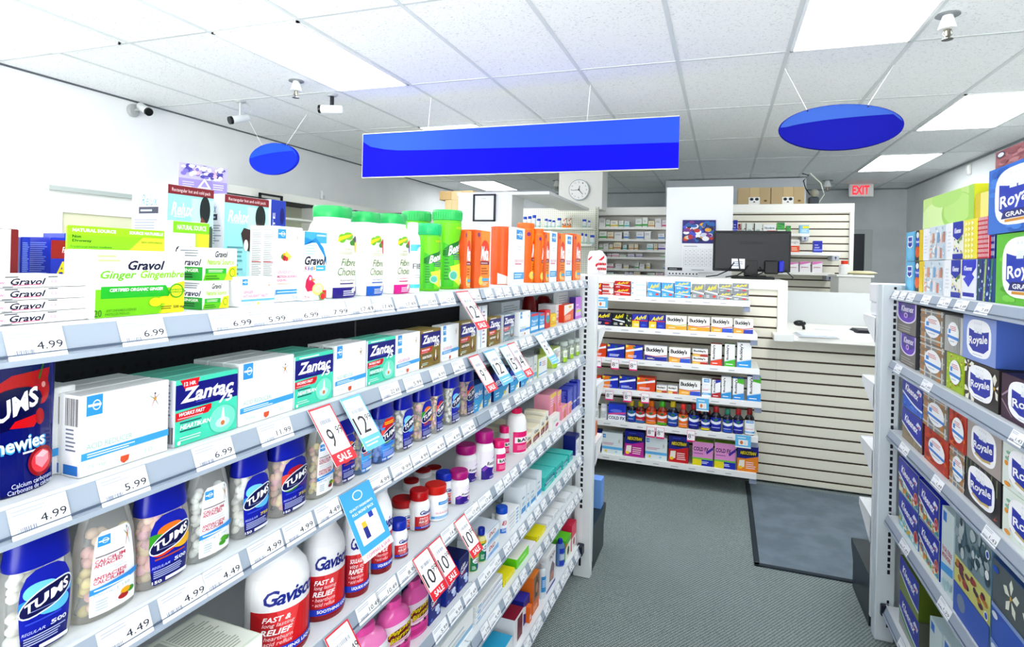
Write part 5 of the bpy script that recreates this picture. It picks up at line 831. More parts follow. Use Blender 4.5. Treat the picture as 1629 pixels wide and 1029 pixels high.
# ---------------------------------------------------------------- the tissue gondola
TS = ['the top tissue shelf', 'the second tissue shelf', 'the third tissue shelf', 'the fourth tissue shelf', 'the bottom tissue shelf']
def tb(key, desc, art, col, side=None, d=.11, sart=None, cat='tissue box', name='tissue_box'): kb(key, name, cat, desc, art, col, side, side, sart, d)
tb('rblue', 'big blue tissue carton with white oval badge', lambda: royale('4a8ad8', '2a50c0', dots(['5a9ae4', '3a78c8'], 40, 1, .09, .05), None, 1), '4a8ad8', '3a74c0', .22); tb('rgreen', 'big green tissue carton with white oval badge', lambda: royale('7ccc4a', '2a50c0', dots(['92dc62', '64b438'], 40, 2, .09, .05), None, 1), '7ccc4a', '68b43c', .22)
tb('rpink', 'dusty rose tissue carton on top of the blue one', lambda: [R(0, 0, 1, 1, 'b8807c')]+dots(['c89490', 'a8706c'], 30, 5, .1, .08)+[E(.12, .8, .08, .14, '22304a'), E(.12, .8, .06, .1, 'e8eef2')], 'b8807c', 'a86e6a', .2)
tb('swirl', 'pale green tissue box with big white circles', lambda: [R(0, 0, 1, 1, 'cfe89a'), E(.3, .2, .36, .6, 'dcf0b4'), E(.72, .35, .3, .55, 'b4dc7a'), E(.72, .42, .26, .46, 'c8e894'), E(.5, .86, .3, .3, 'c0e48a'), R(.92, 0, 1, 1, 'b8e078')], 'cfe89a', 'd4d83a', .11)
tb('rside', 'orange and yellow ended tissue box', lambda: [R(0, 0, 1, 1, 'e8d42a'), R(.0, 0, .55, 1, '26304a'), E(.3, .3, .3, .2, 'e87a2a'), E(.3, .62, .26, .16, '3a6ad8'), T('Royale', .3, .62, .44, .1, 'ffffff', 'b'), E(.3, .85, .2, .1, 'f0f2f6')], 'e8d42a', 'f0d84a', .1)
tb('aqua', 'light aqua tissue box with blue badge', lambda: [R(0, 0, 1, 1, '7cc4e4'), P([(.2, .5), (.2, .86), (.8, .86), (.8, .5), (.5, .42)], 'f2f6fa'), P([(.27, .54), (.27, .82), (.73, .82), (.73, .54), (.5, .47)], '2a4ab8'), T('Royale', .5, .66, .42, .1, 'ffffff', 'b'), E(.5, .25, .3, .2, '8cd0ea')], '7cc4e4', '6ab4dc', .1)
tb('pocket', 'clear pack of patterned pocket tissues', lambda: [R(0, 0, 1, 1, 'd8e2e8')]+[R(x, y, x+.12, y+.3, c) for x, y, c in ((.04, .05, 'e8b8a0'), (.2, .1, 'f2f4f6'), (.36, .06, '9ac8e4'), (.52, .1, 'f4e4e0'), (.68, .04, 'd89a84'), (.84, .1, 'c8d8e4'), (.04, .45, 'f4ece8'), (.2, .5, 'dca890'), (.36, .46, 'e8f0f4'), (.52, .5, '8ab8dc'), (.68, .46, 'f0e0dc'), (.84, .5, 'd8a088'))]+dots(['f6f8fa', 'b8c8d4', 'e0c4b8'], 30, 7, .04, .04), 'd8e2e8', 'e6ecf0', .09)
tb('wcloth', 'white soft tissue pack', lambda: [R(0, 0, 1, 1, 'f2f3f4'), L(.2, .2, .8, .8, 6, 'dfe3e8')], 'f2f3f4', d=.09); tb('kpack', 'blue and yellow pocket tissue bundle', lambda: stripes('f2f2e6', 'e8dc4a', 10)[:1]+dots(['e8dc4a', '3a9a4a', '2444b8'], 30, 8, .06, .04)+[P([(0, .62), (.5, .5), (1, .66), (1, 1), (0, 1)], '2444b8'), T('Kleenex', .5, .76, .7, .14, 'ffffff', 'bi'), R(0, 0, 1, .14, '2444b8')], '2444b8', 'e8e4c0', .09)
tb('ypat', 'yellow patterned pocket tissue bundle', lambda: [R(0, 0, 1, 1, 'f2ea5a')]+[P([(x, y), (x+.16, y+.06), (x, y+.12)], 'fbfadc') for x in (.1, .36, .62) for y in [k*.14 for k in range(7)]], 'f2ea5a', 'f0e44a', .09); tb('rpat', 'red lattice pocket tissue bundle', lambda: stripes('f6eef0', 'd8304a', 7)+[R(0, k/9, 1, k/9+.035, 'd8304a') for k in range(9)], 'f6eef0', 'd8304a', .09); tb('npat', 'navy and white pocket tissue bundle', lambda: stripes('eef0f8', '2434a0', 5)+[R(0, k/6, 1, k/6+.06, '2434a0') for k in range(6)], 'eef0f8', '2a3aa8', .09)
tb('bagp', 'clear bag of blue and green pocket tissues', lambda: [R(0, 0, 1, 1, '3a5a9a')]+[P([(x, 0), (x+.1, 0), (x+.2, 1), (x+.1, 1)], c) for x, c in ((.0, '2a6a5a'), (.2, '1c2c8c'), (.4, 'b8d07a'), (.6, '2434a0'), (.78, '4a9a6a'))]+dots(['dfe8f0', '8ab0d8'], 24, 9, .04, .04), '3a5a9a', '5a7ab0', .1); tb('paw', 'white pocket tissue bundle with blue print', lambda: [R(0, 0, 1, 1, 'eef0fa'), P([(0, .6), (.6, .56), (1, .8), (1, 1), (0, 1)], '3a4ad0'), P([(.1, .5), (.5, .3), (.9, .56), (.6, .7)], '4a5ad8'), T('Kleenex', .45, .78, .6, .12, 'ffffff', 'bi'), R(.1, .06, .9, .16, '2434b8')], 'eef0fa', 'dfe4f4', .09)
tb('bigblue', 'blue and orange carton at the back', lambda: [R(0, 0, 1, 1, '2a6ad0'), R(.5, .3, 1, .8, 'f0b02a'), T('ies', .4, .5, .3, .5, 'ffffff', 'b')], '2a6ad0', d=.1); tb('yelbox', 'lemon yellow tissue box', lambda: [R(0, 0, 1, 1, 'f4ec9a'), R(0, 0, .3, 1, 'e0d02a')], 'f4ec9a', '2a2a40', .1)
tb('kpur', 'grey tissue box with violet badge', lambda: kleen_p('8a8680'), '8a8680', '55585c', .11); tb('plaid', 'tartan tissue box with white oval', plaid, '9a9890', '8a8a88', .11); tb('stripe', 'grey striped tissue box with white oval', lambda: stripes('d8dad6', '8a8c88', 11)+facial(), 'd8dad6', d=.11); tb('lime2', 'lime tissue box with white oval', lime_b, 'b4cc2a', d=.11); tb('orng', 'rust orange tissue box with white oval', orange_b, 'c8481c', 'a83a18', .11)
tb('rlav', 'lavender blue tissue box with royal blue shield', lambda: royale('9aaede', '2444b8', None, None), '9aaede', '5a78c0', .115); tb('rbrown', 'dark brown tissue box with white petals', lambda: royale('4a423e', '2444b8', flower(.18, .2, .24)+flower(.9, .55, .26)+flower(.12, .88, .2), None), '4a423e', '3a3430', .115); tb('rplum', 'plum tissue box with curling lines', lambda: royale('54304e', '2444b8', [P([(0, .5), (.3, .9), (.8, .95), (.8, .93), (.32, .87), (.02, .48)], 'b8a0b0'), P([(.0, .4), (.2, .1), (.22, .1), (.02, .42)], 'b8a0b0')], None), '54304e', '44243e', .115)
tb('kblue', 'bright blue tissue box', lambda: kleen('3a78d8', '1a30b0', deco=dots(['5a9ae8', '2a60c8'], 30, 11, .06, .05)), '3a78d8', '2a5ab8', .11); tb('kbeige', 'beige tissue box with blue swoosh', lambda: kleen('a89a80', deco=dots(['b8aa90', '98886c'], 30, 12, .06, .05)), 'a89a80', '5a3a4a', .11); tb('rgrey', 'silver grey tissue box with royal blue shield', lambda: royale('b8b0aa'), 'b8b0aa', 'a09890', .115); tb('rblack', 'black striped tissue box with royal blue shield', lambda: royale('38343a', '2444b8', [R(x, .6, x+.03, 1, '8a9a7a') for x in (.06, .18, .3, .44, .6, .76, .9)]+[P([(.85, .06), (.92, .2), (.88, .1), (.97, .12)], 'e8702a')]), '38343a', '2c282e', .115)
tb('rwhite', 'white leafy tissue box with royal blue shield', lambda: royale('e8f0e8', '2444b8', dots(['b8d8c0', 'd84a3a', 'e8a83a', '9ac8b0'], 34, 13, .05, .05)), 'e8f0e8', 'dce4dc', .115); tb('kflor', 'royal blue tissue box with floral band', lambda: kleen('dce4c8', deco=dots(['5ab0c8', 'e8a84a', '7ab85a', 'd86a4a', 'f4f4ea'], 60, 14, .05, .05, 0, 0, 1, .5))+[E(.9, .3, .09, .17, 'f0c83a'), E(.9, .3, .075, .145, 'c82a5a'), L(.85, .26, .95, .34, 2, 'f4d8e0')], 'dce4c8', '1c3ab8', .11)
tb('kaq', 'royal blue tissue box with aqua band', lambda: kleen('a8dce0', deco=dots(['5ab8c8', 'f4f4ea', '8ad0d8', 'e8c84a'], 50, 15, .05, .05, 0, 0, 1, .5))+[E(.9, .3, .09, .17, 'f0c83a'), E(.9, .3, .075, .145, 'c82a5a')], 'a8dce0', '1c3ab8', .11); tb('saq', 'white and aqua soft tissue pack', lambda: [R(0, 0, 1, 1, 'dce8e8'), R(.1, .84, .4, .96, '3a8ad8'), T('FACIAL TISSUE', .5, .5, .8, .06, 'd86a7a', 'b'), T('MOUCHOIRS', .45, .42, .7, .06, 'd86a7a', 'b'), P([(0, .2), (1, .26), (1, .36), (0, .3)], '5aaee4')]+dots(['b8d4d8', 'c4e0e0'], 20, 16, .08, .05, 0, 0, 1, .2), 'dce8e8', 'cfe0e2', .11)
tb('wrap', 'cling-wrapped three-tier pack of tissue boxes', lambda: [R(0, 0, 1, 1, '7a9ab0'), R(0, .55, 1, 1, '8aa0a8'), R(0, .3, 1, .56, 'd8d88a')]+dots(['b84a4a', '8a3a5a', 'c88a3a', '6a3a5a'], 26, 17, .06, .03, 0, .34, 1, .54)+[R(0, 0, 1, .3, '4a72c8'), E(.24, .16, .12, .08, '8a9ab0')]+dots(['a8b8bc', '5a7a88', 'c4d0d2', '3a5a6a'], 40, 18, .06, .05, 0, .58, 1, 1)+[E(.93, .9, .05, .04, 'f0f2f4'), E(.93, .9, .035, .028, '2a6ac8'), E(.93, .72, .05, .04, 'f0f2f4'), E(.93, .36, .05, .04, 'f0f2f4'), E(.93, .36, .035, .028, '2a6ac8')], '7a9ab0', '6a8aa0', .11)
tb('wrap2', 'cling-wrapped pack of tissue boxes with grey petals', lambda: [R(0, 0, 1, 1, '4a72c8'), R(0, .58, 1, 1, '6a7478')]+flower(.3, .8, .13, 'e8eadc')+flower(.62, .74, .15, 'e8eadc')+flower(.88, .7, .12, 'e8eadc')+[R(0, .56, 1, .6, '9ab0d8'), R(0, .16, 1, .26, '8aa8dc'), E(.7, .4, .2, .1, '6a82a8'), E(.06, .92, .05, .03, '2a6ac8'), E(.06, .5, .05, .03, 'e8eef6'), E(.06, .2, .05, .03, 'e8eef6')], '4a72c8', '44689e', .12)
tb('kgreen', 'olive green tissue box with blue oval', lambda: kleen('8a9a4a'), '8a9a4a', '66761f', .10); tb('kgrn2', 'mint and grey tissue box with blue oval', lambda: kleen('b0b4b0', '1c3ab8')+[P([(0, .5)]+[(k/10, .5-.3*math.sin(k/10*math.pi*.5)) for k in range(1, 11)]+[(1, .14), (.5, .2), (0, .42)], '3ab068')], 'b0b4b0', '6a6e62', .10)
fill(RG, ZR[0], [
    ('rblue', 1567, 1690, 240, dict(dz=.1775, h=.17, sb=.006, rot=-.03)), ('rgreen', 1583, 1690, 372, dict(h=.1765, sb=.012)), ('rpink', 1583, 1680, 208, dict(dz=.3485, h=.06, sb=.05)),
    ('aqua', 1440, 1453, 416, dict(sb=.05, h=.115)), ('rside', 1455, 1467, 416, dict(sb=.045, h=.115)), ('pocket', 1469, 1500, 417, dict(sb=.03, h=.115)), ('wcloth', 1501, 1512, 419, dict(h=.115)), ('kpack', 1513, 1528, 424, dict(h=.115, desc='blue pocket tissue bundle in the lower row')), ('paw', 1529, 1552, 424, dict(h=.115)), ('bagp', 1553, 1580, 424, dict(h=.115)),
    ('aqua', 1441, 1454, 363, dict(sb=.05, dz=.1165, h=.116, desc='light aqua tissue box, upper of its pile')), ('rside', 1456, 1467, 363, dict(sb=.045, dz=.1165, h=.116, desc='orange ended tissue box, upper of its pile')), ('wcloth', 1468, 1477, 362, dict(sb=.04, dz=.1165, h=.116, desc='pale blue soft tissue pack')), ('pocket', 1478, 1504, 361, dict(sb=.03, dz=.1165, h=.116, desc='clear pack of pocket tissues, upper of its pile')), ('wcloth', 1505, 1515, 360, dict(sb=.025, dz=.1165, h=.116, desc='white soft tissue pack, upper of its pile')), ('kpack', 1516, 1532, 358, dict(sb=.025, dz=.1165, h=.116)), ('ypat', 1533, 1554, 357, dict(sb=.025, dz=.1165, h=.116)), ('rpat', 1555, 1573, 357, dict(sb=.025, dz=.1165, h=.116)), ('npat', 1574, 1582, 357, dict(sb=.03, dz=.1165, h=.116)),
    ('swirl', 1468, 1549, 305, dict(sb=.045, dz=.2335)), ('yelbox', 1551, 1580, 305, dict(sb=.046, dz=.2335)), ('bigblue', 1531, 1580, 293, dict(sb=.2, dz=.2335, h=.13))], TS[0])
fill(RG, ZR[1], [
    ('kpur', 1432, 1456, 527, dict(h=.118)), ('kpur', 1427, 1457, 478, dict(dz=.1185, h=.118, desc='grey tissue box with violet badge, upper one')), ('plaid', 1463, 1502, 548, dict(h=.115)), ('plaid', 1464, 1501, 493, dict(dz=.1155, h=.115, desc='tartan tissue box with white oval, upper one')), ('lime2', 1505, 1532, 557, dict(h=.112)), ('stripe', 1502, 1529, 502, dict(dz=.1125, h=.112)),
    ('rbrown', 1534, 1588, 566, dict(h=.112)), ('rlav', 1531, 1584, 503, dict(dz=.1125, h=.125)), ('rplum', 1592, 1690, 590, dict(h=.112))], TS[1])
fill(RG, ZR[2], [
    ('kbeige', 1435, 1467, 640, dict(h=.118)), ('kblue', 1436, 1468, 590, dict(dz=.1185, h=.115)), ('orng', 1470, 1508, 670, dict(h=.112)), ('plaid', 1468, 1507, 620, dict(dz=.1125, h=.112)), ('plaid', 1510, 1535, 697, dict(h=.112, desc='tartan tissue box with white oval, lower one')), ('orng', 1509, 1537, 648, dict(dz=.1125, h=.112, desc='rust orange tissue box with white oval, upper one')),
    ('rblack', 1533, 1591, 725, dict(h=.114)), ('rgrey', 1538, 1592, 662, dict(dz=.1145, h=.114)), ('rwhite', 1594, 1690, 760, dict(h=.114)), ('rwhite', 1594, 1690, 700, dict(dz=.1145, h=.114, desc='white leafy tissue box, upper one'))], TS[2])
fill(RG, ZR[3], [
    ('kaq', 1430, 1461, 780, dict(h=.13)), ('kflor', 1430, 1461, 727, dict(dz=.1305, h=.13)), ('kflor', 1462, 1494, 815, dict(h=.128, desc='royal blue tissue box with floral band, lower one')), ('kflor', 1462, 1494, 764, dict(dz=.1285, h=.128)), ('saq', 1496, 1515, 783, dict(h=.25)), ('wrap', 1517, 1574, 820, dict(h=.29, sb=.005)), ('wrap2', 1576, 1690, 900, dict(h=.27, sb=.004))], TS[3])
fill(RG, ZR[4], [
    ('kgrn2', 1430, 1461, 925, dict(h=.13)), ('kgreen', 1431, 1461, 873, dict(dz=.1305, h=.13)), ('saq', 1477, 1496, 930, dict(h=.22)), ('saq', 1498, 1520, 940, dict(h=.23)), ('saq', 1523, 1560, 1000, dict(h=.18, desc='short white and aqua tissue pack'))], TS[4])
tags(RG, ZR[0], TS[0], [(1421, 1429, '6.99'), (1432, 1441, '6.99'), (1444, 1455, '7.49'), (1467, 1480, '1.49'), (1494, 1511, '1.99'), (1520, 1539, '5.49'), (1553, 1575, '7.49')]); tags(RG, ZR[1], TS[1], [(1424, 1434, '1.49'), (1467, 1482, '1.49'), (1608, 1629, '1.43')])
tags(RG, ZR[2], TS[2], [(1432, 1445, '1.49'), (1484, 1500, '1.49'), (1565, 1588, '1.43')]); tags(RG, ZR[3], TS[3], [(1433, 1446, '1.49'), (1494, 1512, '1.29')]); tags(RG, ZR[4], TS[4], [(1430, 1443, '1.29')])
# ---------------------------------------------------------------- end-of-aisle units
ecl = end_cap('end_cap_shelving', 'white end shelving unit with dark base behind the medicine gondola post', -1.42, -.567, 2.84, [.62, .90, 1.18], .20, 1, .36)
ecr = end_cap('end_cap_shelving', 'white end shelving unit with dark base behind the tissue gondola post', .613, 1.45, 2.85, [.46, .74, 1.02, 1.30], .24, -1, .40)
def free_box(key, x, y, z, w, d, h, rz, desc, loc, cat=None, mode='near', name=None):
    nm, c, ds, art, col, side, top, sa, _ = KB[key]
    o = boxmesh(name or nm, w, d, h, col, side, top, art() if callable(art) else art, sa() if callable(sa) else sa, 1, len(REG)+1); o.location = (x, y, z); o.rotation_euler = (0, 0, rz)
    reg(o, desc, loc, cat or c, mode, '', f'{plural(nm)} {loc}'); return o
kb('ecb', 'bandage_box', 'box', 'light blue carton', lambda: [R(0, 0, 1, 1, '8ab8ec'), R(.0, .2, .5, .9, '6a3a4a'), B(.6, .1, .95, .4, 'f4f6fa')], '8ab8ec', '8ab4f0'); kb('ecn', 'medicine_box', 'box', 'navy and yellow carton', lambda: [R(0, 0, 1, 1, 'f2f2f4'), R(0, .5, 1, 1, '1c2c9c'), E(.5, .75, .4, .16, 'f0d82a')], 'f2f2f4', 'eef0f4'); kb('eco', 'medicine_box', 'box', 'orange brown carton', lambda: [R(0, 0, 1, 1, 'd87a2a'), T('lin', .5, .4, .5, .3, '3a2010', 'b')], 'd87a2a', 'e08a34')
free_box('ecb', -.640, 3.172, .2108, .13, .075, .15, math.pi, 'light blue carton on the lowest deck behind the slotted post', 'the end unit'); free_box('eco', -.655, 3.025, .6226, .13, .07, .07, math.pi, 'orange brown carton showing past the slotted post', 'the end unit')
kb('ecp', 'white_carton', 'box', 'white printed carton', lambda: [R(0, 0, 1, 1, 'f4f4f6'), L(.1, .1, .9, .9, 10, 'b0b4bc'), B(.3, .2, .7, .4)], 'f2f3f5', 'f0f1f3')
def pack_pile():
    for k in range(2):
        for j in range(3):
            x = .70+j*.155; m = MB(); hh = .085 if k else .055
            m.box(-.072, 0, 0, .072, .15, hh, 'f0f1f3', 'satin', r=.006); m.front([L(.08, .1, .92, .9, 9, 'b4b8c0'), B(.3, .15, .55, .4, '9aa0ac')], -.072, .072, 0, hh, 0)
            o = m.build('paper_packet'); o.location = (x, 2.90+.02*k, 1.302+k*.0565); reg(o, ('upper' if k else 'lower')+' white printed paper packet', 'the tissue post end unit', 'packet', 'near', '', 'paper packets on the end unit')
pack_pile()
def candy():
    root = empty('display_carton', (-.60, 2.93, 1.446), 0); tag(root, 'white carton printed with red stripes on top of the slotted post', 'box', None)
    m = MB(); vs = [(-.04, 0, 0), (.045, 0, 0), (.045, 0, .085), (.02, 0, .12), (-.03, 0, .115), (-.04, 0, .09)]; n = len(vs)
    m.mesh(vs+[(x, .06, z) for x, y, z in vs], [tuple(range(n)), tuple(range(2*n-1, n-1, -1))]+[(i, n+i, n+(i+1) % n, (i+1) % n) for i in range(n)], 'eeeef0', 'satin')
    m.art([P([(0, .62), (.25, .78), (.25, .7), (.08, .56)], 'd0203c'), P([(.62, .58), (.98, .8), (.98, .68), (.7, .5)], 'd0203c'), P([(.45, .38), (.52, .46), (.62, .44), (.6, .36), (.5, .3)], 'd0203c')], lambda x, z, e: (-.04+.085*x, -e, z*.12)); m.build('printed_box', root)
    for k in range(5):
        s = MB(); x = .012+k*.009; z0 = .01
        for q in range(5): s.box(x, -.012, z0+q*.012, x+.006, -.005, z0+q*.012+.012, 'd0203c' if q % 2 else 'f4f0f2', 'plastic')
        s.build('candy_stick', root)
candy()
# ---------------------------------------------------------------- the pharmacy counter
SLAT, GROOVE, CP = 'efece0', '5a4630', .0731
YC = 4.50; ZG = onY(1385, 776.5, YC).z
def slatwall(m, x0, x1, y, z0, z1, zg, pitch, col=SLAT):
    zs = [zg+pitch*k for k in range(-80, 80)]; zs = [z for z in zs if z0+.01 < z < z1-.01]
    m.box(x0, y+.008, z0, x1, y+.02, z1, GROOVE)
    b = [z0]+zs+[z1]
    for i in range(len(b)-1): m.box(x0, y, b[i]+(.0062 if i else 0), x1, y+.012, b[i+1]-(.0062 if i < len(b)-2 else 0), col, 'satin', r=.0015)
pc_ = empty('pharmacy_counter', (0, YC, 0)); tag(pc_, 'cream slatwall pharmacy counter with raised till end and lower writing desk', 'counter')
m = MB(); slatwall(m, -1.55, .366, 0, .015, 1.36, ZG, CP); slatwall(m, .366, 2.45, 0, .015, 1.0, ZG, CP); m.build('slat_panel', pc_)
m = MB(); m.box(-1.55, -.02, 1.345, .425, .62, 1.412, 'f5f4ee', 'satin', r=.004); m.build('counter_top', pc_)
m = MB(); m.box(.362, -.024, 1.05, .425, .4, 1.35, 'f5f4ee', 'satin', r=.003); m.build('corner_post', pc_)
m = MB(); m.box(.33, -.20, 1.018, 2.45, .85, 1.055, 'f6f5f0', 'satin', r=.004); m.build('writing_desk', pc_)
m = MB(); m.box(.33, -.204, 1.014, .45, -.195, 1.06, 'e4e6e4', 'satin', r=.002); m.build('desk_edge_bracket', pc_)
m = MB(); xa, xb = onY(1262, 480, 5.35).x, onY(1332, 480, 5.35).x; zt = onY(1300, 464, 5.35).z
m.box(.30, .85, 1.0, 1.27, .87, zt, 'e6eaea', 'satin', r=.002); m.box(1.27, .80, 1.0, 1.60, .87, zt+.0, 'f3f3ef', 'satin', r=.003); m.build('privacy_screen', pc_)
m = MB(); m.box(-1.55, .05, .02, 2.4, .1, 1.0, 'c8c6bc'); m.build('carcass', pc_)
CS = ['the top counter shelf', 'the second counter shelf', 'the third counter shelf', 'the fourth counter shelf', 'the fifth counter shelf', 'the bottom counter shelf']
XE = [.172, .222, .240, .255, .240, .235]
for i, (z, xe) in enumerate(zip(ZC, XE)):
    root = empty('slatwall_shelf', (0, 4.17, z), CG.rz); tag(root, f'white slatwall shelf of cold and pain remedies, {["topmost", "second", "third", "fourth", "fifth", "lowest"][i]} on the pharmacy counter', 'shelf', 'slatwall shelves on the pharmacy counter')
    m = MB(); m.box(-1.55, 0, -.018, xe, .325, 0, 'f0f0ea', 'satin', r=.001); m.build('deck', root)
    m = MB(); m.box(-1.55, -.012, -.036, xe, -.001, .003, 'f3f3f3', 'plastic', r=.001); m.front([L(.02+k*.067, .3, .05+k*.067, .6, 1, 'b4b8c0') for k in range(14)], -1.5, xe, -.034, 0, -.0122, eps=.0003); m.build('price_rail', root)
    m = MB(); x = xe-.012; pts = [(x, .0, -.018), (x, .325, -.018), (x, .325, -.09), (x, .27, -.085), (x, .0, -.034)]
    for dx in (0, .004): m.poly([(p[0]+dx, p[1], p[2]) for p in pts], 'b9bdc4' if dx else 'aeb2ba', 'satin')
    m.box(x-.03, 0, -.07, x+.014, .004, -.036, 'a8b0c4', 'satin', r=.002); m.build('end_bracket', root)
def cb(key, desc, art, col, side=None, d=.06, cat='medicine box', name='medicine_box'): kb(key, name, cat, desc, art, col, side, side, None, d)
cb('adr', 'red pain relief box', lambda: advil('d01c28'), 'd01c28', 'a81420'); cb('adrw', 'red and white pain relief box', lambda: generic('e8e4e0', 'd02a34', 'd0404a')+[R(0, .5, .6, .8, 'd02a34'), E(.82, .4, .12, .2, 'f4f0e8')], 'e8e4e0', 'c01c28'); cb('sw', 'white capsule box with pale blue line', lambda: [R(0, 0, 1, 1, 'f4f5f6'), R(.05, .5, .12, .8, '4aa5e0'), R(.3, .2, .95, .34, 'b8dcf0')], 'f4f5f6')
cb('adb', 'sky blue pain relief box', lambda: advil('5ab4ec', None), '5ab4ec', '2a50c0'); cb('adg', 'grey pain relief box', lambda: advil('9aa0a6', None), '9aa0a6', '80868c'); cb('adn', 'navy pain relief box', lambda: advil('1a1c60'), '1a1c60', '14164c'); cb('add', 'black night-time pain relief box', lambda: advil('14202c', None, 'e8e4d0'), '14202c'); cb('ads', 'small black patterned pack', lambda: [R(0, 0, 1, 1, '1c2a2c')]+dots(['dfe8d0', '9ab85a', 'e8e040'], 16, 21, .1, .07), '1c2a2c'); cb('ady', 'royal blue and yellow cold relief box', lambda: advil('2a3cb8', 'f2d62a', '3a70d8'), '2a3cb8', '24349c')
YW, BW = 'f0b83a', '3a6ad0'
cb('bky', 'white cold remedy box with yellow and green swoosh', lambda: buck(YW), 'f7f7f5', 'eceade'); cb('bkyl', 'white cold remedy box with plain yellow base', lambda: buck('f0b42a', 'f0b42a'), 'f7f7f5', 'eceade'); cb('bkyb', 'white cold remedy box with yellow and blue base', lambda: buck(YW, BW), 'f7f7f5', 'eceade'); cb('bkr', 'white cold remedy box with red line over yellow', lambda: buck('f0b03a', '3450b8'), 'f7f7f5', 'eceade'); cb('bkb', 'white cold remedy box with navy base', lambda: buck('2a3ca8', '2a3ca8'), 'f7f7f5', 'e4e6ee'); cb('bks', 'small white cold tablet box', lambda: buck('e8c03a', 'c8402a'), 'f7f7f5', 'dfe4ea')
cb('bto', 'tall white syrup box with orange base', lambda: buck('e8582a', None, 1), 'f6f7f8', 'c83a2a'); cb('btg', 'tall white syrup box with green base', lambda: buck('5ac83a', None, 1), 'f6f7f8', '3a9a2a'); cb('btb', 'tall white syrup box with sky blue base', lambda: buck('3aa8e0', None, 1), 'f6f7f8', 'd8e4ee'); cb('btr', 'tall syrup box with red base and navy top', lambda: buck('c02434', None, 1)+[P([(.4, .8), (1, .9), (1, 1), (.4, 1)], '2a4ac0')], 'f6f7f8', '8a1c2c'); cb('btgb', 'tall syrup box with green top and blue base', lambda: buck('3aa0e0', None, 1)+[P([(.4, .8), (1, .74), (1, 1), (.4, 1)], '6acc3a')], 'f6f7f8', '3a8ad8')
cb('dq', 'orange daytime cold capsule box', lambda: quil('ee7a2a', 'e0581c', 'DayQuil'), 'ee7a2a', 'd8501c'); cb('nq', 'royal blue night-time cold capsule box', lambda: quil('2a48c8', '2438b0', 'NyQuil'), '2a48c8', '1c2c98'); cb('dnq', 'orange and blue day and night capsule box', lambda: quil('f0962a', '2a48c8', 'Quil'), 'f0962a', '1c2c98')
cb('neop', 'violet and navy hot lemon drink box', lambda: neo('c83aa8'), 'c83aa8', '1c2c9c', .07); cb('neor', 'red and navy hot lemon drink box', lambda: neo('d0202c'), 'd0202c', '1c2c7c', .07); cb('neoo', 'orange and navy hot lemon drink box', lambda: neo('ea9a2a'), 'ea9a2a', '1c2c9c', .07); cb('neow', 'navy topped white hot drink box', lambda: [R(0, 0, 1, 1, 'eef0f4'), R(0, .5, 1, 1, '1c2c9c'), E(.5, .76, .44, .13, '0d1446'), T('CITRAN', .5, .76, .7, .13, 'f2e22a', 'bi'), L(.1, .1, .7, .34, 3, 'b84a5a'), T('15', .7, .12, .4, .14, '1c2030', 'b')], 'eef0f4', '1c2c9c', .07)
cb('cfx', 'lilac and blue immune capsule box', cold, 'e6a6d8', '9ac83a', .07); cb('cfb', 'blue and white immune capsule carton', cold_b, '3a5ad8', '5a7ae0', .07); cb('ac', 'pale store-brand cold remedy box', atoma_cold, 'e6eef0', 'd4dee2', .07); cb('act', 'slim pale store-brand syrup box', lambda: atoma_tall('COUGH'), 'f2f5f6', 'dfe6ea')
N2 = dict(n=2)
fill(CG, ZC[0], [('adr', 945, 957, 450, dict(n=1)), ('adrw', 958, 976, 449, N2), ('adr', 977, 1002, 447, N2), ('sw', 1004, 1028, 447, dict(n=3)), ('adb', 1030, 1051, 449, {}), ('adb', 1052, 1072, 450, {}), ('adb', 1073, 1098, 448, N2), ('adg', 1100, 1120, 452, {}), ('adg', 1121, 1142, 452, {}), ('adg', 1143, 1164, 452, N2), ('adg', 1165, 1191, 451, N2)], CS[0], 'post')
fill(CG, ZC[1], [('adn', 946, 973, 497, {}), ('add', 974, 994, 498, {}), ('ads', 995, 1004, 500, {}), ('ady', 1005, 1031, 500, {}), ('ady', 1032, 1058, 501, {}), ('bky', 1059, 1092, 502, {}), ('bkyl', 1094, 1129, 504, {}), ('bkyb', 1131, 1165, 505, {}), ('bkr', 1167, 1198, 507, {})], CS[1], 'post')
fill(CG, ZC[2], [('dq', 942, 964, 547, {}), ('nq', 966, 993, 548, {}), ('dnq', 995, 1022, 549, {}), ('bkb', 1025, 1061, 550, {}), ('bkyb', 1064, 1098, 553, {}), ('bks', 1101, 1126, 555, N2), ('bto', 1130, 1148, 547, {}), ('btg', 1152, 1169, 547, {}), ('btb', 1172, 1195, 545, {})], CS[2], 'post')
fill(CG, ZC[3], [('dq', 940, 956, 598, {}), ('dnq', 958, 983, 598, {}), ('nq', 985, 1011, 599, {}), ('dq', 1013, 1042, 601, dict(d=.1)), ('bks', 1044, 1061, 613, {}), ('bks', 1062, 1078, 614, {}), ('bkyb', 1080, 1114, 605, {}), ('act', 1116, 1131, 602, {}), ('btr', 1132, 1146, 604, {}), ('btb', 1147, 1163, 599, {}), ('btgb', 1165, 1183, 602, {}), ('btgb', 1188, 1210, 599, dict(desc='widest syrup box, white with green top'))], CS[3], 'post')
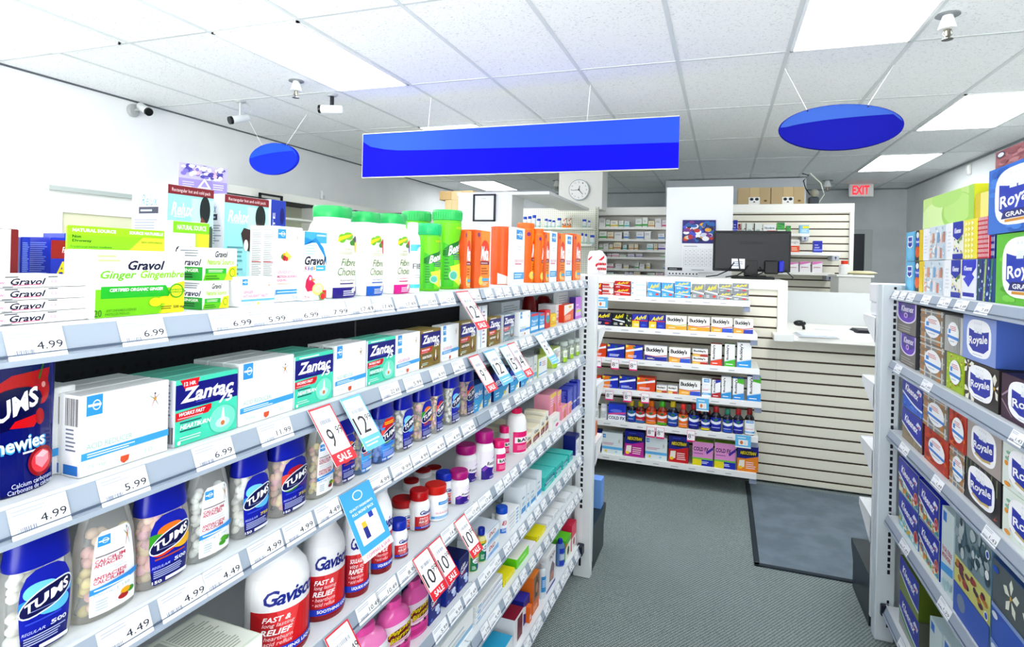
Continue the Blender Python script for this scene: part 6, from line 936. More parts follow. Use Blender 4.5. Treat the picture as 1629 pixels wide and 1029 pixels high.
fill(CG, ZC[4], [('whiteb', 940, 953, 643, {}), ('whiteb', 955, 966, 642, {}), ('cfb', 967, 995, 643, {}), ('qy', 998, 1011, 637, {}), ('qyr', 1011, 1026, 638, {}), ('qo', 1027, 1044, 637, {}), ('qg', 1045, 1061, 638, {}), ('qy', 1062, 1078, 638, {}), ('qor', 1079, 1094, 642, {}), ('qr', 1095, 1112, 642, {}), ('qb', 1115, 1129, 652, {}), ('qr', 1130, 1147, 646, {}), ('qt', 1149, 1165, 650, {}), ('qr', 1166, 1182, 650, {}), ('qw', 1184, 1200, 649, {}), ('qr', 1103, 1118, 650, dict(sb=.1, desc='dark syrup bottle in the back row')), ('qr', 1119, 1133, 652, dict(sb=.12, desc='navy labelled syrup bottle in the back row'))], CS[4], 'post')
fill(CG, ZC[5], [('neow', 934, 955, 684, {}), ('ac', 957, 990, 688, {}), ('neop', 993, 1024, 686, {}), ('ac', 1026, 1061, 695, {}), ('neor', 1063, 1095, 694, {}), ('cfx', 1101, 1134, 703, {}), ('cfx', 1136, 1170, 705, {}), ('neoo', 1172, 1206, 709, {})], CS[5], 'post')
def hang(shelf, u0, u1, v0, v1, kind):
    p0, p1, p2 = onY(u0, v0, 4.152), onY(u1, v0, 4.152), onY(u0, v1, 4.152); w, h = p1.x-p0.x, p0.z-p2.z
    if kind == 'pink': art = [R(0, 0, 1, 1, 'f2a8c8'), R(.06, .14, .94, .96, 'fbf8fa'), T('8', .32, .5, .34, .4, '2a3a3c'), T('99', .7, .6, .3, .16, '4a5a5c'), R(0, 0, 1, .13, 'e83a90')]; d = 'pink sale tag reading 8.99'
    else: art = [R(0, 0, 1, 1, 'f2f5f8'), R(0, .1, 1, .96, '7ac8ee'), R(.2, .2, .8, .6, 'f6f4f4'), E(.4, .4, .1, .14, 'e08a4a'), R(.56, .26, .72, .54, 'e8ecf0'), L(.15, .7, .85, .86, 1, 'eaf6fc')]; d = 'sky blue comparison card'
    m = MB(); m.box(-w/2, -.001, -h, w/2, 0, 0, 'f4f4f6', 'satin'); m.front(art, -w/2, w/2, -h, 0, -.001); o = m.build('sale_tag' if kind == 'pink' else 'shelf_card'); o.location = ((p0.x+p1.x)/2, 4.153, p0.z)
    reg(o, d, CS[shelf], 'tag', 'post', '', 'hanging tags on the counter shelves')
for sh, u0, u1, v0, v1, k in ((2, 944, 957, 568, 584, 'pink'), (2, 972, 985, 571, 587, 'pink'), (2, 1001, 1014, 573, 589, 'pink'), (3, 963, 976, 620, 636, 'pink'), (3, 992, 1005, 622, 639, 'pink'), (3, 1020, 1033, 625, 641, 'pink'), (4, 1029, 1042, 678, 695, 'pink'), (4, 1044, 1057, 679, 697, 'pink'), (4, 1093, 1106, 684, 702, 'pink'), (0, 948, 967, 471, 491, 'blue'), (3, 1108, 1128, 632, 653, 'blue'), (4, 1170, 1195, 690, 711, 'blue')): hang(sh, u0, u1, v0, v1, k)
# mat in front of the counter
ma, mb_, mc = onZ(1197, 769, 0), onZ(1192, 895, 0), onZ(1370, 923, 0)
m = MB(); m.box(ma.x-.02, 3.25, .0, 1.45, 4.44, .007, '5d6c74', r=.004); o = m.build('floor_mat', mat=noisy('mat pile', '5f6d78', '6d7b86', 7, .95, .2, 6, lo=.4, hi=.62)); tag(o, 'blue-grey rubber-backed mat on the carpet before the counter', 'mat')
e = MB(); 
for q in ((ma.x-.045, 3.225, ma.x-.018, 4.46), (ma.x-.045, 3.225, 1.47, 3.252)): e.box(q[0], q[1], 0, q[2], q[3], .009, '3e4a52', 'matte', r=.003)
e.build('rubber_edge', o)
# monitor on the till counter
def monitor():
    y = 4.82; p = onY(1194, 440, y); root = empty('computer_monitor', (p.x, y, 1.413), .02); tag(root, 'black computer monitor on the till counter, its back to the aisle', 'monitor')
    a, b = onY(1132, 400, y), onY(1256, 400, y); w = b.x-a.x; zt, zb = onY(1194, 367, y).z-1.413, onY(1194, 432, y).z-1.413
    m = MB(); m.box(-w/2, .0, zb, w/2, .02, zt, '1c2028', 'satin', r=.006); m.box(-w/2+.01, -.018, zb+.012, w/2-.01, .0, zt-.012, '232830', 'satin', r=.012)
    m.front([R(.36, .68, .63, .74, '0c0e12'), R(.37, .69, .62, .73, '2a2f38')]+[R(.26+k*.05, .9, .29+k*.05, .96, '0c0e12') for k in range(10)]+[E(.5, .35, .012, .02, '343a44')], -w/2, w/2, zb, zt, -.0182, eps=.0004); m.build('display_panel', root)
    m = MB(); m.front([R(0, 0, 1, 1, 'eceef2'), L(.1, .2, .9, .8, 3, 'b0b6c4')], -w*.25, -w*.08, zb+.02, zb+.095, -.0205, eps=.0004); m.build('rating_label', root)
    m = MB(); m.box(-.05, -.02, .02, .05, .01, zb+.09, '15181e', 'satin', r=.006); m.box(-.14, -.10, 0, .16, .1, .02, '171a20', 'satin', r=.006); m.build('stand', root)
    m = MB(); m.box(.09, -.045, .04, .19, -.02, .14, '10131a', 'satin', r=.008); m.build('power_adapter', root)
    m = MB(); m.box(.19, -.05, .05, .225, -.025, .14, '2438c0', 'satin', r=.008); m.build('blue_plug', root)
    for k, pts in enumerate((((-.12, -.03, .12), (-.16, -.06, .06), (-.24, -.08, .02), (-.32, -.09, .008)), ((-.02, -.03, .1), (-.06, -.07, .05), (-.1, -.11, .025), (-.18, -.1, .01)), ((.06, -.03, .09), (.08, -.08, .05), (.03, -.12, .03), (-.04, -.11, .012)), ((.16, -.03, .05), (.24, -.07, .06), (.28, -.1, .02), (.27, -.13, .006)), ((-.09, -.03, .15), (-.08, -.06, .07), (-.03, -.09, .03), (.1, -.1, .025)))):
        c = MB(); q = []
        for i in range(len(pts)-1):
            for t in range(5): q.append(Vector(pts[i]).lerp(Vector(pts[i+1]), t/5))
        c.tube(q+[pts[-1]], .0045, '14161c'); c.build('cable', root)
monitor()
def desk_things():
    p = onZ(1270, 526, 1.056)
    root = empty('card_terminal', (onY(1272, 520, 4.78).x, 4.78, 1.056), .3); tag(root, 'small dark scanner cradle on the writing desk by the corner post', 'scanner')
    m = MB(); m.ball((0, 0, .045), .045, .03, .022, '1a2226', 'gloss', 14, 8); m.build('head', root); m = MB(); m.tube([(0.02, 0, .04), (.03, .0, .015), (.03, 0, 0)], .01, '2a3a34'); m.build('neck', root)
    for k, (u, v, w, d, h, c, lb, rz) in enumerate(((1297, 534, .24, .2, .012, 'e2e6ea', 'loose stack of white forms under the scanner', .1), (1330, 525, .3, .14, .006, 'f8f8f8', 'crumpled white paper sheets near the privacy screen', -.12), (1391, 529, .28, .2, .02, '20283c', 'dark folder on the writing desk beside the tissue gondola', .08))):
        q = onZ(u, v, 1.056); m = MB()
        for j in range(3): m.box(-w/2+j*.01, -d/2+j*.006, j*h/3, w/2-j*.012, d/2, (j+1)*h/3-.0005, c if j != 1 else ('d0d6dc' if k == 0 else c))
        o = m.build(('paper_stack', 'paper_sheets', 'folder')[k]); o.name = ('paper_stack', 'paper_sheet', 'folder')[k]; o.location = (q.x, q.y, 1.056); o.rotation_euler = (0, 0, rz); tag(o, lb, 'paper' if k < 2 else 'folder')
    # packing cabinet, jug and pouch behind the desk
    y = 5.9; a, b = onY(1334, 440, y), onY(1386, 440, y); root = empty('side_cabinet', ((a.x+b.x)/2, y, 0)); tag(root, 'white cabinet end behind the privacy screen', 'cabinet'); w = b.x-a.x; zt = onY(1360, 441, y).z
    m = MB(); m.box(-w/2, 0, 0, w/2, .42, zt, 'f2f2ee', 'satin', r=.004); m.build('body', root); m = MB(); m.box(-w/2-.02, -.02, zt, w/2+.02, .42, zt+.02, 'f6f6f2', 'satin', r=.004); m.build('top', root)
    q = onY(1343, 440, 6.0); r2 = empty('plastic_jug', (q.x, 6.0, zt+.02)); tag(r2, 'white plastic jug with orange cap by the slatwall', 'jug')
    m = MB(); hh = onY(1343, 420, 6.0).z-zt-.02; m.lathe([(.9, 0), (1, .03), (1, .8), (.7, .95), (.5, 1)], .045, .045, hh, 'f0f1ee', 'plastic', 20); m.build('body', r2); m = MB(); m.lathe([(1, 0), (1, 1)], .028, .028, .03, 'e8501c', 'plastic', 16, z0=hh); m.build('cap', r2)
    q = onY(1371, 439, 5.98); m = MB(); vs, fs = [], []
    N = 16
    for s in (1, -1):
        for j in range(N+1):
            for i in range(N+1):
                x, yv = i/N*2-1, j/N*2-1; vs.append((x*.12*(1-.06*abs(yv)), yv*.07, .016+s*.022*max(0, (1-x**4)*(1-yv**4))*(.9 if s > 0 else .65)))
    for s in (0, 1):
        for j in range(N):
            for i in range(N): q0 = s*(N+1)**2+j*(N+1)+i; fs.append((q0, q0+1, q0+N+2, q0+N+1) if s == 0 else (q0, q0+N+1, q0+N+2, q0+1))
    m.mesh(vs, fs, 'd8d2b0', 'satin', True); o = m.build('paper_pouch'); o.location = (q.x, 5.98, zt+.0215); tag(o, 'cream pouch lying on the white cabinet end', 'pouch')
desk_things()
# ---------------------------------------------------------------- behind the counter
def panel(name, u0, u1, v0, y, d, col, zb=0, fin='satin'):
    a, b = onY(u0, v0, y), onY(u1, v0, y); m = MB(); m.box(a.x, y, zb, b.x, y+d, (a.z+b.z)/2, col, fin, r=.003); return m.build(name), a.x, b.x, (a.z+b.z)/2
o, *_ = panel('divider_panel', 1061, 1167, 297, 5.6, .05, 'eef0f0'); tag(o, 'plain white divider panel carrying the wall calendar', 'panel')
struct(panel('wall_partition', 1059, 1283, 285, 9.3, .12, 'd5dade')[0])
def calendar():
    y = 5.585; a, b, c = onY(1086, 350, y), onY(1139, 350, y), onY(1086, 432, y); w, h = b.x-a.x, a.z-c.z; root = empty('wall_calendar', ((a.x+b.x)/2, y, c.z)); tag(root, 'wall calendar with colourful picture on the white divider', 'calendar')
    m = MB(); m.box(-w/2, 0, 0, w/2, .006, h*.55, 'f4f5f6'); m.front([L(.06, .86, .6, .94, 1, 'c0c4cc')]+[R(.06, .2+k*.12, .94, .204+k*.12, 'b0b4bc') for k in range(6)]+[R(.06+k*.125, .2, .064+k*.125, .8, 'b0b4bc') for k in range(8)]+[L(.1+k*.125, .24+j*.12, .15+k*.125, .28+j*.12, 1, '9aa0aa') for k in range(7) for j in range(5)]+[L(.3, .05, .7, .1, 1, '9aa0aa')], -w/2, w/2, 0, h*.55, eps=.0003); m.build('date_sheet', root)
    m = MB(); m.box(-w/2, -.004, h*.55, w/2, .006, h, '3a3a8c'); m.front(dots(['d8dce8', 'e8b84a', 'c84a4a', '5a6ad0', '2a2a5c', 'f2f2f4', '8a4a9a', '3a7ab8'], 60, 31, .09, .09), -w/2, w/2, h*.55, h, -.004, eps=.0001); m.build('picture_sheet', root)
    y = 5.58; a, b, c = onY(1062, 425, y), onY(1111, 425, y), onY(1062, 446, y); w, h = b.x-a.x, a.z-c.z; m = MB(); m.box(-w/2, 0, 0, w/2, .006, h, 'f2f4f5'); m.front([R(0, .78, .48, 1, '1c262c'), L(.05, .84, .4, .94, 1, 'c0c8cc'), R(0, .42, 1, .66, 'f6f7f8'), R(0, .32, 1, .38, '3a6a80')]+[E(.07+k*.11, .54, .025, .06, '2a3a48') for k in range(9)]+[R(0, .14, 1, .2, '8ab0c0')]+[E(.07+k*.11, .06, .02, .05, '3a5a70') for k in range(9)], -w/2, w/2, 0, h, eps=.0003); o = m.build('notice_card'); o.location = ((a.x+b.x)/2, y, c.z); tag(o, 'small white notice strip with a row of icons below the calendar', 'notice')
calendar()
def slat_display():
    y = 6.6; a, b = onY(1160, 325, y), onY(1359, 324, y); zt = (a.z+b.z)/2; root = empty('slatwall_display', (0, y, 0)); tag(root, 'cream slatwall with white frame behind the monitor', 'slatwall')
    xi = onY(1352, 330, y).x; m = MB(); slatwall(m, a.x, xi, 0, .6, zt-.09, onY(1300, 341, y).z, .0731); m.build('slat_panel', root)
    m = MB(); m.box(a.x, -.02, zt-.09, b.x, .08, zt, 'f6f6f1', 'satin', r=.003); m.box(xi, -.02, 0, b.x, .08, zt-.09, 'f6f6f1', 'satin', r=.003); m.build('frame', root)
    yy = y-.26
    for i, (u0, u1, v, wd) in enumerate(((1165, 1288, 371, 'upper'), (1200, 1337, 402, 'middle'), (1200, 1328, 434, 'lower'))):
        p0, p1 = onY(u0, v, yy), onY(u1, v, yy); r = empty('slatwall_shelf', (0, yy, p1.z)); tag(r, f'{wd} white shelf on the slatwall behind the monitor', 'shelf', 'shelves on the back slatwall')
        m = MB(); m.box(p0.x, 0, -.03, p1.x, .257, 0, 'f4f4f0', 'satin', r=.002); m.build('deck', r); m = MB(); m.box(p1.x-.07, -.004, -.075, p1.x-.01, .257, -.031, 'c8ccd4', 'satin', r=.004); m.front([P([(.3, .5), (.5, .9), (.7, .5)], '3a3a7c'), R(.45, .2, .55, .5, '3a3a7c')], p1.x-.07, p1.x-.01, -.075, -.031, -.0045); m.build('end_clip', r)
        RK = Rack((0, yy, 0), (1, 0, 0)); z = p1.z
        if i == 0: L_ = [('bsn', 1166, 1173, 350), ('bsr', 1174, 1178, 356), ('bsw', 1179, 1184, 355), ('bsw', 1186, 1197, 355), ('bsw', 1199, 1212, 355), ('bsc', 1214, 1234, 357), ('bsg', 1236, 1248, 354), ('bsg', 1251, 1258, 359), ('bsb', 1272, 1287, 358)]
        elif i == 1: L_ = [('bso', 1256, 1272, 381), ('bsn', 1294, 1308, 383)]
        else: L_ = [('bsp', 1254, 1270, 417), ('bsp', 1272, 1289, 416), ('bsp', 1292, 1308, 416)]
        fill(RK, z, [(k, u, w, v_, dict(d=.08, fine=0)) for k, u, w, v_ in L_], f'the {wd} shelf behind the monitor', 'left')
def bs(key, desc, art, col, name='supplement_box', cat='box'): kb(key, name, cat, desc, art, col)
bs('bsn', 'royal blue carton', lambda: generic('2438c0', '8a9af0', 'dfe4fb'), '2438c0'); bs('bsr', 'crimson carton', lambda: generic('a82444', 'f0d0d8', 'f0d0d8'), 'a82444'); bs('bsw', 'white carton with dark edge', lambda: [R(0, 0, 1, 1, 'eef2ee'), R(0, 0, .12, 1, '1c3a2c'), L(.3, .1, .9, .4, 3, '5a9a8a')], 'eef2ee'); bs('bsc', 'white carton with teal lettering', lambda: [R(0, 0, 1, 1, 'f2f4f4'), T('Nicoderm', .5, .6, .8, .3, '1c6a80', 'b'), R(.3, .1, 1, .3, 'e8604a')], 'f2f4f4'); bs('bsg', 'bright green carton', lambda: generic('5ac04a', 'e8f4e0', '1c5a9a')+[P([(0, .9), (1, .7), (1, 1), (0, 1)], '2a9a5a')], '5ac04a'); bs('bsb', 'pale blue and yellow carton', lambda: [R(0, 0, 1, 1, '9ad0ec'), R(.3, .6, 1, .9, 'f0ea3a'), L(.2, .1, .9, .5, 3, 'e8f4fa')], '9ad0ec')
bs('bso', 'white and orange carton', lambda: [R(0, 0, 1, 1, 'f2f0ec'), R(0, 0, 1, .5, 'ee6a2a'), T('ogn', .5, .75, .7, .2, 'a0a4a0'), L(.2, .1, .8, .4, 2, 'fbe0cc')], 'f2f0ec'); bs('bsp', 'white and pink carton', lambda: [R(0, 0, 1, 1, 'f0eef0'), P([(0, .7), (1, .9), (1, 1), (0, 1)], 'e48ac8'), T('Jamieson', .46, .45, .7, .18, 'b02a50', 'bi')], 'f0eef0')
slat_display()
def carton(u0, u1, v0, v1, y, d, lb, col='c2b190', owl=0, zfix=None):
    a, b, c = onY(u0, v0, y), onY(u1, v0, y), onY(u0, v1, y); w, h = b.x-a.x, a.z-c.z; root = empty('cardboard_box', ((a.x+b.x)/2, y, c.z if zfix is None else zfix)); tag(root, lb, 'box', 'cardboard cartons stored up high')
    m = MB(); m.box(-w/2, 0, 0, w/2, d, h, col, 'matte', r=.004); m.front([R(.36, 0, .37, 1, 'a8946c'), R(.67, 0, .68, 1, 'a8946c'), E(.85, .2, .05, .06, '8a7048')], -w/2, w/2, 0, h, 0, 'matte', eps=.0006); m.build('carton', root)
    m = MB(); m.front([R(.36, .0, .67, 1, 'cdbb98')], -w/2, w/2, 0, h, 0, 'matte', eps=.0004); m.build('packing_tape', root)
    if owl: m = MB(); m.front([R(.34, 0, .68, .42, 'f0f0ee'), E(.43, .3, .06, .09, '5a6a74'), E(.59, .3, .06, .09, '5a6a74'), E(.43, .3, .03, .05, '20282e'), E(.59, .3, .03, .05, '20282e'), P([(.47, .1), (.55, .1), (.51, .2)], '6a7478')], -w/2, w/2, 0, h, -.001, 'matte', eps=.0008); m.build('printed_label', root)
carton(1174, 1226, 299, 325, 6.64, .3, 'brown cardboard carton on the slatwall top, closer to the calendar', 'c2b190', 1); carton(1227, 1280, 298, 325, 6.64, .3, 'brown cardboard carton on the slatwall top, beside the round grey device', 'c2b190', 1)
def device():
    y = 6.7; p = onY(1294, 325, y); root = empty('alarm_device', (p.x, y, p.z)); tag(root, 'grey device with round dial and white cable beside the cartons', 'device'); m = MB(); m.box(-.04, 0, 0, .05, .1, .075, '3a4450', 'satin', r=.006); m.build('base_box', root)
    m = MB(); m.ball((.01, .02, .115), .04, .03, .045, '9a9a8c', 'satin', 14, 8); m.build('dial', root); m = MB(); m.tube([(.05, .03, .02), (.10, .03, .1), (.07, .05, .22), (-.0, .08, .3), (-.02, .1, .33)], .006, 'd8dad0'); m.build('white_cable', root); m = MB(); m.tube([(-.03, .03, .1), (-.07, .05, .17), (-.09, .06, .25), (-.04, .08, .31), (-.1, .1, .33)], .006, '2a2c30'); m.build('black_cable', root)
device()
def dispensary():
    y = 7.5; a, b = onY(948, 330, y), onY(1061, 330, y); zt = a.z; root = empty('dispensary_shelving', (0, y, 0)); tag(root, 'white dispensary shelving full of small medicine cartons', 'shelving')
    m = MB(); m.box(a.x, .28, 0, b.x+.3, .3, zt, 'f0f0ea', 'satin'); m.build('back_panel', root); m = MB(); m.box(a.x-.02, 0, 0, a.x, .3, zt, 'f4f4f0', 'satin'); m.box(a.x-.02, -.01, zt-.1, b.x+.3, .3, zt, 'f6f6f2', 'satin', r=.003); m.build('frame', root)
    RK = Rack((0, y+.01, 0), (1, 0, 0)); g = random.Random(5); names = ['first', 'second', 'third', 'fourth', 'fifth', 'sixth']
    cols = [('white', 'f4f4f4', 'f4f4f4'), ('white and blue', 'f0f4f8', '5a9ad8'), ('white and green', 'f2f6f0', '5ab86a'), ('white and yellow', 'f6f4e8', 'e0cc3a'), ('white and pink', 'f6eef2', 'e0709a'), ('white and violet', 'f2eef8', '6a4ab8'), ('cream', 'efe6cc', 'd0a878'), ('aqua', 'dff0f0', '5ac0c0')]
    for i, (v, bh) in enumerate(((361, 15), (380, 12), (397, 11.5), (408.5, 6), (427, 9), (438, 6))):
        p = onY(1000, v, y+.01); s = MB(); s.box(a.x, 0, p.z-.03, b.x+.3, .28, p.z, 'f6f6f2', 'satin'); s.build('shelf', root); u = 953
        while u < 1058:
            w = g.choice((6, 8, 10, 12)); c = g.choice(cols) if i != 0 or g.random() < .8 else cols[2]; k = 'dsp'+c[0]
            if k not in KB: kb(k, 'pill_carton', 'box', f'small {c[0]} pill carton', lambda c=c: [R(0, 0, 1, 1, c[1]), R(0, .1, 1, .34, c[2]), L(.15, .5, .85, .8, 2, 'b8bcc0')], c[1])
            if g.random() < .86: put_box(RK, p.z, k, u, min(u+w, 1060), v-bh*g.uniform(.6, 1), f'the {names[i]} dispensary shelf', 'clock', dict(d=.1, fine=0, sb=.01))
            u += w+g.choice((1, 1, 3))
dispensary()
def clock_side():
    y = 7.2; a, b = onY(889, 300, y), onY(958, 300, y); m = MB(); m.box(a.x, y, onY(921, 333, y).z, b.x, y+.35, CEIL, 'f3f3ef'); o = struct(m.build('wall_column'))
    c = onY(921, 302, y-.03); rr = 17*(y*.94+.33*1.2)/F; root = empty('wall_clock', (c.x, y, c.z)); tag(root, 'round white wall clock with thin silver rim', 'clock')
    def disc(m, r, y0, y1, col, fin='satin'):
        q = [(r*math.cos(k*math.tau/40), r*math.sin(k*math.tau/40)) for k in range(40)]
        m.mesh([(x, y0, z) for x, z in q]+[(x, y1, z) for x, z in q], [tuple(range(40)), tuple(range(79, 39, -1))]+[(k, 40+k, 40+(k+1) % 40, (k+1) % 40) for k in range(40)], col, fin)
    m = MB(); disc(m, rr, -.035, 0, 'c4cccf'); m.build('rim', root); m = MB(); disc(m, rr*.93, -.037, -.03, 'f8f8f6'); m.build('dial', root)
    m = MB()
    for k in range(12):
        s = str(12 if k == 0 else k); an = math.pi/2-k*math.tau/12; x, z = rr*.74*math.cos(an), rr*.74*math.sin(an); hw = rr*.1*len(s)**.6
        m.art([T(s, .5, .5, 1, 1, '8a8f92')], lambda u, v, e, x=x, z=z, hw=hw: (x-hw/2+hw*u, -.0375, z-rr*.07+rr*.14*v))
    m.build('numerals', root)
    def hand(l, w, an, col, nm, y):
        an = math.radians(an); dx, dz = math.cos(an), math.sin(an); h = MB(); pts = [(-dz*w-dx*l*.15, dx*w-dz*l*.15), (dz*w-dx*l*.15, -dx*w-dz*l*.15), (dz*w*.5+dx*l, -dx*w*.5+dz*l), (-dz*w*.5+dx*l, dx*w*.5+dz*l)]
        h.mesh([(x, y, z) for x, z in pts]+[(x, y+.001, z) for x, z in pts], [(0, 1, 2, 3), (7, 6, 5, 4), (0, 4, 5, 1), (1, 5, 6, 2), (2, 6, 7, 3), (3, 7, 4, 0)], col); h.build(nm, root)
    hand(rr*.7, rr*.03, 183, '4a5054', 'minute_hand', -.0385); hand(rr*.4, rr*.045, 78, '30363a', 'hour_hand', -.040); hand(rr*.6, rr*.04, -48, '2a3440', 'second_hand', -.0415)
    # pegboard bay with bottles
    y = 7.0; a, b = onY(800, 332, y), onY(951, 332, y); zt = onY(920, 331, y).z; root = empty('pegboard_shelving', (0, y, 0)); tag(root, 'cream pegboard shelving with white pill bottles below the clock', 'shelving')
    m = MB(); m.box(0, 0, 0, b.x-a.x, .02, zt, 'eef0e4'); o = m.build('peg_panel', root, mat=PEGC); o.location = (a.x, 0, 0)
    m = MB(); m.box(b.x-.03, -.02, 0, b.x+.01, .03, zt+.01, 'd9dccf', 'satin'); z = 1.3
    while z < zt-.02: m.box(b.x-.012, -.0215, z, b.x-.004, -.02, z+.014, '6a7464'); z += .0254
    m.build('upright', root); RK = Rack((0, y-.24, 0), (1, 0, 0)); g = random.Random(9)
    for i, (v, wd) in enumerate(((362, 'upper'), (388, 'lower'))):
        p = onY(900, v, y-.24); s = MB(); s.box(a.x, -.24, p.z-.02, b.x-.01, -.001, p.z, 'f2f4ec', 'satin'); s.build('shelf', root)
        rows = [(832+k*7.2, 838.5+k*7.2, 345+g.uniform(-4, 4)) for k in range(4)]+[(866+k*6, 871.5+k*6, 349+g.uniform(-1, 2)) for k in range(3)]+[(886, 893, 347), (926, 933, 349), (935, 939, 351)] if i == 0 else [(924, 928, 371), (930, 934, 372), (938, 946, 374)]
        for u0, u1, vt in rows: put_bottle(RK, p.z, 'pillb', u0, u1, vt, f'the {wd} pegboard shelf', 'left', dict(sb=.02))
        if i == 0:
            for u0, u1, k in ((894, 901, 'ppk'), (902, 909, 'ppk')): put_box(RK, p.z, k, u0, u1, 346, 'the upper pegboard shelf', 'left', dict(d=.06, fine=0))
cyl('pillb', 'pill_bottle', 'small white pill bottle with blue cap', '3a6ad0', lambda: [R(0, 0, 1, 1, 'e8f0f0'), R(0, 0, 1, .3, 'b8d8d0')], (.05, .6)); kb('ppk', 'vitamin_box', 'box', 'cream carton with orange print', lambda: [R(0, 0, 1, 1, 'f0ece0')]+dots(['3a2a2a', 'e88a2a', 'c84a2a'], 14, 41, .12, .08)+[R(0, 0, 1, .2, 'e89a3a')], 'f0ece0')
clock_side()
def kiosk():
    y = 5.2; a, b = onY(729, 306, y), onY(815, 305, y); zt = (a.z+b.z)/2; root = empty('display_cabinet', (0, y, 0)); tag(root, 'tall white cabinet end carrying a black picture frame', 'cabinet')
    m = MB(); m.box(a.x, 0, 0, b.x, .34, zt-.03, 'f3f4f2', 'satin', r=.003); m.build('body', root); m = MB(); m.box(a.x-.01, .0, zt-.03, b.x+.01, .36, zt, 'f5f6f4', 'satin'); m.box(b.x+.0102, .0, zt-.03, b.x+.36, 1.7, zt-.002, 'f5f6f4', 'satin'); m.build('top_shelf', root)
    p0, p1 = onY(753, 309, y-.02), onY(787, 352, y-.02); w, h = p1.x-p0.x, p0.z-p1.z; r = empty('picture_frame', ((p0.x+p1.x)/2, y-.003, p1.z)); tag(r, 'thin black picture frame holding a pale certificate', 'picture')
    m = MB(); t = .014
    for q in ((-w/2, 0, w/2, t), (-w/2, h-t, w/2, h), (-w/2, 0, -w/2+t, h), (w/2-t, 0, w/2, h)): m.box(q[0], -.02, q[1], q[2], 0, q[3], '1c2836', 'satin')
    m.build('frame', r); m = MB(); m.box(-w/2+.01, -.008, .01, w/2-.01, -.002, h-.01, 'f4f5f3'); m.front([L(.35, .84, .65, .9, 1, 'd8dad8'), E(.25, .2, .07, .05, 'dfe2df'), E(.25, .2, .055, .04, 'f4f5f3')], -w/2+.01, w/2-.01, .01, h-.01, -.0085); m.build('certificate', r)
    yb = 5.9; c0 = onY(720, 335, yb); 
    # tall stock cabinet behind, with cartons on it
    r = empty('storage_cabinet', (0, 6.1, 0)); tag(r, 'white storage cabinet under the stacked brown cartons', 'cabinet'); x0, x1 = onY(690, 336, 6.1).x, onY(728, 336, 6.1).x; z = onY(710, 338, 6.1).z
    m = MB(); m.box(x0, 0, 0, x1+.3, .5, z, 'eef0ee', 'satin', r=.004); m.build('body', r); m = MB(); m.box(x0, -.012, .1, (x0+x1)/2, 0, z-.05, 'f2f4f2', 'satin', r=.003); m.build('door', r)
    carton(708, 738, 317, 338, 6.2, .3, 'lower brown carton of the stack beside the white cabinet end', 'cfbd98', zfix=z); q = onY(708, 317, 6.2); carton(699, 752, 303, 317, 6.2, .32, 'upper brown carton with a shipping label beside the white cabinet end', 'c2ab80', zfix=z+onY(708, 317, 6.2).z-onY(708, 338, 6.2).z+.001)
kiosk()
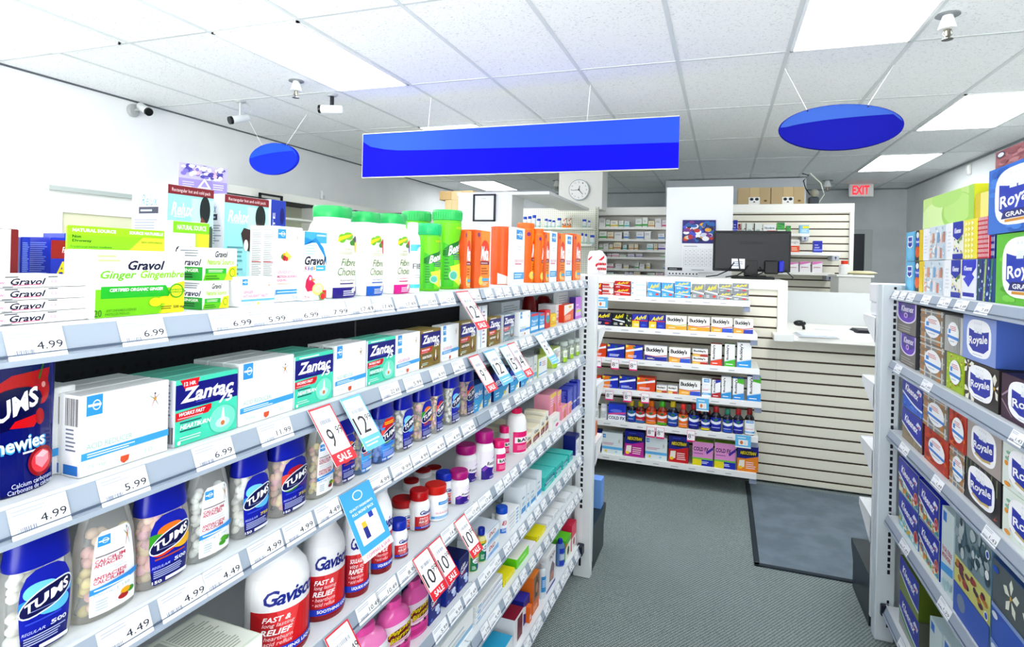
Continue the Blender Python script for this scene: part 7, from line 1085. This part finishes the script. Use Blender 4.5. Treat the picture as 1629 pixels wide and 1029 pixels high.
# ---------------------------------------------------------------- long wall on the far side
def doorway():
    p0, p1 = onX(77, 295, XL+.02), onX(330, 327, XL+.02); y0, y1, zt = p0.y, p0.y+1.05, p0.z; root = empty('door_1', (XL, (y0+y1)/2, 0)); struct(root); h = (y1-y0)/2
    m = MB(); m.box(0, -h, 0, .03, -h+.1, zt, 'f1f3ee'); m.box(0, h-.1, 0, .03, h, zt, 'f1f3ee'); m.box(0, -h+.1, zt-.19, .03, h-.1, zt, 'f1f3ee'); m.box(0.0005, -h-.02, zt-.03, .06, h+.02, zt+.004, 'c4ccc8'); m.build('casing', root)
    m = MB(); m.box(.0, -h+.1, 0, .012, h-.1, zt-.19, 'e6e6cc'); m.build('door_leaf', root)
doorway()
def wall_unit():
    x0, x1 = XL+.001, XL+.36; y0, y1 = 4.25, 8.9; root = empty('wall_shelving', (XL, 0, 0)); tag(root, 'white wall shelving with header board along the long wall', 'shelving'); zt = 2.17
    m = MB(); m.box(.0, y0, zt-.08, .36, y1, zt, 'f0f1ea', 'satin'); m.box(.0, y0, zt-.092, .34, y1, zt-.082, '3a3e44'); m.build('header', root)
    m = MB(); m.box(0, y0, 0, .02, y1, zt-.1, 'd8dcc8'); m.build('back_panel', root)
    for k, y in enumerate((y0, 5.85, 7.4, y1-.04)): s = MB(); s.box(.02, y, 0, .34, y+.04, zt-.08, 'f2f3f0', 'satin'); s.build('divider', root)
    g = random.Random(12)
    for i, z in enumerate((1.45, 1.70, 1.92)):
        s = MB(); s.box(.02, y0, z-.02, .32, y1, z, 'eef0e8', 'satin'); s.build('shelf', root)
    RK = Rack((x1-.05, 0, 0), (0, 1, 0)); cols = [('olive green', '7a8a2a'), ('blue', '2a6ab0'), ('brown', '7a4a2a'), ('lime', 'a8c83a'), ('teal', '2a8a8a'), ('amber', 'c8962a'), ('maroon', '7a2a34'), ('grey', '8a9090')]
    for i, z in enumerate((1.45, 1.70, 1.92)):
        y = 5.92
        while y < 7.3:
            w = g.uniform(.1, .2); c = g.choice(cols); key = 'wu'+c[0]
            if key not in KB: kb(key, 'stock_box', 'box', f'{c[0]} stock box', lambda c=c: [R(0, 0, 1, 1, c[1]), L(.1, .3, .9, .6, 2, 'dfe4d0')], c[1])
            p = RK.pt(y+w/2, 0, z); nm, ct, ds, art, col, side, top, sa, _ = KB[key]; o = boxmesh(nm, w-.01, .2, g.uniform(.09, .15) if i < 2 else .1, col, col, col, art(), None, -1, i, 0); o.location = p; o.rotation_euler = (0, 0, RK.rz); reg(o, ds, f'the {["lower", "middle", "upper"][i]} wall shelf', ct, 'near', '', 'stock boxes on the wall shelving'); y += w+.01
    # frame, blue pack and binder trays
    p0, p1 = onX(424, 306, -4.3), onX(459, 365, -4.3); r = empty('wire_rack', (-4.40, p0.y, 1.55)); tag(r, 'black wire rack beside the blue upright pack', 'rack'); m = MB(); L2 = p1.y-p0.y; hh = p0.z-1.55
    for q in ((0, 0, .02, hh), (L2-.02, 0, L2, hh), (0, hh-.02, L2, hh)): m.box(0, q[0], q[1], .02, q[2], q[3], '23262c')
    for k in range(5): m.box(0, L2-.08, .05+k*hh/5, .02, L2, .06+k*hh/5, '23262c')
    m.build('frame', r)
    RKb = Rack((-3.6, 0, 0), (0, 1, 0)); 
wall_unit()
kb('stim', 'device_box', 'box', 'blue upright device box with vertical lettering', lambda: [R(0, 0, 1, 1, '3a5ac8'), T('MASSETTE', .2, .5, .16, .7, 'f2f4fa', 'bv'), E(.75, .82, .15, .1, '1a2a8c'), E(.66, .4, .1, .22, 'a8b8f0')], '3a5ac8', 'c8d0f0', d=.12)
# ---- second gondola running behind the first one, seen only over its top
def back_gondola():
    root = empty('gondola_shelving', (-2.25, 2.9, 0)); tag(root, 'rear gondola showing its top deck behind the medicine shelves', 'shelving')
    m = MB(); m.box(-.4, -1.6, 1.33, .4, 2.1, 1.36, 'eceff0', 'satin'); m.build('top_deck', root); m = MB(); m.box(-.02, -1.6, 0, .02, 2.1, 1.33, 'dfe3e4', 'satin'); m.build('back_panel', root); m = MB(); m.box(-.38, -1.6, 0, .38, 2.1, .15, '3a4048', 'satin'); m.build('base', root)
    RK = Rack((-1.95, 2.9, 0), (0, 1, 0)); 
    put_box(RK, 1.36, 'stim', 428, 452, 318, 'the rear gondola top', 'near', dict(sb=0))
    a, b, c = [RK.pt(*((RK.hit(u, v, -.1)[0], -.1, RK.hit(u, v, -.1)[1]))) for u, v in ((292, 265), (355, 259), (292, 306))]
    w = (b-a).length; zt = a.z; r = empty('poster_stand', ((a.x+b.x)/2, (a.y+b.y)/2, 1.36), RK.rz-.25); tag(r, 'lilac poster card with white triangle standing behind the tall aqua boxes', 'poster')
    m = MB(); h = zt-1.36+.02; z0 = c.z-1.36
    m.box(-w/2, 0, z0, w/2, .004, h, 'b4a8e0'); m.front([R(0, .5, 1, 1, 'cfc8ea')]+dots(['f4f2fa', '9a90d8', 'e8c8d8', '6a62b8', 'f8f8fc'], 50, 51, .06, .06, 0, .5, 1, 1)+[P([(.36, .22), (.5, .56), (.64, .22)], 'f2f0fb'), P([(.42, .26), (.5, .46), (.58, .26)], 'b4a8e0'), L(.06, .2, .3, .42, 3, 'dcd6f2'), L(.68, .2, .95, .42, 3, 'efeaf8'), R(.44, .0, .56, .18, 'd6d0f0')], -w/2, w/2, z0, h, 0, eps=.0003); m.build('card', r)
    s = MB(); s.box(-.02, .006, 0, .02, .012, z0+.05, 'd8d8e4'); s.box(-.06, -.04, 0, .06, .06, .008, 'd8d8e4'); s.build('stand', r)
    for k, (u0, u1, v) in enumerate(((565, 603, 330), (605, 638, 335), (640, 676, 335))):
        a0, a1 = RK.hit(u0, v, -.2), RK.hit(u1, v, -.2); m = MB(); w = a1[0]-a0[0]; p = RK.pt((a0[0]+a1[0])/2, -.2, 1.36); hh = a0[1]-1.36
        r2 = empty('file_tray', p, RK.rz); tag(r2, ['black file tray tipped up behind the green jar lids, nearest the wall unit', 'black file tray in the middle behind the jar lids', 'black file tray with pink label behind the jar lids'][k], 'tray', 'black file trays')
        m.box(-w/2, 0, hh-.05, w/2, .22, hh-.015, '20242c', 'satin', r=.004); m.build('tray', r2); m = MB(); m.box(-w/2+.01, .02, 0, -w/2+.03, .04, hh-.05, '2a2e36'); m.box(w/2-.03, .02, 0, w/2-.01, .04, hh-.05, '2a2e36'); m.build('legs' if 0 else 'riser', r2); m = MB(); m.front([R(.1, .2, .4, .9, 'e8eaf0' if k < 2 else 'f0b8d8')], -w/2, w/2, hh-.05, hh-.015, 0, eps=.0005); m.build('tray_label', r2)
back_gondola()
# ---------------------------------------------------------------- ceiling and wall fittings
def string(m, a, b): m.tube([a, b], .0022, 'f2f2f2', 'plastic', 6)
def banner():
    y = 4.25; p0, p1, p2, p3 = onY(577, 215, y), onY(1080, 182, y), onY(577, 285, y), onY(1080, 266, y); x0, x1 = (p0.x+p2.x)/2, (p1.x+p3.x)/2; z1, z0 = (p0.z+p1.z)/2, (p2.z+p3.z)/2; root = empty('hanging_banner', ((x0+x1)/2, y, z0)); tag(root, 'long blank blue banner hanging across the aisle', 'sign'); w, h = x1-x0, z1-z0
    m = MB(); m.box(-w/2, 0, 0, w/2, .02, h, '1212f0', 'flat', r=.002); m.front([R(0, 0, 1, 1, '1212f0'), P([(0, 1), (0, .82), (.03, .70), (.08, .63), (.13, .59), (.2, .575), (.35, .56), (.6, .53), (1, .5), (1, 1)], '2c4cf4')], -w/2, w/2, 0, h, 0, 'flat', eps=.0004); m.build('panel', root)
    m = MB(); 
    for q in ((-w/2, -.002, w/2, .004), (-w/2, h-.004, w/2, h+.002)): m.box(q[0], -.003, q[1], q[2], .022, q[3], 'd8d8c0', 'satin')
    m.box(-w/2-.003, -.003, 0, -w/2, .022, h, 'd8d8c0', 'satin'); m.build('edge_trim', root)
    for hx in (-2.244, -.942): s = MB(); string(s, (hx-(x0+x1)/2, .01, CEIL-z0), (hx-(x0+x1)/2-.02, .01, h)); s.build('string', root)
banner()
def oval(u, v, ru, rv, y, hooks, lb, tilt=0, grad=0):
    c = onY(u, v, y); dep = (c-EYE).dot(fw); rx, rz = ru*dep/F, rv*dep/F; root = empty('oval_sign', c, 0); tag(root, lb, 'sign', None)
    N = 56; q = [(math.cos(k*math.tau/N), math.sin(k*math.tau/N)) for k in range(N)]; m = MB(); t = .018
    def pt(x, z, yy): s_, c_ = math.sin(tilt), math.cos(tilt); return (x, yy*c_+z*s_, z*c_-yy*s_)
    m.mesh([pt(rx*x, rz*z, -t) for x, z in q]+[pt(rx*1.01*x, rz*1.01*z, 0) for x, z in q]+[pt(rx*x, rz*z, t) for x, z in q], [tuple(range(N)), tuple(range(3*N-1, 2*N-1, -1))]+[(j*N+k, (j+1)*N+k, (j+1)*N+(k+1) % N, j*N+(k+1) % N) for j in (0, 1) for k in range(N)], '12147c' if ru > 60 else '1f36e0', 'flat')  # large sign: its back-lit shade is put into a darker blue
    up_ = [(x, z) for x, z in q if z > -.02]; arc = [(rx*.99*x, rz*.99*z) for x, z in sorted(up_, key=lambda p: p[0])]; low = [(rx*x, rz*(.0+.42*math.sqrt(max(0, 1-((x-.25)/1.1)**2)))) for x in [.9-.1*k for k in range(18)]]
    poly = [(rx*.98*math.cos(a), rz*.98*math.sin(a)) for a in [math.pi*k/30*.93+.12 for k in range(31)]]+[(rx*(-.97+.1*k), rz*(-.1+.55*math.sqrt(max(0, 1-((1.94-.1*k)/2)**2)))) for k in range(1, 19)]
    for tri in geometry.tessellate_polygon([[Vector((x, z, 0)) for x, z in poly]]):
        m.poly([pt(poly[i][0], poly[i][1], -t-.0006) for i in tri], '314f98' if ru > 60 else '2c58ea', 'flat')  # upper blue of the large sign is darkened for back-lighting as well
    m.build('disc', root)
    for hk, sx in hooks:
        s = MB(); string(s, (hk[0]-c.x, hk[1]-c.y, CEIL-c.z), pt(rx*sx, rz*math.sqrt(1-sx*sx), 0)); s.build('string', root)
    k = MB()
    for hk, sx in hooks: k.ball(pt(rx*sx, rz*math.sqrt(1-sx*sx)*.93, -t), .006, .004, .006, '14185c', 'plastic', 8, 5)
    k.build('eyelet', root)
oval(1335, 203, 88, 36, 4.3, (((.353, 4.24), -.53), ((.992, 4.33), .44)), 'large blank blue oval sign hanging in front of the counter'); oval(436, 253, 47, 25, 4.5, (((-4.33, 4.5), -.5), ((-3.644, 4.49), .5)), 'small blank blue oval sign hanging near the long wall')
def exit_sign():
    y = 10.2; a, b, c = onY(1351, 293, y), onY(1390, 293, y), onY(1351, 313, y); w, h = b.x-a.x, a.z-c.z; root = empty('exit_sign', ((a.x+b.x)/2, y, c.z)); tag(root, 'lit white exit sign with red letters under the ceiling', 'sign')
    m = MB(); m.box(-w/2, 0, 0, w/2, .07, h, 'eef0ee', 'satin', r=.006); m.build('housing', root); m = MB(); m.front([T('EXIT', .48, .52, .7, .72, 'ff2a3c', 'B')], -w/2, w/2, 0, h, 0, 'glow', eps=.002); m.build('letters', root); m = MB(); m.box(-.12, .02, h, .12, .05, CEIL-c.z, 'f0f0ee'); m.build('canopy_mount', root)
exit_sign()
def bullet(loc, rz, pitch, lb, drop=.12, wall=0, dark=0, l=.15):
    root = empty('security_camera', loc, rz); tag(root, lb, 'camera', 'security cameras'); m = MB(); d = Vector((math.cos(pitch), 0, -math.sin(pitch)))
    if wall:
        m.lathe([(1, 0), (1, .6), (.8, 1)], .055, .055, .03, 'b8bcbc', 'satin', 20); o = m.build('mount', root); o.rotation_euler = (0, math.pi/2, -rz); c = Vector((.12, .0, .03)) if 0 else Matrix.Rotation(-rz, 3, 'Z') @ Vector((.11, .02, .015)); a = MB(); a.tube([Matrix.Rotation(-rz, 3, 'Z') @ Vector((.02, 0, 0)), c], .012, 'b0b4b4'); a.build('arm', root)
    else:
        m.lathe([(.7, 0), (1, .7), (1, 1)], .045, .045, .016, 'c8cccc', 'satin', 20, z0=-.016); m.build('mount', root); a = MB(); a.tube([(0, 0, -.01), (0, 0, -drop)], .016 if dark else .010, '2c3036' if dark else 'd0d4d4'); a.build('arm', root); c = Vector((0, 0, -drop-.02))
    b = MB(); b.tube([c-d*l*.5, c-d*l*.45, c+d*l*.42, c+d*l*.5], [.026, .032, .033, .034], 'e4e8e8', 'satin', 18); b.build('housing', root)
    f = MB(); f.tube([c+d*l*.49, c+d*(l*.5+.02)], [.0345, .033], '14181e', 'gloss', 18); f.build('lens', root)
    if not dark and not wall: s = MB(); s.tube([c-d*l*.4+Vector((0, 0, .02)), c-d*l*.7+Vector((0, 0, .05)), c-d*l*.6+Vector((0, 0, .1)), Vector((-.03, 0, -.005))], .004, 'd4d8d8'); s.build('cable', root)
bullet((XL+.002, 3.68, 2.715), -.2, .45, 'bullet camera bolted to the long wall under the ceiling edge', wall=1); bullet((-3.889, 3.95, CEIL), -1.9, .35, 'bullet camera on a thin ceiling arm with looping cable', .13); bullet((-2.983, 3.98, CEIL), math.pi+.35, .0, 'white cylinder camera on a dark ceiling stem', .10, dark=1, l=.17)
def sprinkler(loc, lb, s=1):
    root = empty('sprinkler_head', loc); tag(root, lb, 'sprinkler', 'ceiling sprinklers'); m = MB(); m.lathe([(1, 0), (1, .1)], .055*s, .055*s, .05, '9a9ea0', 'satin', 24, z0=-.006); m.lathe([(1, 0), (.55, 1)][::-1], .042*s, .042*s, .07*s, 'f2f4f4', 'plastic', 24, z0=-.075*s); m.build('escutcheon', root)
    m = MB(); m.tube([(0, 0, -.07*s), (0, 0, -.11*s)], .012*s, '9a988c', 'metal'); m.tube([(-.014*s, 0, -.075*s), (-.018*s, 0, -.1*s), (0, 0, -.125*s)], .004*s, 'a8a8a0', 'metal'); m.tube([(.014*s, 0, -.075*s), (.018*s, 0, -.1*s), (0, 0, -.125*s)], .004*s, 'a8a8a0', 'metal'); m.build('frame', root); m = MB(); m.lathe([(1, 0), (1, 1)], .026*s, .026*s, .003, '9a9a94', 'metal', 16, z0=-.128*s); m.build('deflector', root)
sprinkler((-3.02, 3.60, CEIL), 'white sprinkler head between the two hanging cameras'); sprinkler((1.045, 3.56, CEIL), 'white sprinkler head beside the panel light over the tissue shelves', 1.0); sprinkler((1.42, 9.75, CEIL), 'far sprinkler head left of the exit sign'.replace('left of', 'next to'), 1.3); q = onZ(886, 287, CEIL); sprinkler((q.x, q.y, CEIL), 'far sprinkler head between the cabinet end and the clock column', 1.3)
def sensor(loc, rz, lb):
    root = empty('wall_sensor', loc, rz); tag(root, lb, 'sensor', 'white wall sensors'); m = MB(); m.box(-.035, -.04, -.06, .035, 0, .06, 'f4f5f4', 'plastic', r=.012); m.build('housing', root); m = MB(); m.box(-.024, -.042, -.045, .024, -.038, -.005, 'dfe3e2', 'plastic', r=.003); m.build('lens_window', root)
sensor((XL+.001, 6.23, 2.28), math.pi/2, 'small white motion sensor on the long wall above the green jar lids'); sensor((XR-.001, 8.3, 2.70), -math.pi/2, 'small white sensor high on the wall over the tissue shelves')
def back_door():
    a, b, c = onY(1359, 365, YB-.03), onY(1388, 365, YB-.03), onY(1377, 365, YB-.03); root = empty('door_2', ((a.x+b.x)/2, YB, 0)); struct(root); m = MB(); x0, x1, zt = a.x-.4-(a.x+b.x)/2, b.x-(a.x+b.x)/2, a.z
    m.box(x0, -.05, 0, x0+.08, 0, zt, 'c8cdcc'); m.box(x1-.11, -.05, 0, x1, 0, zt+.0, 'c4cac8'); m.box(x0+.08, -.05, zt-.07, x1-.11, 0, zt, 'c4cac8'); m.build('casing', root); m = MB(); m.box(x0+.08, -.02, 0, x1-.11, -.004, zt-.07, '2c3a48', 'satin'); m.build('door_leaf', root); k = MB(); k.ball((x1-.17, -.05, 1.0), .03, .03, .03, '9aa0a0', 'metal'); k.build('door_handle', root)
back_door()
# ---------------------------------------------------------------- labels: an ordinal only where things read alike on one shelf
def finish_labels():
    by = {}
    for r in REG: by.setdefault((r[5], r[1], r[2]), []).append(r)
    for (pre, desc, loc), L_ in by.items():
        bpy.context.view_layer.update()
        key = (lambda r: (r[0].location-EYE).length) if L_[0][4] == 'near' else (lambda r: r[0].location.x)
        L_.sort(key=key); n = len(L_); on = 'on' if not loc.startswith('the rail') and not loc.startswith('the edge') else 'on'
        for i, (o, d, lc, cat, mode, p, group, k) in enumerate(L_):
            s = f'{p} {d}'.strip(); first = ['first']+ORD[1:]
            if n == 1: t = f'{s} on {lc}'
            elif mode == 'near': t = f'{"nearest" if i == 0 else "farthest" if i == n-1 else ORD[i]+" nearest"} {s} on {lc}'
            elif mode == 'post': t = f'{s}, {first[i]} from the slotted post, on {lc}'
            elif mode == 'clock': t = f'{s}, {first[i]} from the clock, on {lc}'
            else: t = f'{s}, {first[i]} from one end, on {lc}' if mode != 'left' else f'{s}, {first[i]} from the picture side, on {lc}'
            w = t.split()
            if len(w) > 16: t = t.replace('the edge of ', '').replace(' shelf', '') if len(w) < 20 else ' '.join(w)
            if len(t.split()) > 16: t = t.replace(', on the', ' on').replace('from the ', 'from ').replace(' with ', ', ').replace('on the ', 'on ')
            if len(t.split()) > 16: print('LONG', len(t.split()), t)
            tag(o, t, cat, group if group and len([1]) else None)
finish_labels()
